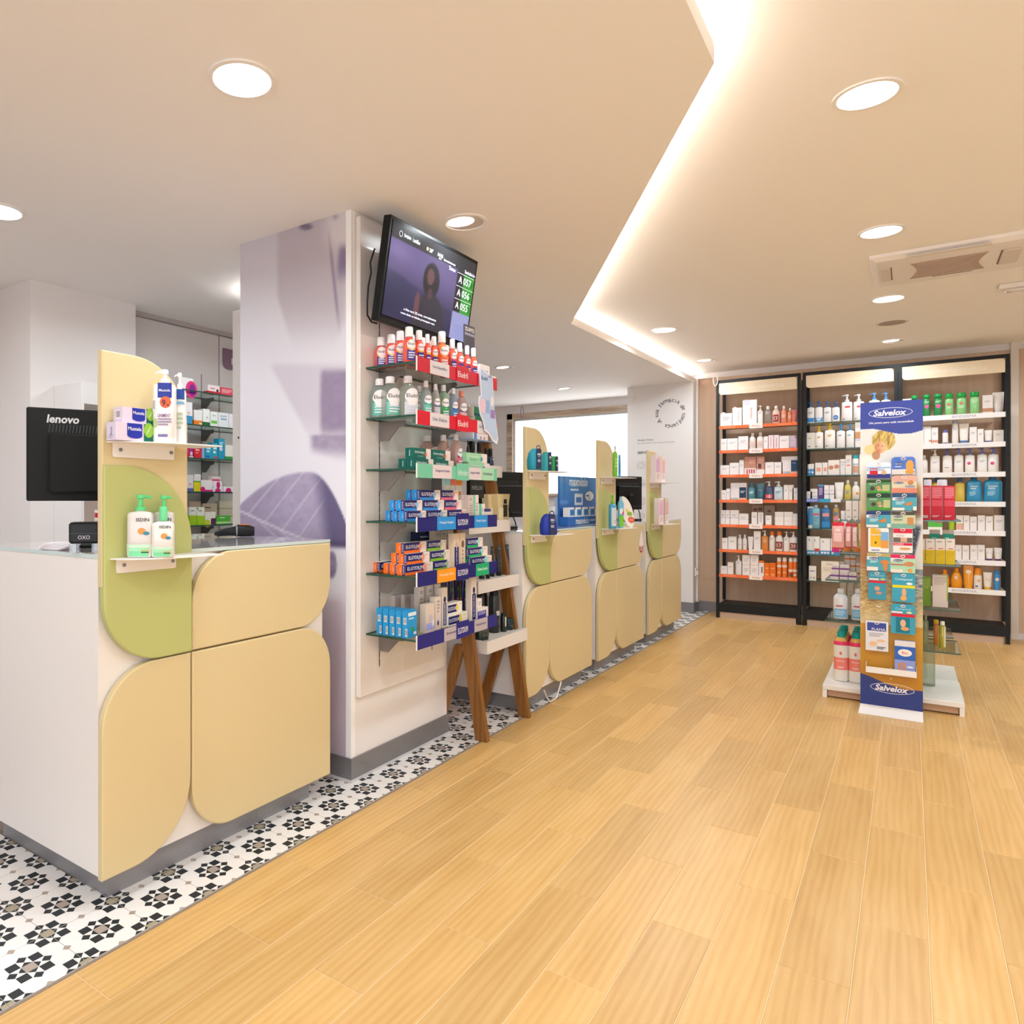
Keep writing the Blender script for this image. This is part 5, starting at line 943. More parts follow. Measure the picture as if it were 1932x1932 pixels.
elg('blue and navy toothpaste carton, top layer left,'+F4, 792, 831, -1.672, 3, .089, BLU); elg('pink and navy toothpaste carton, top layer right,'+F4, 832, 865, -1.672, 3, .089, PK, circ='e88a98'); elg('blue and navy toothpaste carton, top layer back left,'+F4, 780, 816, -1.715, 3, .089, BLU)
GRY = (('b', -.3, .1, .72, .92, ''), ('l', -.3, .35, .1, .62, 5, 'b8a49c'))
cg('carton', 'tall grey carton beside pink toothpaste cartons,'+F4, 872, 884, -1.665, 3, .112, .035, 'd6c4bc', (), GRY); cg('carton', 'tall grey carton, second of the group,'+F4, 884, 893, -1.64, 3, .110, .03, 'd6c4bc', (), GRY); cg('carton', 'tall white and green carton,'+F4, 893, 903, -1.64, 3, .112, .03, 'eadcd6', (), (('r', -.5, -.1, 0, 1, '7fd0b0'), ('l', 0, .4, .3, .7, 3, 'c0aca4')))
cg('carton', 'white and mint carton at the right end,'+F4, 904, 915, -1.632, 3, .07, .03, 'eee2da', (), (('r', -.5, -.1, 0, 1, '58c4a4'), ('e', .1, .6, .2, .2, 'd8c8c0'))); cg('carton', 'small white and navy carton at the right end,'+F4, 916, 926, -1.625, 3, .045, .03, 'eadcd4', ((.7, 1, '3a3a80'),), ())
for i, (a, c, col) in enumerate(((838, 849, '9cd4e0'), (850, 859, 'e8785a'), (860, 872, 'f08a3a'))):
    o = cg('carton', 'hanging %s sachet strip below the third shelf, %s from left' % (('turquoise', 'red', 'orange')[i], ORD[i]), a, c, -1.70, 3, .11, .012, 'f0e8e2', (), (('r', -.5, .5, .55, .95, col), ('r', -.5, .3, .05, .3, col)), z=SZ[2]-.125, name='sachet_strip', cat='sachet')
F5 = ' fifth glass shelf'
elg('orange and navy toothpaste carton, bottom layer front left,'+F5, 764, 817, -1.662, 4, 0, OG, circ='f09a80'); elg('lime and navy toothpaste carton, bottom layer right,'+F5, 818, 854, -1.662, 4, 0, LM, circ='a8c8a0')
elg('orange and navy toothpaste carton, bottom layer second row,'+F5, 750, 800, -1.706, 4, 0, OG); elg('orange and navy toothpaste carton, bottom layer third row,'+F5, 738, 785, -1.750, 4, 0, OG); elg('orange and navy toothpaste carton, bottom layer by the board,'+F5, 716, 762, -1.822, 4, 0, OG)
elg('orange and navy toothpaste carton, middle layer left,'+F5, 767, 811, -1.664, 4, .0445, OG, circ='f09a80'); elg('lime and navy toothpaste carton, middle layer right,'+F5, 812, 849, -1.664, 4, .0445, LM, circ='a8c8a0'); elg('orange and navy toothpaste carton, middle layer back,'+F5, 753, 797, -1.708, 4, .0445, OG)
elg('orange and navy toothpaste carton, top layer left,'+F5, 762, 805, -1.680, 4, .089, OG, circ='f09a80'); elg('lime and navy toothpaste carton, top layer right,'+F5, 806, 842, -1.680, 4, .089, LM, circ='a8c8a0')
cg('carton', 'navy carton behind the orange cartons,'+F5, 788, 817, -1.79, 4, .165, .04, '1b1f42', (), (('l', -.35, .35, .82, .9, 1, '9aa0b8'),))
for i, (a, c) in enumerate(((820, 831), (832, 843), (844, 855))): cg('carton', 'tall beige toothbrush carton in the back row, %s from left,' % ORD[i]+F5, a, c, -1.745, 4, .168, .03, 'd9c2ae', (), (('b', -.35, .35, .86, .95, ''), ('l', -.3, .3, .2, .8, 7, 'a89484')))
cg('carton', 'tall beige carton with vertical navy lettering,'+F5, 856, 867, -1.645, 4, .160, .028, 'e2cbb4', (), (('r', -.36, .36, .05, .62, '1c1d66'), ('t', 'ELGYDIUM', 0, .34, .42*3.9, .06*1.0, 'f0ecf4', 90), ('e', 0, .68, .25, .25, 'c8b0a0')))
cg('carton', 'tall beige carton with brown seal,'+F5, 868, 878, -1.645, 4, .160, .028, 'e2cbb4', (), (('e', 0, .68, .28, .36, '7a5a3c'), ('l', -.1, .1, .1, .55, 4, '9a8070')))
for i, (a, c) in enumerate(((890, 928), (886, 920), (883, 911))): elg('green and navy toothpaste carton, %s layer of the right stack,' % ('bottom', 'middle', 'top')[i]+F5, a-2, c, -1.625-.008*i, 4, .0445*i, GN, circ='8fe0d8')
F6 = ' lowest glass shelf'
for i in range(5):
    a = 736+i*9.3; X = -1.775+i*.033
    A = onX(a+14, 900, X)[1]; o = good('carton', 'light blue carton, %s from the board in the row on the%s' % (ORD[i], F6), (X-.016, 2.412+.035, SZ[5]+.0005), R(90), GC, .068, .112, .029, '2a96d2', (), (('r', -.45, .4, .80, .93, 'd8e6ee'), ('l', -.4, .3, .66, .76, 1, 'b8dcf0'), ('e', 0, .30, .16, .16, '2f9a4a'), ('r', .1, .4, .1, .2, 'e6f0f2')), endpr=(('b', -.25, .25, .50, .74, ''), ('b', .05, .42, .06, .34, '')))
for i, (a, c, X) in enumerate(((745, 762, -1.835), (763, 780, -1.812), (781, 796, -1.79), (797, 812, -1.77))): cg('carton', 'pale grey carton behind the blue ones, %s from left,' % ORD[i]+F6, a, c, X, 5, .142, .02, 'd2c6c2', (), (('l', -.35, .35, .55, .9, 6, 'b0a4a0'),), Ymin=2.412+.08)
cg('carton', 'beige carton with lilac panel,'+F6, 803, 820, -1.648, 5, .122, .03, 'd8c8bc', (), (('r', -.45, .4, .08, .32, 'a9a8e0'), ('e', .05, .5, .2, .2, 'c8bcc8'), ('e', .3, .3, .14, .2, 'e6e0e6')))
cg('carton', 'beige carton with dark seal,'+F6, 821, 832, -1.652, 5, .145, .03, 'ddcdc2', (), (('e', 0, .2, .16, .24, '5a4660'), ('l', -.2, .25, .5, .9, 4, 'a89a94')))
cg('carton', 'tall toothbrush carton with grey vertical lettering,'+F6, 834, 844, -1.655, 5, .178, .03, 'e2d4c8', (), (('r', -.3, .35, .05, .62, '5a6088'), ('t', 'ELGYDIUM', 0, .34, 1.9, .05, 'e6e2ea', 90), ('e', 0, .70, .25, .3, '2a2c5a')))
for i, (a, c) in enumerate(((790, 800), (806, 817), (820, 831))): cg('carton', 'tall grey printed carton, back row %s,' % ORD[i]+F6, a, c, -1.72, 5, .185, .025, 'd4c6be', (), (('b', -.35, .35, .8, .93, ''), ('l', -.3, .3, .4, .75, 4, 'a89a94')))
YEL = 'e6d24a'
def wel(label, a, c, X, lift): cg('carton', label+F6, a, c, X, 5, .050, .04, 'efe6d8', (), (('r', -.5, .12, .14, .86, '1c1d66'), ('e', .12, .5, .08, .12, YEL), ('t', 'ELGYDIUM', -.2, .5, .52, .32, 'f0ecf4'), ('l', .28, .46, .72, .84, 1, 'd0b86a')), lift=lift)
wel('white and navy toothpaste carton, lower one,', 846, 882, -1.648, 0); wel('white and navy toothpaste carton, upper one,', 845, 872, -1.655, .051)
for i, (a, c) in enumerate(((809, 823), (824, 834), (835, 848), (848, 858), (859, 872), (873, 885))):
    X = -1.735 if i < 5 else -1.69
    o = cg('tube', 'navy gel tube with green dot in clear pack, %s from left,' % ORD[i]+F6, a, c, X, 5, .170, .03, '1e2a7c', 'e6dcd8', (('e', 0, .40, .24, .3, '4fc04a'), ('l', -.3, .3, .66, .74, 1, 'b8a8d0')))
    o.rotation_euler = (0, R(180), R(90)); o.location.z += .170+.04
    w = (onX(c, 900, X)[1]-onX(a, 900, X)[1])*.97
    y = o.location.y; MB().box(-w/2, w/2, -.016, .016, 0, .215, glass('clear_blister', 'f4efec', .12)).build('clear_pack', o, (0, 0, 0)).location = (0, 0, -.005)
cg('carton', 'tall white carton with vertical navy lettering,'+F6, 889, 899, -1.64, 5, .205, .03, 'e2d2c6', (), (('r', -.3, .35, .02, .62, '1c1d66'), ('t', 'ELGYDIUM', 0, .33, 2.0, .05, 'f0ecf4', 90), ('e', 0, .70, .22, .3, '2a2c5a')))
cg('carton', 'white and violet carton, lower one at right,'+F6, 901, 921, -1.630, 5, .052, .035, 'ece0da', (), (('r', -.5, .3, .1, .75, '4a3a9a'), ('t', 'ELGYDIUM', -.1, .55, .6, .28, 'e6dcf0'))); cg('carton', 'white carton, upper one at right,'+F6, 901, 909, -1.636, 5, .045, .03, 'ece2dc', (), (('l', -.3, .3, .3, .7, 2, 'b8acb0'),), lift=.053)
# ================================================================== GOODS ON THE LADDER SHELF
GLD = 'dark grooming goods on the ladder shelf'; BK = '14191a'; DG_ = '152a22'; NV = '152238'
def lg(kind, label, px0, px1, X, ti, h, *a, **kw):
    kw.setdefault('group', GLD)
    return cg(kind, label, px0, px1, X, 0, h, .05, *a, z=TRAYS[ti][0]-.006, Ymin=3.19, **kw)
L1 = ' on the lowest ladder tray'
SILV = (('r', -.25, .25, .18, .3, '4a5650'), ('l', -.3, .3, .4, .5, 2, '5a6a64'))
lg('can', 'dark green can with barcode at the left'+L1, 888, 906, -1.72, 0, .11, DG_, BK, SILV, (), capz=.7); lg('can', 'second dark green can from left'+L1, 910, 931, -1.715, 0, .11, '14241e', BK, SILV, (), capz=.7)
lg('can', 'tall black can behind the green cans'+L1, 909, 929, -1.83, 0, .25, BK, '0e1112', (), (), capz=.8)
lg('can', 'tall black can with white barcode'+L1, 932, 950, -1.76, 0, .235, BK, '0e1112', (('b', -.3, .3, .40, .50, ''), ('l', -.2, .2, .2, .3, 2, '4a5658')), (), capz=.85)
lg('can', 'short black can beside the tall one'+L1, 950, 961, -1.74, 0, .10, BK, '10201c', (('r', -.3, -.1, .3, .8, 'd8d4cc'),), (), capz=.85)
lg('jar', 'large dark green jar at the back'+L1, 953, 976, -1.83, 0, .105, '14261f', '1c3a30', (('l', -.3, .3, .4, .5, 1, '4a6a5c'),)); lg('jar', 'low dark green jar, left of two'+L1, 959, 977, -1.735, 0, .062, '10282a', '153838', (('l', -.3, .3, .3, .45, 1, '4a6a6c'),)); lg('jar', 'low dark green jar, right of two'+L1, 977, 992, -1.75, 0, .062, '14261f', '24402c', (('l', -.3, .3, .3, .45, 1, '4a6a5c'),))
lg('jar', 'dark jar behind the left leg'+L1, 862, 882, -1.80, 0, .09, '10181c', '141c20', ())
L2 = ' on the second ladder tray'
TB = (('l', -.3, .3, .30, .36, 1, 'a8a8a8'), ('l', -.3, .3, .44, .56, 2, '8a8e90'), ('l', -.3, .3, .86, .92, 1, '7a8084'))
lg('tube', 'tall black tube, left of three'+L2, 927, 938, -1.80, 1, .165, '0f1719', BK, TB); lg('tube', 'tall black tube, middle of three'+L2, 939, 953, -1.79, 1, .168, '0f1719', BK, TB); lg('tube', 'tall black tube, right of three'+L2, 954, 968, -1.785, 1, .168, '0f1719', BK, TB)
lg('tube', 'shorter black tube behind the three'+L2, 913, 926, -1.85, 1, .115, '10181a', BK, TB)
lg('can', 'black and gold can at the left'+L2, 880, 906, -1.82, 1, .075, '10160f', BK, (('l', -.3, .3, .2, .6, 3, '4a5030'),), (), capz=.8); lg('can', 'black can with gold label'+L2, 909, 919, -1.79, 1, .075, BK, BK, (('r', -.3, .3, .2, .45, 'a08a50'),), (), capz=.8); lg('tube', 'short black tube'+L2, 919, 929, -1.775, 1, .085, '10181a', BK, ())
L3 = ' on the third ladder tray'
KR = 'd9c69a'
lg('carton', 'cream gift pack with black bottle picture'+L3, 944, 962, -1.81, 2, .155, KR, (), (('r', -.12, .14, .16, .60, '1a1a14'), ('r', -.10, .12, .66, .80, '14140f'), ('l', -.2, .2, .88, .93, 1, 'a89468')), d_=None) if False else None
def card_pack(label, px0, px1, X, z, h, mirror=1):
    A, B = onX(px0, 900, X)[1], onX(px1, 900, X)[1]; w = B-A
    t = thing('gift_pack', label, 'gift pack', (X-.02, (A+B)/2, z), R(90), GLD)
    P = [(-w*.42, 0), (w*.42, 0), (w*.38, h*.45), (w*.5, h), (-w*.5, h), (-w*.42, h*.45)]
    MB().prism(P, -.02, .02, M(KR, .5), 'XZ').build('card_sleeve', t)
    MB().rect(-w*.05, w*.3, h*.14, h*.60, -.0208, M('23241a', .4)).rect(-w*.0, w*.25, h*.63, h*.80, -.0208, M('14140f', .4)).build('bottle_picture', t)
    MB().box(-w*.45, -w*.12, -.028, -.02, h*.02, h*.48, M('e6d6b0', .5)).build('card_insert', t)
card_pack('cream gift pack, right one'+L3, 938, 962, -1.825, TRAYS[2][0]-.006, .150); card_pack('cream gift pack, left one'+L3, 921, 939, -1.86, TRAYS[2][0]-.006, .148)
lg('bottle', 'square black bottle with label'+L3, 908, 924, -1.80, 2, .10, '20241f', '0d0f10', (('r', -.42, .42, .3, .62, '0f1a18'), ('l', -.3, .3, .4, .52, 1, 'c8c4b0')), capz=.75, shoulder=.65, p=5)
hs = thing('hanging_sign', 'small black sign hanging above the cream gift packs', 'sign', (-1.83, 3.33, 1.20), R(90), GLD)
MB().box(-.075, .075, -.004, .004, 0, .10, M('15191a', .4)).box(-.02, .02, -.003, .003, .10, .118, M('15191a', .4)).build('board', hs); MB().text('PAPILLON', 0, .055, .11, .022, -.0046, M('8a8e8e', .5)).build('lettering', hs)
L4 = ' on the top ladder tray'
lg('bottle', 'black pump bottle at the far left'+L4, 883, 889, -1.88, 3, .135, BK, '0c0e0f', (('r', -.3, .3, .2, .3, 'c8c4c0'),), shoulder=.5); lg('bottle', 'dark green bottle with black cap'+L4, 890, 904, -1.875, 3, .135, '10301f', '0c0e0f', (), shoulder=.5, capz=.6, neck=.7); lg('bottle', 'dark green bottle with white label'+L4, 904, 916, -1.87, 3, .132, '123020', '0c0e0f', (('r', -.2, .3, .16, .24, 'd8d8d0'),), shoulder=.5, capz=.6, neck=.6)
lg('bottle', 'navy bottle with black cap'+L4, 917, 925, -1.875, 3, .105, '12263c', '0c0e0f', (), shoulder=.5, capz=.6, neck=.7); lg('bottle', 'navy bottle with white label'+L4, 925, 936, -1.868, 3, .105, '142c48', '0c0e0f', (('r', -.2, .4, .38, .46, 'c8ccd8'),), shoulder=.5, capz=.6, neck=.6)
cg('carton', 'small white carton with blue print on the thin top ladder shelf', 892, 921, -1.895, 0, .035, .05, 'eae6ea', (), (('r', -.42, -.25, 0, 1, '4f8ad0'), ('r', -.02, .05, .1, .5, 'c85a6a'), ('r', .2, .27, .1, .5, 'd8707a')), z=1.5235, group=GLD, Ymin=3.26)
# ================================================================== GLASS GONDOLA
gd = thing('display_gondola', 'low white based display with glass shelves in the middle of the floor', 'display shelf', (0, 0, 0))
GW = M('e9e4e0', .4)
MB().cbox(-.42, .24, 5.06, 5.62, .046, .076, GW, .003).build('base_top', gd); MB().cbox(-.42, .235, 5.622, 6.12, .046, .078, GW, .003).build('base_top', gd)
for x in (-.42, .218): MB().box(x, x+.022, 5.062, 6.10, 0, .046, GW).build('base_side', gd)
MB().box(-.396, .216, 5.085, 5.10, .006, .046, M('c4a184', .5)).build('plinth', gd)
MB().box(-.092, -.078, 5.16, 6.08, .078, 1.30, glass('spine_glass', 'eef3f0', .12)).build('spine', gd)
GZR = [1.076, .826, .576, .338]; GZL = [1.070, .862, .706, .458]
for k, z in enumerate(GZR):
    for y0, y1 in ((5.10, 5.56), (5.66, 6.06)): plate_glass(MB(), -.076, .226 if y0 < 5.5 else .215, y0, y1, z-.008, z, 'e6f2ee').build('glass_shelf', gd)
for k, z in enumerate(GZL):
    x0 = onY((1577.5, 1578, 1557, 1556)[k], 1000, 5.12)[0]
    for y0, y1 in (((5.12, 5.56) if k != 1 else (5.30, 5.60)), (5.66, 6.06)):
        if y0 > 5.6 and k in (1,): continue
        plate_glass(MB(), x0, -.094, y0, y1, z-.008, z, 'e6f2ee').build('glass_shelf', gd)
MB().loft([(.078, .036, .036, 2), (.33, .036, .036, 2)], glass('clear_vessel', 'dfe6da', .25, .05, .12), 24, ox=.085, oy=5.42).build('clear_vessel', gd, smooth=40)  # translucent jar-like vessel standing on the base, not a support
GG = 'goods on the glass gondola'
def gg(kind, label, px0, px1, yt, Y, z, *a, d=None, h=None, up=0.0, **kw):
    A, B = onY(px0, yt, Y), onY(px1, yt, Y); w = (B[0]-A[0])*.97; hh = h or (A[2]+B[2])/2-z-up
    if kind in ('bottle', 'jar', 'can'): dd = w
    elif kind in ('pump', 'tube'): dd = w*.6
    else: dd = d or min(w, .07)
    return good(kind, label+', glass gondola', ((A[0]+B[0])/2, Y+dd/2, z+up+.0005), 0, GG, w, hh, dd, *a, **kw)
# right side, top to bottom
RC = 'c4152c'
RP = (('r', -.46, .46, .62, .97, 'd8485a'), ('r', -.46, .46, .40, .58, 'd8485a'), ('l', -.4, .4, .64, .95, 6, 'e58a94'), ('l', -.4, .2, .08, .14, 2, 'e6b8bc'))
for i, (a, c) in enumerate(((1730, 1755.5), (1756.5, 1779.5), (1780.5, 1802))): gg('carton', 'large red carton, %s of the three on top right shelf' % ('left', 'middle', 'right')[i], a, c, 916.5, 5.15, GZR[0], RC, (), RP + ((('b', -.2, .3, .06, .13, ''),) if i == 0 else ()), d=.10)
for i, (a, c) in enumerate(((1741, 1760), (1766, 1790))): gg('can', 'white capped tub behind the red cartons, %s' % ('left', 'right')[i], a, c, 905, 5.36, GZR[0], 'e9e6ee', 'dcdde8', ())
YB_ = (('r', -.5, .5, 0, .56, 'd9b700'), ('l', -.35, .35, .86, .92, 1, '8a8088'), ('r', -.2, .3, .60, .635, 'd8564a'), ('l', -.4, .4, .30, .52, 4, 'cfae10'))
for i, (a, c) in enumerate(((1728, 1745.5), (1746.5, 1764), (1764.7, 1783.3), (1784, 1802))): gg('carton', 'white and yellow carton, %s from left on second right shelf' % ORD[i], a, c, 1017, 5.15, GZR[1], 'e2d6cc', (), YB_)
for i, (a, c) in enumerate(((1753.5, 1774), (1778.5, 1800))): gg('carton', 'grey and teal carton, %s on second right shelf' % ('left', 'right')[i], a, c, 1000, 5.34, GZR[1], 'c9b6a8', ((.62, .88, '1f9c86'),), (('l', -.3, .2, .72, .78, 1, 'a8d8cc'),))
gg('carton', 'tall pale carton with green edge on third right shelf', 1759, 1789, 1086, 5.20, GZR[2], 'ddccc2', (), (('l', -.4, .4, .7, .95, 4, 'c0b0a8'), ('r', .42, .5, .2, 1, '9ab83a')))
gg('carton', 'tall green carton beside the banner on third right shelf', 1738, 1757, 1089, 5.22, GZR[2], '7ea22a', (), (('l', -.4, .4, .6, .95, 5, 'a4c060'),))
gg('bottle', 'tall amber oil bottle on lowest right shelf', 1761, 1771.5, 1170, 5.30, GZR[3], 'c87a1c', 'd8a020', (), .55, capz=.84, neck=.9, shoulder=.80); gg('bottle', 'tall yellow green oil bottle with white cap', 1771.5, 1785, 1173, 5.22, GZR[3], 'b0a428', 'efece8', (('r', .2, .45, .05, .8, 'd8d4b8'),), .5, capz=.86, neck=.62, shoulder=.82)
gg('bottle', 'pale green bottle beside the banner on lowest right shelf', 1741, 1752, 1160, 5.32, GZR[3], 'c8cf9a', 'a8a890', (), .3, shoulder=.75)
# left side
for i, (a, c) in enumerate(((1595.5, 1607), (1608, 1619.5), (1620.5, 1633))): gg('carton', 'tall white carton, %s from left on top left shelf' % ORD[i], a, c, 945, 5.17, GZL[0], 'e9e0da', (), (('l', -.3, .3, .1, .2, 1, 'b8aca8'), ('l', -.3, .3, .45, .55, 1, 'a89c98')))
gg('jar', 'small white jar on top left shelf', 1586, 1595, 964, 5.18, GZL[0], 'eeeaf0', 'f2eef2', ())
def bag(label, px0, px1, y0, y1, Y, c, head):
    A, B = onY(px0, y0, Y), onY(px1, y1, Y); w = B[0]-A[0]; h = A[2]-B[2]
    t = thing('hanging_bag', label, 'bag', ((A[0]+B[0])/2, Y, B[2]), 0, GG); r = w/2; random.seed(px0)
    S = [(.0, .86, .012), (.08, .95, .016), (.2, 1, .022), (.5, .98, .028), (.75, .95, .022), (.86, .90, .012)]
    MB().loft([(z*h, r*a*(.97+.06*random.random()), q, 2.5) for z, a, q in S], M(c, .25, coat=.6), 24).build('pouch', t, smooth=60)
    MB().loft([(.86*h, r*.9, .012, 3), (.92*h, r*.93, .006, 3), (h, r*.8, .003, 4)], M(head, .3), 20).build('header', t, smooth=50); MB().loft([(-.04*h, r*.88, .008, 3), (.01*h, r*.9, .013, 3)], M(head, .3), 20).build('hem', t)
    MB().rect(-r*.6, r*.6, h*.25, h*.6, -.030, M('efc8c4', .4)).rect(-r*.4, r*.4, h*.64, h*.74, -.027, M('f2dcd8', .4)).build('printing', t)
bag('pink bath glove bag with red header, frontmost on the hook', 1569, 1594, 985, 1034, 5.045, 'e8aca8', 'd01a34'); bag('pink bath glove bag, second on the hooks', 1594.5, 1607, 987, 1032, 5.05, 'e2a8a4', 'c8283c'); bag('pale pink bath glove bag, third on the hooks', 1607.5, 1618.5, 988, 1032, 5.05, 'e8c4c4', 'c03a48'); bag('lime green bath glove bag on the hooks', 1619, 1630, 988, 1028, 5.05, 'c4d46a', 'd0dc4a')
for px in (1581, 1601, 1613, 1625):
    p = onY(px, 984, 5.02); MB().tube([(p[0], 5.15, p[2]+.012), (p[0], 5.03, p[2]+.004), (p[0], 5.01, p[2]+.014)], .003, M('e6e2de', .3), 6).build('hook', gd)
tg = thing('price_tag', 'magenta price tag on the left side of the gondola', 'price tag', (onY(1576.5, 1040, 5.28)[0], 5.285, .8625)); MB().box(-.02, .02, -.001, .001, 0, .034, M('d8208a', .4)).build('tag', tg); MB().text('14', 0, .024, .025, .012, -.0016, M('f4dfee', .5)).build('lettering', tg)
for i, (a, c) in enumerate(((1589, 1607), (1609, 1625))): gg('jar', 'orange tub with amber lid, %s on second left shelf' % ('left', 'right')[i], a, c, 1034, 5.36, GZL[1], 'ee9a5a', 'f08a28', ())
OB = ((.42, .66, 'd8763a'),)
for i, (a, c, n) in enumerate(((1584, 1593, 2), (1593.4, 1603.6, 3), (1604, 1614, 3), (1615, 1625, 2))):
    for k in range(n): gg('carton', 'small grey and orange carton, stack %s from left, level %s' % (ORD[i], ('one', 'two', 'three')[k]), a, c, 1050, 5.36, GZL[2], 'd6cac4', OB, (), d=.05, h=.044, up=.0446*k)
PBn = ((.38, .62, '7a3a90'),)
for i, (a, c) in enumerate(((1566.5, 1582.5), (1584, 1600), (1601, 1616))): gg('carton', 'small grey and purple carton, lower row %s from left' % ORD[i], a, c, 1080, 5.16, GZL[2], 'ddd4d2', PBn, (('l', -.35, .35, .7, .85, 2, 'b8aeb0'),), d=.06, h=.042)
for i, (a, c) in enumerate(((1569, 1583), (1584.5, 1602))): gg('carton', 'small grey and purple carton, upper row %s' % ('left', 'right')[i], a, c, 1064, 5.165, GZL[2], 'ddd4d2', PBn, (('l', -.35, .35, .7, .85, 2, 'b8aeb0'),), d=.06, h=.042, up=.0426)
for i, (a, c) in enumerate(((1585, 1597.5), (1600, 1611.5), (1617, 1628))): gg('carton', 'tall beige carton, %s from left on lower left shelf' % ORD[i], a, c, 1097, 5.42, GZL[3], 'd6c6ba', (), (('r', .42, .5, 0, 1, '8a7428'), ('l', -.3, .2, .3, .8, 4, 'c4b4a8')), h=.20)
WB = (('r', -.42, .42, .06, .34, '7ab4dc'), ('l', -.3, .3, .40, .48, 1, 'c05a78'), ('l', -.35, .35, .12, .3, 3, 'b8d8ee'))
gg('bottle', 'large white wash bottle, left one on lower left shelf', 1571, 1600, 1112, 5.20, GZL[3], 'eceaf0', 'f0eef2', WB, shoulder=.68, capz=.86, neck=.4, p=3); gg('bottle', 'large white wash bottle, right one on lower left shelf', 1605, 1632, 1112, 5.20, GZL[3], 'eceaf0', 'f0eef2', WB, shoulder=.68, capz=.86, neck=.4, p=3)
def pink_bottle(label, x, y):
    w, h = .078, .300; r = w/2; t = thing('lotion_bottle', label, 'bottle', (x, y, .0785), 0, GG)
    MB().loft([(0, r*.92, r*.92, 2.4), (.006, r, r, 2.4), (.73*h, r, r, 2.4)], M('efe6de', .35)).build('bottle', t, smooth=45)
    MB().loft([(.23*h, r*1.003, r*1.003, 2.4), (.48*h, r*1.003, r*1.003, 2.4)], M('ee8478', .35), cap=False).build('coral_band', t, smooth=45)
    MB().loft([(.73*h, r*1.003, r*1.003, 2.4), (.79*h, r*.98, r*.98, 2.4), (.81*h, r*.88, r*.88, 2.2)], M('e63a66', .3)).build('pink_collar', t, smooth=45)
    MB().loft([(.81*h, r*.84, r*.84, 2.2), (.85*h, r*.7, r*.7, 2), (.885*h, r*.5, r*.5, 2)], M('e2a850', .25, coat=.4)).build('shoulder', t, smooth=45)
    MB().loft([(.885*h, r*.56, r*.56, 2), (.99*h, r*.54, r*.54, 2), (h, r*.46, r*.46, 2)], M('149a94', .35)).build('cap', t, smooth=45)
    b = MB(); s = (r*1.003, r*1.003, 2.4); b.ell(0, .57*h, .007, .010, 0, M('e0707a', .4), s); b.rect(-.016, .016, .27*h, .30*h, 0, M('f6c0b8', .4), s); b.rect(-.02, .02, .40*h, .42*h, 0, M('f6c0b8', .4), s); b.build('label', t)
xa, xb_ = onY(1587, 1240, 5.24)[0], onY(1615, 1240, 5.24)[0]
for j in range(4):
    for i, x in enumerate((xa, xb_)): pink_bottle('pink and white bottle with teal cap, %s column, %s from the front on the base' % (('left', 'right')[i], ORD[j]), x, 5.24+.088*j)
# ================================================================== PLASTER BANNER STAND
YS = 4.845; BX0, BX1 = -.222, .056
bs = thing('banner_stand', 'tall cardboard stand for plasters with blue top and photo of a woman', 'display stand', ((BX0+BX1)/2, YS, 0))
BW = BX1-BX0; BH = 1.735
MB().box(-BW/2, BW/2, .0006, .02, .045, BH, M('d8d4d0', .6)).build('board', bs); MB().box(-.11, .11, .02, .16, 0, .9, M('c9c4c0', .7)).build('rear_support', bs)
MB().add([(-BW/2-.008, -.045, .0005), (BW/2+.002, -.045, .0005), (BW/2, .0, .046), (-BW/2, .0, .046), (-BW/2-.008, -.043, 0), (BW/2+.002, -.043, 0), (BW/2, .004, .046), (-BW/2, .004, .046)], [(0, 1, 2, 3), (7, 6, 5, 4), (0, 4, 5, 1), (3, 2, 6, 7), (0, 3, 7, 4), (1, 5, 6, 2)], M('ddd9d8', .4)).build('foot_flap', bs)
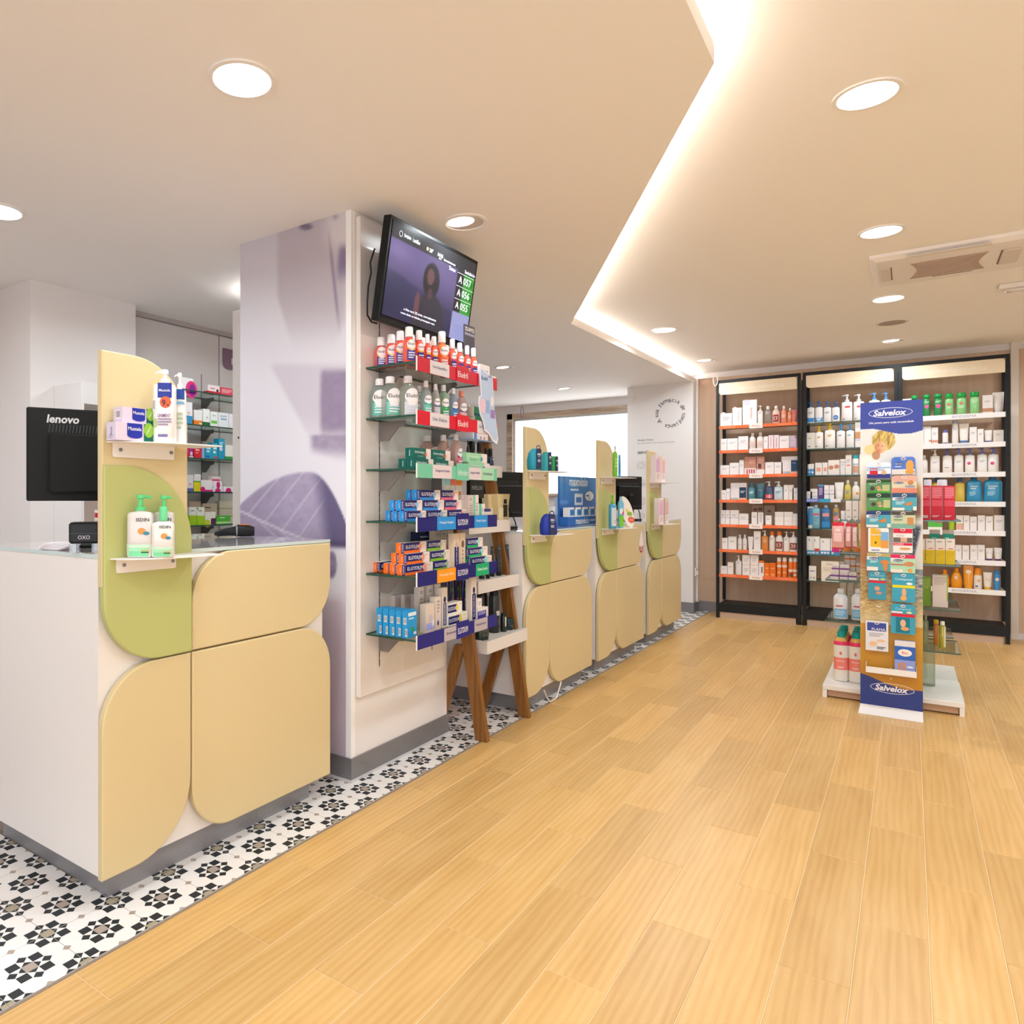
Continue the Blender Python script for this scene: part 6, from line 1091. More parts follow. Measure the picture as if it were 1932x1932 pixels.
def banner(u, v):
    x = 1625+116*u; y = 755+583*(1-v)
    nz = vnoise(x/3, y/2, 5)
    if y < 812+6.5*math.sin((u-.42)*5.2): return hx('1f3390')
    nav = 1279+24*sm(.05, .85, u)+4*math.sin(u*5)
    if y > nav: return hx('17307c')
    if y > 1181: return mix3(hx('c8901c'), hx('b57c10'), sm(1180, 1290, y)*.6+.2*nz)
    c = mix3(hx('dddad6'), hx('cfcac2'), sm(820, 1070, y))
    if y > 1072:      # beach stones and water
        n2 = vnoise(x/7, y/3, 9)*.6+vnoise(x/3, y/1.8, 3)*.4; c = mix3(hx('8a6428'), hx('e8cf95'), n2); w = sm(.62, .8, u+.1*math.sin(y*.1))*sm(1175, 1090, y); c = mix3(c, mix3(hx('3c4a50'), hx('c9c6b8'), vnoise(x/9, y/2.2, 7)), w); c = mix3(c, hx('dcc89a'), sm(1130, 1180, y)*.7)
    # sheer shirt and legs on the left
    sh = sm(.34, .22, u-(y-850)*.0005)*sm(852, 862, y)*sm(985, 960, y); c = mix3(c, mix3(hx('efe9e0'), hx('cbb68c'), sm(870, 960, y)), sh)
    lg_ = sm(.17, .11, u)*sm(960, 985, y)*sm(1090, 1060, y); c = mix3(c, hx('b06a34'), lg_)
    # child at right
    k = sm(.80, .86, u)*sm(.99, .95, u)*sm(905, 925, y)*sm(985, 965, y); c = mix3(c, mix3(hx('b98a3c'), hx('7a4a2c'), sm(925, 945, y)), k)
    k = sm(.72, .82, u+(1010-y)*.0006)*sm(.99, .93, u+(y-1000)*.002)*sm(985, 1000, y)*sm(1072, 1045, y); c = mix3(c, hx('28323e') if nz < .85 else hx('9aa4b0'), k)
    # head
    hair = ((x-1669)/22)**2+((y-829)/20)**2; c = mix3(c, mix3(hx('8a6418'), hx('ecd272'), vnoise(x/2.2+y/9, y/6, 2)), sm(1.15, .85, hair))
    h2 = ((x-1645)/13)**2+((y-846)/10)**2; c = mix3(c, hx('e0c676'), .8*sm(1.15, .8, h2))
    face = ((x-1663)/11)**2+((y-842)/12)**2; c = mix3(c, mix3(hx('c48050'), hx('e6b48a'), sm(1652, 1672, x)), sm(1.12, .85, face))
    nk = ((x-1655)/8)**2+((y-857)/9)**2; c = mix3(c, hx('a8683c'), .8*sm(1.1, .8, nk)*sm(846, 852, y))
    for ex, ey in ((1659, 838), (1667, 840)): c = mix3(c, hx('4a2a1c'), .7*math.exp(-((x-ex)/1.6)**2-((y-ey)/1.0)**2))
    c = mix3(c, hx('a83a38'), .7*math.exp(-((x-1661)/3.2)**2-((y-848)/1.1)**2)); return c
put('banner_print', inkgrid(92, 440, BW, BH-.045, banner, printed('banner_print_ink', .35), 0), bs, (0, 0, .045))
b = MB(); WT = M('eceaf2', .4); zt = 1.2+(940-777)*3.89/1337
b.ring(-.003, 1.672, .098, .028, .0025, -.0006, WT); b.text('Salvelox', -.005, 1.672, .145, None, -.0006, WT, bold=.03, slant=.2); b.text('Um penso para cada necessidade', 0, 1.618, .20, None, -.0006, WT, bold=.02, slant=.2)
b.build('banner_lettering', bs); b = MB(); b.ring(.005, .150, .098, .028, .0025, -.0006, WT); b.text('Salvelox', .003, .150, .145, None, -.0006, WT, bold=.03, slant=.2); b.build('banner_lettering', bs)
MB().box(-.112, .112, -.05, -.0008, .235, .238, GW).box(-.112, .112, -.05, -.047, .238, .268, GW).box(-.112, -.110, -.047, -.0008, .238, .29, GW).box(.110, .112, -.047, -.0008, .238, .29, GW).build('tray', bs)
for z in (.262, .205): MB().ring(.0, z, .005, .005, .0018, -.0009, M('e6dcc8', .3), 14).build('rivet', bs)
TE = '1a93a4'; NVY = '1c2f6e'; SK = 'd0803f'
def foot(cx, cz, s): return (('e', cx, cz, s, s*.5, SK), ('e', cx+s*.8, cz+s*.35, s*.5, s*.75, SK), ('e', cx-s*.8, cz-s*.12, s*.4, s*.3, 'c4743a'))
SV = lambda x, z, w: (('e', x, z, w*.62, w*.18, NVY), ('t', 'Salvelox', x, z, w, None, 'e6e6f0'))
PK_ = [ # px0, px1, y0, y1, colour, prints, round top, label
 (1635, 1681, 872, 902, 'e4e6f2', (('r', -.5, .5, 0, .26, '2c2f7c'), ('r', -.38, -.04, .22, .72, 'd2202e'), ('t', 'Salvelox', -.21, .66, .3, None, 'f0eef4'), ('e', .22, .36, .10, .12, 'dda878'), ('l', -.5, .5, .45, .75, 2, 'a8c4e6')), 'white and navy plaster pack with red square, top of left column'),
 (1682, 1727, 862, 895, '2f60bc', (('r', -.5, .5, 0, .30, 'ddd8d4'), *SV(-.2, .62, .32), ('e', .28, .5, .17, .3, 'e0a04a'), ('e', .28, .15, .2, .12, 'd99a3c'), ('l', -.36, 0, .4, .5, 1, 'd6dcf0')), 'blue and white plaster pack, top of right column'),
 (1634, 1681, 905, 930, '2f7a1c', (('r', -.5, .5, .80, 1, '2a4a14'), ('t', 'Salvelox', -.22, .70, .32, None, 'eef0ea'), ('e', -.25, .35, .10, .10, '4a3a28'), ('e', .0, .42, .09, .09, 'c89a60'), ('e', .04, .24, .11, .06, 'd0a870'), ('r', .16, .46, .12, .62, 'b8bc86'), ('r', -.5, .5, 0, .14, '3f9a20')), 'green plaster pack, second in left column'),
 (1682, 1730, 897, 930, 'd9a084', (('r', -.5, .5, .30, .66, 'd8cfb0'), *SV(-.22, .58, .32), ('e', .26, .60, .12, .12, 'c8844a'), ('e', .24, .38, .22, .06, '9aa0b0'), ('r', -.5, .5, 0, .26, 'd8846c')), 'salmon plaster pack, second in right column'),
 (1635, 1681, 931, 962, '2f7a1c', (('r', -.5, .5, .76, 1, '123a1c'), ('t', 'Salvelox', -.22, .66, .32, None, 'eef0ea'), ('e', -.22, .35, .10, .10, '4a3a28'), ('e', .03, .42, .09, .09, 'c89a60'), ('e', .07, .24, .11, .06, 'd0a870'), ('r', .20, .48, .12, .62, 'b8bc86'), ('r', -.5, .5, 0, .14, '3f9a20')), 'green plaster pack, third in left column'),
 (1683, 1730, 931, 963, TE, (('r', -.5, .5, .78, 1, '2a4a78'), ('r', -.5, 0, .60, .78, 'dde6ec'), *SV(-.18, .68, .34), ('l', -.36, 0, .34, .55, 3, 'c4e4ea'), *foot(.16, .38, .13), ('r', -.5, 0, 0, .16, 'ece4dc'), ('r', .36, .5, 0, .24, 'e8e2da')), 'teal plaster pack with a foot, third in right column'),
 (1634, 1681, 964, 995, TE, (('r', -.5, .5, .78, 1, '1f3c6c'), ('r', -.5, 0, .60, .78, 'dde6ec'), *SV(-.18, .68, .34), ('l', -.36, 0, .34, .55, 3, 'c4e4ea'), *foot(.16, .40, .13), ('r', -.5, 0, 0, .16, 'ece4dc'), ('r', .36, .5, 0, .24, 'e8e2da')), 'teal plaster pack with a foot, fourth in left column'),
 (1681, 1727, 965, 997, 'c4c69a', (('r', -.5, .5, .80, 1, '4a4438'), *SV(-.22, .70, .32), ('r', -.5, .5, 0, .28, '7fae9c'), ('r', .18, .44, .22, .66, 'c88a50'), ('l', -.4, .1, .45, .58, 1, '6a9a70')), 'sage green plaster pack, fourth in right column'),
 (1638, 1677, 996, 1042, 'ece6e0', (('r', .0, .5, .42, .85, '7fb2e0'), ('r', -.40, .12, .22, 1, 'e6b41c'), ('r', .12, .5, .18, .50, 'dd9a4a'), ('t', 'Salvelox', -.1, .74, .5, .09, 'ecebf4'), ('e', -.14, .40, .05, .07, '5a4020'), ('l', -.35, .2, .06, .12, 1, '4a5aa0')), 'tall yellow and blue plaster pack, fifth in left column'),
 (1685, 1722, 996, 1043, 'e9e0dc', (('r', -.5, .5, .80, .98, 'd6143c'), ('t', 'Tiritas', -.15, .70, .4, None, 'b8a8b0'), ('r', -.5, .5, .42, .62, '6a6458'), ('r', -.12, .22, .44, .62, 'd8a890'), ('r', -.5, .5, .30, .40, 'd6143c'), ('t', 'CLASSIC', -.2, .35, .5, .06, 'f4e0e4'), ('e', .12, .17, .30, .07, 'd8944a')), 'tall white and red plaster pack, fifth in right column'),
 (1635, 1680, 1043, 1077, TE, (('r', -.5, .5, .80, 1, 'b8a468'), ('r', -.5, -.02, .62, .80, 'dde6ec'), *SV(-.2, .70, .34), ('l', -.36, 0, .44, .58, 2, 'c4e4ea'), ('e', .28, .5, .20, .12, SK), ('e', .30, .28, .10, .26, SK), ('r', -.5, -.02, 0, .22, 'ece4dc')), 'teal plaster pack with a knee, sixth in left column'),
 (1680, 1727, 1046, 1081, 'a4cfa4', (('r', -.5, .5, .80, 1, 'd81c58'), ('r', -.5, .0, .62, .80, 'e2e6e0'), *SV(-.2, .68, .34), ('r', -.5, .3, .42, .48, 'c85a60'), ('e', .26, .5, .2, .12, 'c88454'), ('r', -.5, 0, 0, .20, 'e8ded6'), ('e', .3, .15, .1, .1, 'dca050')), 'mint and pink plaster pack, sixth in right column'),
 (1638, 1672, 1078, 1131, '128aa4', (('t', 'Compeed', 0, .86, .75, .10, '8fd0dc'), ('r', -.46, .1, .70, .76, 'e6dcd8'), ('r', -.5, .5, .60, .68, 'd21a2e'), ('e', 0, .40, .16, .16, 'd49a7c'), ('e', .1, .24, .18, .1, 'c88a6c'), ('e', .32, .74, .16, .07, 'b8d48a')), 'dark teal blister pack with red band in left column'),
 (1683, 1727, 1082, 1136, '1296b4', (('t', 'Compeed', 0, .80, .76, .11, 'c8ecf2'), ('r', -.5, .5, .50, .60, 'e2d31c'), ('e', .26, .66, .14, .07, 'e2eef0'), ('e', .02, .34, .10, .24, 'dca880'), ('e', .0, .14, .14, .14, 'e8a860')), 'teal blister pack with yellow band in right column'),
 (1681, 1727, 1140, 1196, '1296b4', (('t', 'Compeed', 0, .84, .66, .10, '9fdce6'), ('r', -.5, -.02, .70, .76, 'ead8dc'), ('r', -.5, .5, .58, .68, 'd21a2e'), ('e', .26, .74, .12, .06, 'd8d8a0'), ('r', -.3, .28, .04, .56, '0f7488'), ('e', 0, .36, .12, .20, 'dcb090'), ('e', .08, .18, .18, .10, 'd8a06a')), 'teal blister pack with red band, lowest in right column'),
 (1633, 1676, 1172, 1228, 'dcdce0', (('r', -.44, .42, .68, .96, '3a4a98'), ('t', 'FLAMA', .08, .74, .62, .08, 'eeeaf2'), ('l', -.34, .3, .48, .62, 2, 'b0b0b8'), ('e', .18, .36, .18, .07, 'e8b890'), ('e', -.16, .24, .18, .12, 'e8b890'), ('l', .0, .4, .06, .16, 2, '5a5a6a')), 'white plaster pack with blue top, lower left'),
]
pgr = 'plaster packs hanging on the banner stand'
for i, (a, c, y0, y1, col_, pr, lab) in enumerate(PK_):
    Yp = YS-.030; A, B = onY(a, y0, Yp), onY(c, y1, Yp); w = B[0]-A[0]; h = onY((a+c)/2, y0, Yp)[2]-onY((a+c)/2, y1, Yp)[2]
    t = thing('plaster_pack', lab, 'plaster pack', ((A[0]+B[0])/2, Yp, onY((a+c)/2, y1, Yp)[2]), 0, pgr)
    rr = .006 if 'tall' in lab or 'white plaster pack with' in lab else .018
    MB().prism(rpoly(-w/2, w/2, 0, h, rr, rr, .004, .004, 5), 0, .012, M(col_, .3, coat=.3), 'XZ').build('pack', t)
    prints(pr, w*.97, h*.985, -.0002).build('printing', t)
    MB().ring(0, h-.010, .011, .008, .003, -.006, M('f0eae6', .35), 16).build('hang_hole', t)
    pe = (BX0+BX1)/2; MB().tube([((A[0]+B[0])/2-pe, -.0005, t.location.z+h-.008), ((A[0]+B[0])/2-pe, -.045, t.location.z+h-.008), ((A[0]+B[0])/2-pe, -.05, t.location.z+h-.002)], .0022, M('eee8e4', .35), 6).build('hook', bs)
p = onY(1656, 1146, YS-.03); pe = (BX0+BX1)/2
MB().tube([(p[0]-pe-.012, -.001, p[2]), (p[0]-pe-.006, -.03, p[2]+.008), (p[0]-pe+.008, -.04, p[2]+.004), (p[0]-pe+.014, -.042, p[2]+.008)], .0025, M('eee8e4', .35), 6).build('hook', bs)
A, B = onY(1688, 1207, YS-.03), onY(1727, 1263, YS-.03); w = B[0]-A[0]; h = A[2]-.2385
t = thing('insole_box', 'blue and lilac box standing in the white tray of the banner', 'box', ((A[0]+B[0])/2, YS-.046+.0, .2385), 0, pgr)
MB().box(-w/2, w/2, .004, .030, 0, h, M('8a9ad8', .35)).build('carton', t)
prints((('r', -.5, .5, .45, .84, '2f62b8'), ('r', -.5, .5, .84, 1, 'ddd8dc'), ('e', 0, .66, .34, .22, 'efe6e0'), ('t', 'Bloc', 0, .66, .3, .08, 'c8603c'), ('r', -.32, -.2, .12, .36, 'd0844a'), ('r', -.1, .02, .10, .38, 'd0844a'), ('e', .24, .26, .16, .06, 'd8dcf0'), ('r', .0, .5, 0, .05, '3a7a4a')), w, h, .004).build('printing', t)
# ================================================================== GOODS ON THE COUNTERS
GN_ = 'goods on the nearest counter'
Z1, Z2 = 1.3665, 1.0245; XP = -1.8645
def n1(kind, label, px0, px1, X, z, h, d, *a, rz=R(90), **kw):
    A, B = onX(px0, 900, X)[1], onX(px1, 900, X)[1]; w = (B-A)*.98
    if kind in ('bottle', 'pump', 'tube', 'jar', 'can') or rz < R(80): w = (px1-px0)*(X*_fw[0]+(A+B)/2*_fw[1])/FPX
    return good(kind, label, (X-d/2, (A+B)/2, z+kw.pop('lift', 0)+.0005), rz, kw.pop('group', GN_), w, h, d, *a, **kw)
MU = lambda: (('r', -.28, .02, .28, .98, '2432a0'), ('t', 'Mustela', -.13, .68, .26, .20, 'eeeaf6'), ('e', -.13, .30, .145, .05, '2432a0'), ('r', .05, .24, -.02, 1, '0f6450'), ('e', .145, .66, .10, .13, '8aba3c'), ('t', 'OFERTA', .145, .66, .15, .10, 'eef4e0', 60), ('l', .26, .48, .5, .85, 2, '9a86b0'), ('l', .26, .48, .15, .4, 2, 'b09cc0'))
n1('carton', 'lilac and white baby cream carton, lower of two on the upper ledge', 217, 313, -1.80, Z1, .052, .045, 'd9cbdd', (), MU(), endpr=(('t', 'Mustela', 0, .5, .55, .2, '8a84a8', 90), ('l', -.3, .3, .1, .3, 2, 'b8b0c0')))
n1('carton', 'lilac and white baby cream carton, upper of two on the upper ledge', 230, 312, -1.81, Z1, .046, .045, 'd9cbdd', (), MU(), endpr=(('b', -.2, .3, .25, .8, ''),), lift=.0526)
LINB = (('r', -.22, .42, .60, .80, '2c3c9c'), ('t', 'Mustela', .10, .70, .52, None, 'eeeaf6'), ('e', .14, .54, .27, .27, 'd8643c'), ('t', '9', .06, .53, .16, .09, '3a2440'), ('t', '90', .25, .50, .10, .03, '3a2440'), ('t', 'LINIMENT', .08, .36, .6, .045, '8a5a90'), ('l', -.2, .42, .22, .33, 3, 'a08aa8'), ('e', -.34, .26, .10, .22, 'b4c48a'), ('b', -.47, -.33, .42, .58, ''), ('l', -.2, .4, .06, .12, 1, '7a70a8'))
def big_pump(label, px0, px1, X, z, h, d, *a, rz=R(55), sz=.77, noz=-1, **kw):
    n1('pump', label, px0, px1, X, z, h, d, *a, rz=rz, sz=sz, p=4.5, nozzle=noz, **kw)
big_pump('large white lotion pump bottle with orange price seal on the upper ledge', 303, 343, -1.765, Z1, .222, .062, 'efebe9', 'f1eeec', LINB, rz=R(40))
big_pump('white lotion pump bottle behind the sealed one on the upper ledge', 322, 356, -1.845+.06, Z1, .236, .05, 'efebe9', 'f1eeec', (('r', -.2, .45, .62, .78, '2a4a9c'), ('r', -.2, .45, .56, .60, '7fb4d8')), rz=R(40)) if False else None
tg_ = n1('pump', 'white lotion pump bottle partly behind the sealed bottle', 336, 359, -1.80, Z1, .226, .045, 'efebe9', 'f1eeec', (('r', -.3, .48, .62, .76, '2a4a9c'), ('r', -.3, .48, .55, .59, '7fb4d8'), ('l', -.2, .4, .2, .45, 4, 'b8c4a8')), rz=R(40), sz=.74, p=4)
IS = lambda: (('r', -.499, .499, .02, .10, '7ad49a'), ('r', -.499, .499, .10, .16, 'a6e0b6'), ('r', -.499, .499, .16, .21, 'c8e4cc'), ('t', 'ISDIN', .16, .60, .50, .055, '3a3a38'), ('e', .12, .42, .16, .13, 'dd9848'), ('e', .30, .385, .13, .07, '3a86a0'), ('r', .10, .40, .075, .09, '2a3a2c'), ('r', .10, .40, .105, .12, 'd0b040'))
MINT = '63cf86'
big_pump('large white and mint pump bottle, left of three on the lower ledge', 251, 298, -1.80, Z2, .186, .05, 'd8d2ce', MINT, IS(), rz=R(42), sz=.70, noz=1)
big_pump('large white and mint pump bottle at the back on the lower ledge', 297, 336, -1.812, Z2, .184, .04, 'd8d2ce', MINT, IS(), rz=R(42), sz=.70, noz=1)
n1('bottle', 'smaller white and mint spray bottle in front on the lower ledge', 295, 336, -1.752, Z2, .150, .04, 'e2ddd6', '6fcf94', IS(), rz=R(40), shoulder=.64, capz=.72, neck=.34, p=4.5)
# barcode scanner lying on the worktop
P = onZ(450, 1013, 1.035); sc_ = thing('barcode_scanner', 'black and orange handheld barcode scanner lying on the nearest counter', 'scanner', (P[0]-.02, P[1]+.01, 1.0355), R(52))
MB().loft([(.03, .010, .012, 2, -.085, 0), (.032, .017, .016, 2.5, -.08, 0), (.034, .022, .018, 2.5, -.03, 0), (.036, .024, .02, 2.5, .02, 0)], M('17191c', .4), 16).build('neck', sc_)
def hloft(secs, mat, n=16):
    """sections along local x: (x, z centre, ry, rz, power)"""
    P = []
    for x, z, ry, rz, p in secs:
        r = []
        for i in range(n):
            a = 2*math.pi*i/n; c, s = math.cos(a), math.sin(a); r.append((x, ry*math.copysign(abs(c)**(2/p), c), z+rz*math.copysign(abs(s)**(2/p), s)))
        P.append(r)
    return MB().rings(P, mat)
sc_.children[0].data = hloft([(-.095, .014, .010, .008, 2), (-.08, .016, .018, .014, 2.2), (-.03, .022, .022, .018, 2.5), (0, .024, .026, .022, 2.6)], M('17191c', .35)).mesh('neck', 50)
hloft([(0, .026, .028, .025, 2.8), (.01, .026, .030, .026, 3), (.055, .024, .029, .024, 3), (.072, .022, .024, .020, 2.6)], M('121416', .4)).build('head', sc_, smooth=50)
MB().box(.008, .05, -.016, .016, .0495, .0525, M('e07a28', .4)).build('orange_panel', sc_)
hloft([(-.006, .025, .0285, .0245, 2.6), (.000, .025, .0295, .0255, 2.6)], M('8f9094', .3, .6)).build('bezel', sc_, smooth=50)
# papers, acrylic risers, receipt printer
P = onZ(108, 1036, 1.035); pp = thing('paper_pile', 'small pile of white leaflets on the nearest counter', 'papers', (P[0]+.0, P[1], 1.0352), R(24))
for i in range(6): MB().box(-.05+.004*i, .05+.003*i, -.035, .035, .0035*i, .0035*i+.003, M('e6e0e4', .6)).build('leaflet', pp).rotation_euler.z = R(7*i-15)
P = onZ(157, 1043, 1.035); rp = thing('receipt_printer', 'small black cube device on clear legs at the nearest counter', 'device', (P[0]-.02, P[1]+.02, 1.0352), R(52))
for x in (-.032, .032):
    for y in (-.03, .03): MB().box(x-.010, x+.010, y-.010, y+.010, 0, .028, glass('clear_acrylic', 'eef0f0', .2, .03, .08)).build('leg', rp)
MB().cbox(-.043, .043, -.04, .04, .028, .092, M('15171a', .35), .006).build('housing', rp); MB().rect(-.041, .041, .058, .0595, -.0404, M('4a4c50', .4)).text('OXO', 0, .047, .034, .012, -.0406, M('c9c8cc', .5)).build('lettering', rp)
# monitors (backs towards the customers)
def monitor(label, p0, p1, z0, z1, brand=None, foot=None, tilt=0):
    d = Vector((p1[0]-p0[0], p1[1]-p0[1])); L = d.length; m = ((p0[0]+p1[0])/2, (p0[1]+p1[1])/2); h = z1-z0
    t = thing('monitor', label, 'monitor', (m[0], m[1], z0), math.atan2(d.y, d.x))
    BK_ = M('101214', .45); b2 = M('0b0d0f', .5)
    o = MB().cbox(-L/2, L/2, 0, .018, 0, h, BK_, .004).build('housing', t)
    MB().cbox(-L/2+.065, L/2-.06, -.025, 0, .028, h-.085, b2, .006).build('rear_bulge', t)
    b = MB(); n = 36
    for i in range(n): x = -L/2+.065+(L-.13)*i/n; b.add([(x, -.0008, h-.082), (x+.004, -.0008, h-.082), (x+.008, -.0008, h-.054), (x+.004, -.0008, h-.054)], [(0, 1, 2, 3)], M('3a3e42', .4))
    b.build('vent_slots', t)['kind'] = 'stuff'
    MB().box(-L/2+.012, L/2-.012, .018, .0186, .012, h-.012, M('20262e', .15, coat=.5)).build('screen', t)
    if brand: MB().text(brand, -L/2+.112, h-.036, .10, None, -.0012, M('c9cacc', .4), bold=.03, slant=.15).build('brand_lettering', t)
    MB().cbox(-.03, .03, -.04, -.025, (foot or 1.0)-z0+.014, h*.45, b2, .005).build('stand_arm', t); MB().cbox(-.10, .10, -.075, .085, (foot or 1.0)-z0+.0005, (foot or 1.0)-z0+.014, b2, .005).build('stand_foot', t)
    MB().tube([(.06, -.03, .06), (.075, -.045, .02), (.10, -.05, -.03), (.13, -.04, -.10)], .004, b2, 6).build('cable', t, smooth=60)
    return t
monitor('black monitor seen from behind at the nearest counter', (-2.312, 1.169), (-2.106, 1.636), 1.191, 1.5015, 'lenovo', 1.0345)
Pm = onX(940, 885, -2.05); 
monitor('black monitor seen from behind at the second counter', (-2.10, 3.72), (-1.95, 4.20), 1.08, 1.365, None, 1.0145)
monitor('black monitor seen from behind at the farthest counter', (-1.99, 5.99), (-1.88, 6.42), 1.10, 1.39, None, 1.0085)
# second counter: small bags and the blue promotional display
C2 = 'goods on the second counter'
def smile_bag(label, px0, px1, y0, y1, X, z, c, rz):
    w = (px1-px0)*(X*_fw[0]+onX(px0, 900, X)[1]*_fw[1])/FPX; h = (y1-y0)*(X*_fw[0]+onX(px0, 900, X)[1]*_fw[1])/FPX
    yc = (onX(px0, 900, X)[1]+onX(px1, 900, X)[1])/2; t = thing('travel_bag', label, 'bag', (X-.03, yc, z+.0005), rz, C2); r = w/2
    MB().loft([(0, r*.88, .026, 3), (.06*h, r*.98, .03, 3), (.4*h, r, .032, 3), (.7*h, r*.82, .028, 2.6), (.84*h, r*.5, .02, 2.4), (.87*h, r*.3, .015, 2)], M(c, .45), 24).build('pouch', t, smooth=50)
    b = MB().prism(rpoly(-r*.30, r*.42, .02*h, .86*h, .01, .01, 0, 0, 4), -.037, -.033, M('2c3252', .4), 'XZ'); b.build('card_sleeve', t)
    MB().ring(r*.06, h*.90, r*.34, h*.10, r*.12, -.030, M('34385c', .4), 20).build('handle', t)
    q = MB(); WT_ = M('d8dae6', .5); q.text('SMILE', r*.06, .62*h, r*.52, h*.09, -.0376, WT_, bold=.03); q.text('ON THE', r*.06, .52*h, r*.3, h*.04, -.0376, WT_); q.text('GO', r*.06, .36*h, r*.42, h*.11, -.0376, WT_, bold=.03); q.build('lettering', t)
zs = CT[1]['z1']+.0005; zl = CT[1]['z2']+.0005
smile_bag('turquoise travel bag with navy sleeve in front on the second counter ledge', 1004, 1033, 840, 887, -1.575, zs, '2b93a8', R(58)); smile_bag('turquoise travel bag behind the first on the second counter ledge', 1030, 1048, 843, 886, -1.63, zs, '3aa0a8', R(62)); smile_bag('green travel bag at the back of the second counter ledge', 1044, 1060, 850, 886, -1.66, zs, '2f9a50', R(62))
smile_bag('royal blue travel bag on the lower ledge of the second counter', 1027, 1061, 955, 1002, -1.575, zl, '2338a0', R(55))
A, B = onX(1058, 900, -1.86), onX(1126, 900, -1.86)
dp = thing('promotional_display', 'blue promotional display with lamp, clock and small boxes on second counter', 'display', (-1.86, (A[1]+B[1])/2-.02, 1.0145), R(88))
DW = (B[1]-A[1])*.93; DH = .335
def dspl(u, v):
    c = mix3(hx('1f5fae'), hx('3a86cc'), v); c = mix3(c, hx('2a4f8c'), .5*sm(.50, .40, v)*sm(.36, .44, v))
    lamp = ((u-.09)/.13)**2+((v-1.02)/.16)**2; c = mix3(c, hx('5a88c8'), sm(1.1, .9, lamp)*.8)
    pole = sm(.02, .012, abs(u-.12))*sm(.45, .5, v); c = mix3(c, hx('2a5a9c'), pole*.7)
    sh = ((u-.12)/.12)**2+((v-.47)/.05)**2; c = mix3(c, hx('6a9cd4'), .6*sm(1.1, .8, sh))
    jarb = sm(.11, .10, abs(u-.50))*sm(.40, .42, v)*sm(.66, .64, v); c = mix3(c, hx('dfe4ee'), jarb); c = mix3(c, hx('3a78bc'), sm(.075, .07, abs(u-.50))*sm(.46, .47, v)*sm(.58, .57, v))
    cl = math.hypot((u-.80)/.15, (v-.60)/.125); c = mix3(c, hx('2c4878'), sm(1.05, .98, cl)); c = mix3(c, hx('dde2ea'), sm(.86, .80, cl))
    if cl < .8:
        if abs(u-.80) < .012 and .5 < v < .60: c = hx('2a3a5a')
        if abs(v-.61) < .012 and .70 < u < .80: c = hx('2a3a5a')
    return c
MB().box(-DW/2, DW/2, .0006, .012, 0, DH, M('2a62a8', .5)).build('back_card', dp); put('back_print', inkgrid(60, 60, DW, DH, dspl, printed(), 0), dp)
b = MB().text('maxnésio', .0, DH*.90, DW*.5, None, -.0006, M('dfe6f2', .5), bold=.02); b.text('ESQUECER? NUNCA!', .0, DH*.82, DW*.42, None, -.0006, M('b8cce6', .5)); b.rect(-DW*.22, .0, DH*.71, DH*.75, -.0006, M('c9d8ec', .5)); b.build('lettering', dp)
MB().cbox(-DW/2, DW/2, -.06, -.0002, 0, .060, M('2a68b4', .45), .002).build('tray', dp); b = MB().text('maxnésio', -DW*.12, .030, DW*.36, None, -.0606, M('dfe6f2', .5), bold=.02); b.ell(DW*.36, .03, .020, .020, -.0606, M('e6ece6', .5)); b.ell(DW*.36, .03, .012, .012, -.0610, M('3f8a6a', .5)); b.rect(DW*.08, DW*.22, .026, .036, -.0606, M('c9d8ec', .5)); b.build('tray_lettering', dp)
for i in range(5):
    wx = DW/5; sx = -DW/2+wx*(i+.5)
    good('carton', 'small white and blue box in the promotional display, %s from left' % ORD[i], (-1.86+.034, (A[1]+B[1])/2-.02+sx, 1.0145+.0605), R(88), C2, wx*.92, .062, .04, 'e6e8ee', (), (('r', -.34, .34, .12, .80, '3a86cc'), ('r', -.16, .16, .3, .62, '2a6ab0'), ('e', .32, .90, .08, .08, '3a3c4a')))
for i, (a, c, yt, col_, h_) in enumerate(((1036, 1046, 942, 'e4e6f0', .13), (1047, 1058, 935, 'b8cce6', .19))):
    X = -1.90; z = 1.0145; good('carton', 'pale leaflet box beside the promotional display, %s' % ('left', 'right')[i], (X, (onX(a, 900, X)[1]+onX(c, 900, X)[1])/2, z), R(90), C2, .045, h_, .03, col_, ((.0, .4, '8ab0dc'),), (('r', -.3, .3, .75, .85, 'd85a5a'),) if i else ())
# third counter
C3 = 'goods on the third counter'; z1, z2 = CT[2]['z1']+.0006, CT[2]['z2']+.0006
def n3(*a, **kw): kw.setdefault('group', C3); return n1(*a, **kw)
n3('bottle', 'tall lime green bottle on the upper ledge of the third counter', 1160, 1169, -1.60, z1, .215, .03, '6fb82a', 'c9dce6', (('l', -.3, .3, .3, .6, 3, 'a8dc60'),), rz=R(60), shoulder=.7, capz=.84); n3('tube', 'slim blue tube on the upper ledge of the third counter', 1169, 1174, -1.62, z1, .16, .02, '2a86cc', '3a96d8', (), rz=R(60))
n3('pump', 'blue bottle with green pump on the lower ledge of the third counter', 1153, 1168, -1.60, z2, .232, .035, '3f9cc4', '6ab82a', (('r', -.4, .3, .08, .62, 'c9d0d8'), ('b', -.1, .2, .12, .3, '')), rz=R(60)); n3('bottle', 'white, blue and green bottle on the lower ledge of the third counter', 1169, 1181, -1.61, z2, .22, .03, '6ab4dc', '8ac4e4', (('r', -.45, .45, .04, .4, '7ac03a'), ('r', -.4, .1, .45, .62, 'eef0ee'), ('e', .25, .48, .25, .3, 'c8307a')), rz=R(60), shoulder=.75, capz=.9)
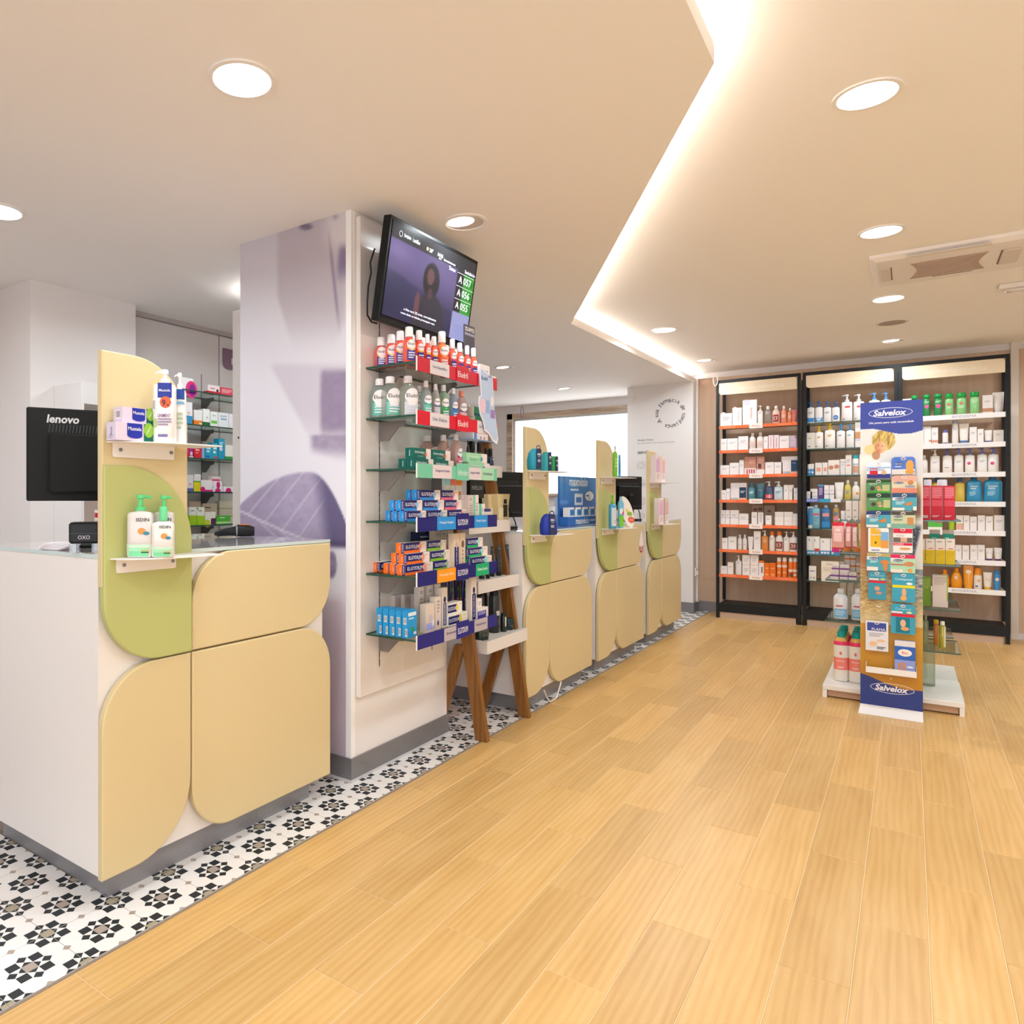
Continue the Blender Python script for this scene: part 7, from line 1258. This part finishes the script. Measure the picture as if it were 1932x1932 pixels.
lf = thing('leaf_brochure', 'leaf shaped brochure with tomatoes leaning on the third counter', 'brochure', (-1.585, onX(1191, 900, -1.585)[1], z2), R(60), C3)
P = [(.058*math.sin(t)*(1-.12*math.cos(t))*.95, .115-.115*math.cos(t)) for t in [2*math.pi*i/26 for i in range(26)]]
o = MB().prism([(x-.03*(z/.23), z) for x, z in P], -.002, 0, M('e8dfd6', .4), 'XZ').build('card', lf); o.rotation_euler.x = R(-14)
b = MB().ell(.01, .055, .03, .024, -.0026, M('d8603c', .4)); b.ell(.005, .10, .024, .016, -.0029, M('8ab03a', .4)); b.ell(-.01, .125, .012, .012, -.0032, M('e2c83a', .4)); b.text('tomate', .01, .055, .03, None, -.0032, M('f2e4d8', .5)); q = b.build('card_print', o)
# farthest counter
C4 = 'goods on the farthest counter'; z1, z2 = CT[3]['z1']+.0006, CT[3]['z2']+.0006
for zz, nm, px in ((z1, 'upper', (1237, 1249, 1258)), (z2, 'lower', (1243, 1255, 1264))):
    for i in range(2): n1('carton', 'pink and white carton, %s one on the %s ledge of the farthest counter' % (('left', 'right')[i], nm), px[i], px[i+1], -1.60-.02*i, zz, .215, .05, 'ecdcdc', (), (('r', -.4, .4, .35, .85, ('ddb0d0', 'e6b4b4')[i]), ('t', 'rougj', 0, .90, .5, None, 'b05a70'), ('l', -.3, .3, .1, .3, 3, 'd8b8bc')), rz=R(62), group=C4)
# ================================================================== BEHIND THE NEAREST COUNTER
tc = thing('tall_white_cabinet', 'edge of a tall white cabinet just left of the mural column', 'cabinet', (0, 0, 0))
MB().box(-3.142, -2.62, 2.80, 3.25, 0, 2.29, M('e2dcd8', .5)).build('carcass', tc); MB().loft([(0, .006, .006, 2), (.002, .006, .006, 2)], SLOT, 10).build('screw_hole', tc, (-3.09, 2.7985, 1.55)).rotation_euler.x = R(90)
Yc = onX(103, 740, -3.893)[1]; lc = thing('low_white_cabinet', 'white open cabinet against the wall behind the black monitor', 'cabinet', (0, 0, 0))
xf = onY(153, 719, Yc)[0]; zt = onY(153, 719, Yc)[2]
MB().box(-3.893, xf, Yc, Yc+.018, 0, zt, WHITE).build('side_panel', lc); MB().box(-3.893, xf, Yc+.018, Yc+.60, zt-.12, zt, WHITE).build('top_box', lc); MB().box(-3.893, -3.885, Yc+.018, Yc+.60, 0, zt-.12, M('cfc0b4', .6)).build('back_panel', lc); MB().box(-3.885, xf-.01, Yc+.018, Yc+.60, .86, .88, WHITE).build('shelf', lc); MB().box(-3.893, xf, Yc+.60, Yc+.618, 0, zt, WHITE).build('side_panel', lc)
# red and white medicine boxes and a holder glimpsed left of the display panel
A = onZ(178, 1000, 1.035)
for i in range(3):
    y = 996-13*i; Pp = onY(176, y, 1.60); good('carton', 'red and white carton behind the black cube, level %s from below' % ORD[i], (-2.50, 1.60, 1.0352+.040*i), R(60), GN_, .12, .038, .08, 'e9e2de', ((.25, .75, 'c8283c'),), (('l', -.3, .2, .4, .6, 1, 'f0c8c8'),))
# glass shelves on the left wall
XW = -4.025; XS = -3.77
ws = thing('wall_glass_shelving', 'glass shelves of medicines on the wall behind the nearest counter', 'shelf', (0, 0, 0))
WSZ = []
for (a, c) in (((350, 734), (437.4, 746.6)), ((355, 800), (437, 806.7)), ((353.7, 862.7), (436.8, 867.3)), ((353.7, 927), (435.7, 928.2)), ((360.5, 990.9), (435, 989.7))): WSZ.append((onX(*a, XS)[2]+onX(*c, XS)[2])/2)
y0s, y1s = onX(300, 800, XS)[1], onX(452, 800, XS)[1]+.35
ysl = onX(380, 800, XW)[1]
for z in WSZ:
    s = plate_glass(MB(), XW+.002, XS, y0s, y1s, z-.008, z, 'e9f3ef').build('glass_shelf', ws)
    MB().prism([(XW+.001, z-.008), (XW+.13, z-.008), (XW+.137, z-.022), (XW+.125, z-.034), (XW+.10, z-.036), (XW+.05, z-.085), (XW+.001, z-.085)], ysl-.003, ysl+.003, M('7d7876', .4, .5), 'XZ').build('bracket', s)
b = MB().box(XW+.0002, XW+.001, ysl-.004, ysl+.004, .4, WSZ[0]+.17, M('8d8582', .5, .4))
for i in range(40): b.box(XW+.001, XW+.0016, ysl-.002, ysl+.002, .42+i*.0335, .442+i*.0335, SLOT)
b.build('slotted_rail', ws)
GM = 'medicine boxes on the wall glass shelves'
def wg(label, px0, px1, yt, si, *a, X=XS-.02, d=.05, h=None, up=0.0):
    A, B = onX(px0, yt, X), onX(px1, yt, X); z = WSZ[si]; hh = h or (A[2]+B[2])/2-z-up
    good('carton', label+', %s wall glass shelf' % ('top', 'second', 'third', 'fourth', 'lowest')[si], (X-d/2, (A[1]+B[1])/2, z+up+.0005), R(90), GM, (B[1]-A[1])*.97, hh, d, *a)
wg('white carton with pink and violet swirl', 340, 365, 713, 0, 'efe9ea', (), (('e', .35, .05, .45, .55, 'e0307a'), ('e', .42, .0, .25, .4, '7a2a90'))); wg('white and red carton', 392, 415, 727, 0, 'ece0de', ((0, .26, 'c81a2c'),), (('e', .3, .4, .1, .1, '4a1a20'), ('l', -.3, .2, .5, .7, 1, 'd85a6a'))); wg('red striped carton', 416, 440, 732, 0, 'd84a5c', (), (('l', -.4, .4, .3, .8, 3, 'f0b8bc'),))
wg('white and blue carton', 349, 363, 759, 1, 'efeced', ((0, .38, '3a96c8'),), (('e', 0, .5, .2, .2, 'e8c8c4'),)); wg('white and orange carton', 366, 382, 774, 1, 'efebe6', ((0, .3, 'f08420'),), (('r', .1, .45, .04, .16, 'f4dcc0'),)); wg('white and dark green carton', 383, 396, 772, 1, 'eef0ec', ((0, .22, '1f6a34'),), (('e', .1, .5, .08, .1, '8a8a80'),)); wg('white and bright green carton', 397, 411, 777, 1, 'eef0ec', (), (('r', -.4, .4, .2, .4, '6fcc50'), ('t', 'ellura', 0, .75, .5, None, '5aa040'))); wg('wide white carton with blue line', 412, 431, 779, 1, 'eef0f0', (), (('t', 'cistofy', 0, .75, .7, None, '8a9ab0'), ('r', -.3, .35, .52, .6, '6a9cc0'))); wg('white carton at the cabinet edge', 432, 440, 781, 1, 'ecebf0', (), ())
wg('red carton, left of the pair', 348, 357, 840, 2, 'd81a34', (), (('e', .2, .5, .2, .3, 'b84ab0'),)); wg('red and magenta carton', 357, 365, 838, 2, 'c02a80', ((.0, .12, 'e6e0e6'),), (('e', 0, .3, .3, .4, 'ecdce8'),)); wg('red carton with white lettering', 366, 380, 843, 2, 'e2202e', (), (('l', -.3, .4, .6, .8, 1, 'f8e0e0'), ('l', -.3, .2, .4, .5, 1, 'f8e0e0'))); wg('pale blue carton', 381, 386, 841, 2, '9ab8e6', (), ()); wg('turquoise carton with blue and white print', 387, 400, 838, 2, '1fa8c4', (), (('r', -.4, .2, .1, .2, '1a5ab0'), ('l', -.3, .3, .4, .8, 2, 'd8eef4'))); wg('turquoise and red carton', 400, 411, 836, 2, '22a4c0', (), (('r', -.2, .4, .05, .15, 'e23a4a'), ('l', -.3, .3, .3, .8, 2, 'e4f2f6'))); wg('tall turquoise carton', 412, 424, 828, 2, '1f9cc0', (), (('l', -.3, .3, .7, .85, 2, 'd8f0f8'), ('e', -.1, .5, .25, .25, 'e8dce8'))); wg('white carton with green base', 425, 440, 840, 2, 'eceee8', ((0, .22, '3a9a4a'),), ())
wg('white carton with violet base', 351, 365, 896, 3, 'efeaf0', ((0, .2, '6a70b8'),), (('r', -.1, .2, .4, .5, 'e8a8a8'),)); wg('yellow and white carton', 366, 378, 899, 3, 'eae6e0', ((0, .62, 'e8dc1a'), (.62, .70, '5aa83a')), ()); wg('white box standing on others', 367, 379, 873, 3, 'eef0ee', (), (('e', 0, .6, .15, .15, 'b8d8c0'),), h=.055, up=.062, X=XS-.055); wg('wide white and magenta carton', 379, 401, 906, 3, 'f2eef0', (), (('r', -.5, .5, 0, .16, 'd8187a'), ('e', -.35, .18, .2, .2, 'd8187a'))); wg('white and magenta carton, lower of the stack', 402, 420, 914, 3, 'f2eef0', (), (('e', 0, .2, .3, .2, 'd8187a'),), h=.036); wg('white and magenta carton, second of the stack', 401, 419, 900, 3, 'f2eef0', (), (('e', .1, .25, .2, .3, 'd8187a'),), h=.034, up=.0366); wg('white and magenta carton, top of the stack', 400, 417, 886, 3, 'e6d4d4', (), (('r', -.5, .4, .1, .4, 'd8187a'),), h=.034, up=.0712); wg('white and magenta carton at the cabinet edge', 422, 440, 913, 3, 'f2eef0', (), (('e', 0, .2, .3, .25, 'd8187a'),), h=.036)
wg('lime and white carton, left one', 357, 371, 957, 4, 'eef0e6', ((0, .55, 'a8d41a'),), (('l', -.3, .3, .75, .85, 1, '8a9080'),)); wg('lime and white carton, right one', 371.5, 386, 957, 4, 'eef0e6', ((0, .52, 'a8d41a'),), (('e', -.4, .92, .1, .14, '6ab02a'), ('l', -.3, .3, .75, .85, 1, '8a9080'))); wg('white and purple carton', 387, 407, 966, 4, 'f0ece0', (), (('r', .05, .5, 0, .5, '5a2450'), ('e', -.3, .1, .3, .3, 'c8d83a'))); wg('green striped carton', 409, 435, 973, 4, '4cb03a', ((.1, .3, 'c4e0a0'),), (('l', -.3, .2, .7, .85, 1, 'eef6e6'),)); wg('beige carton at the back', 356, 379, 946, 4, 'cdb4a4', (), (('l', -.2, .3, .3, .5, 1, 'a08878'),), X=XS-.12); wg('beige carton with lettering at the back', 382, 410, 950, 4, 'd2c0ac', (), (('l', -.4, .2, .75, .85, 1, '6a6050'),), X=XS-.12); wg('stacked pale cartons at the cabinet edge', 414, 440, 945, 4, 'd6cbb8', ((.3, .34, '9aa060'), (.64, .68, '9aa060')), (), X=XS-.12)
z6 = WSZ[4]-.20
ps = thing('purple_sign', 'dusky purple rounded sign beside the tall white cabinet', 'sign', (XW+.003, onX(420, 670, XW+.003)[1], onX(420, 695, XW+.003)[2]), R(90))
MB().prism(rpoly(0, .42, 0, .15, 0, .04, 0, .05, 6), -.006, 0, M('866b80', .45), 'XZ').build('board', ps); MB().text('natural', .22, .075, .28, None, -.0066, M('e6dce4', .5), bold=.004).build('lettering', ps)
# glass fronted cabinet at the very left edge
gc = thing('glass_cabinet', 'edge of a steel framed glass cabinet at the left edge', 'cabinet', (0, 0, 0))
MB().box(-4.30, -4.252, 1.88, 1.90, .3, 2.34, M('a9adab', .3, .7)).build('frame', gc); MB().box(-4.60, -4.30, 1.885, 1.89, .3, 2.34, glass('clear_plate_glass', 'eef6f3', .12)).build('pane', gc); MB().box(-4.62, -4.252, 1.60, 1.90, 0, .3, WHITE).build('base', gc)
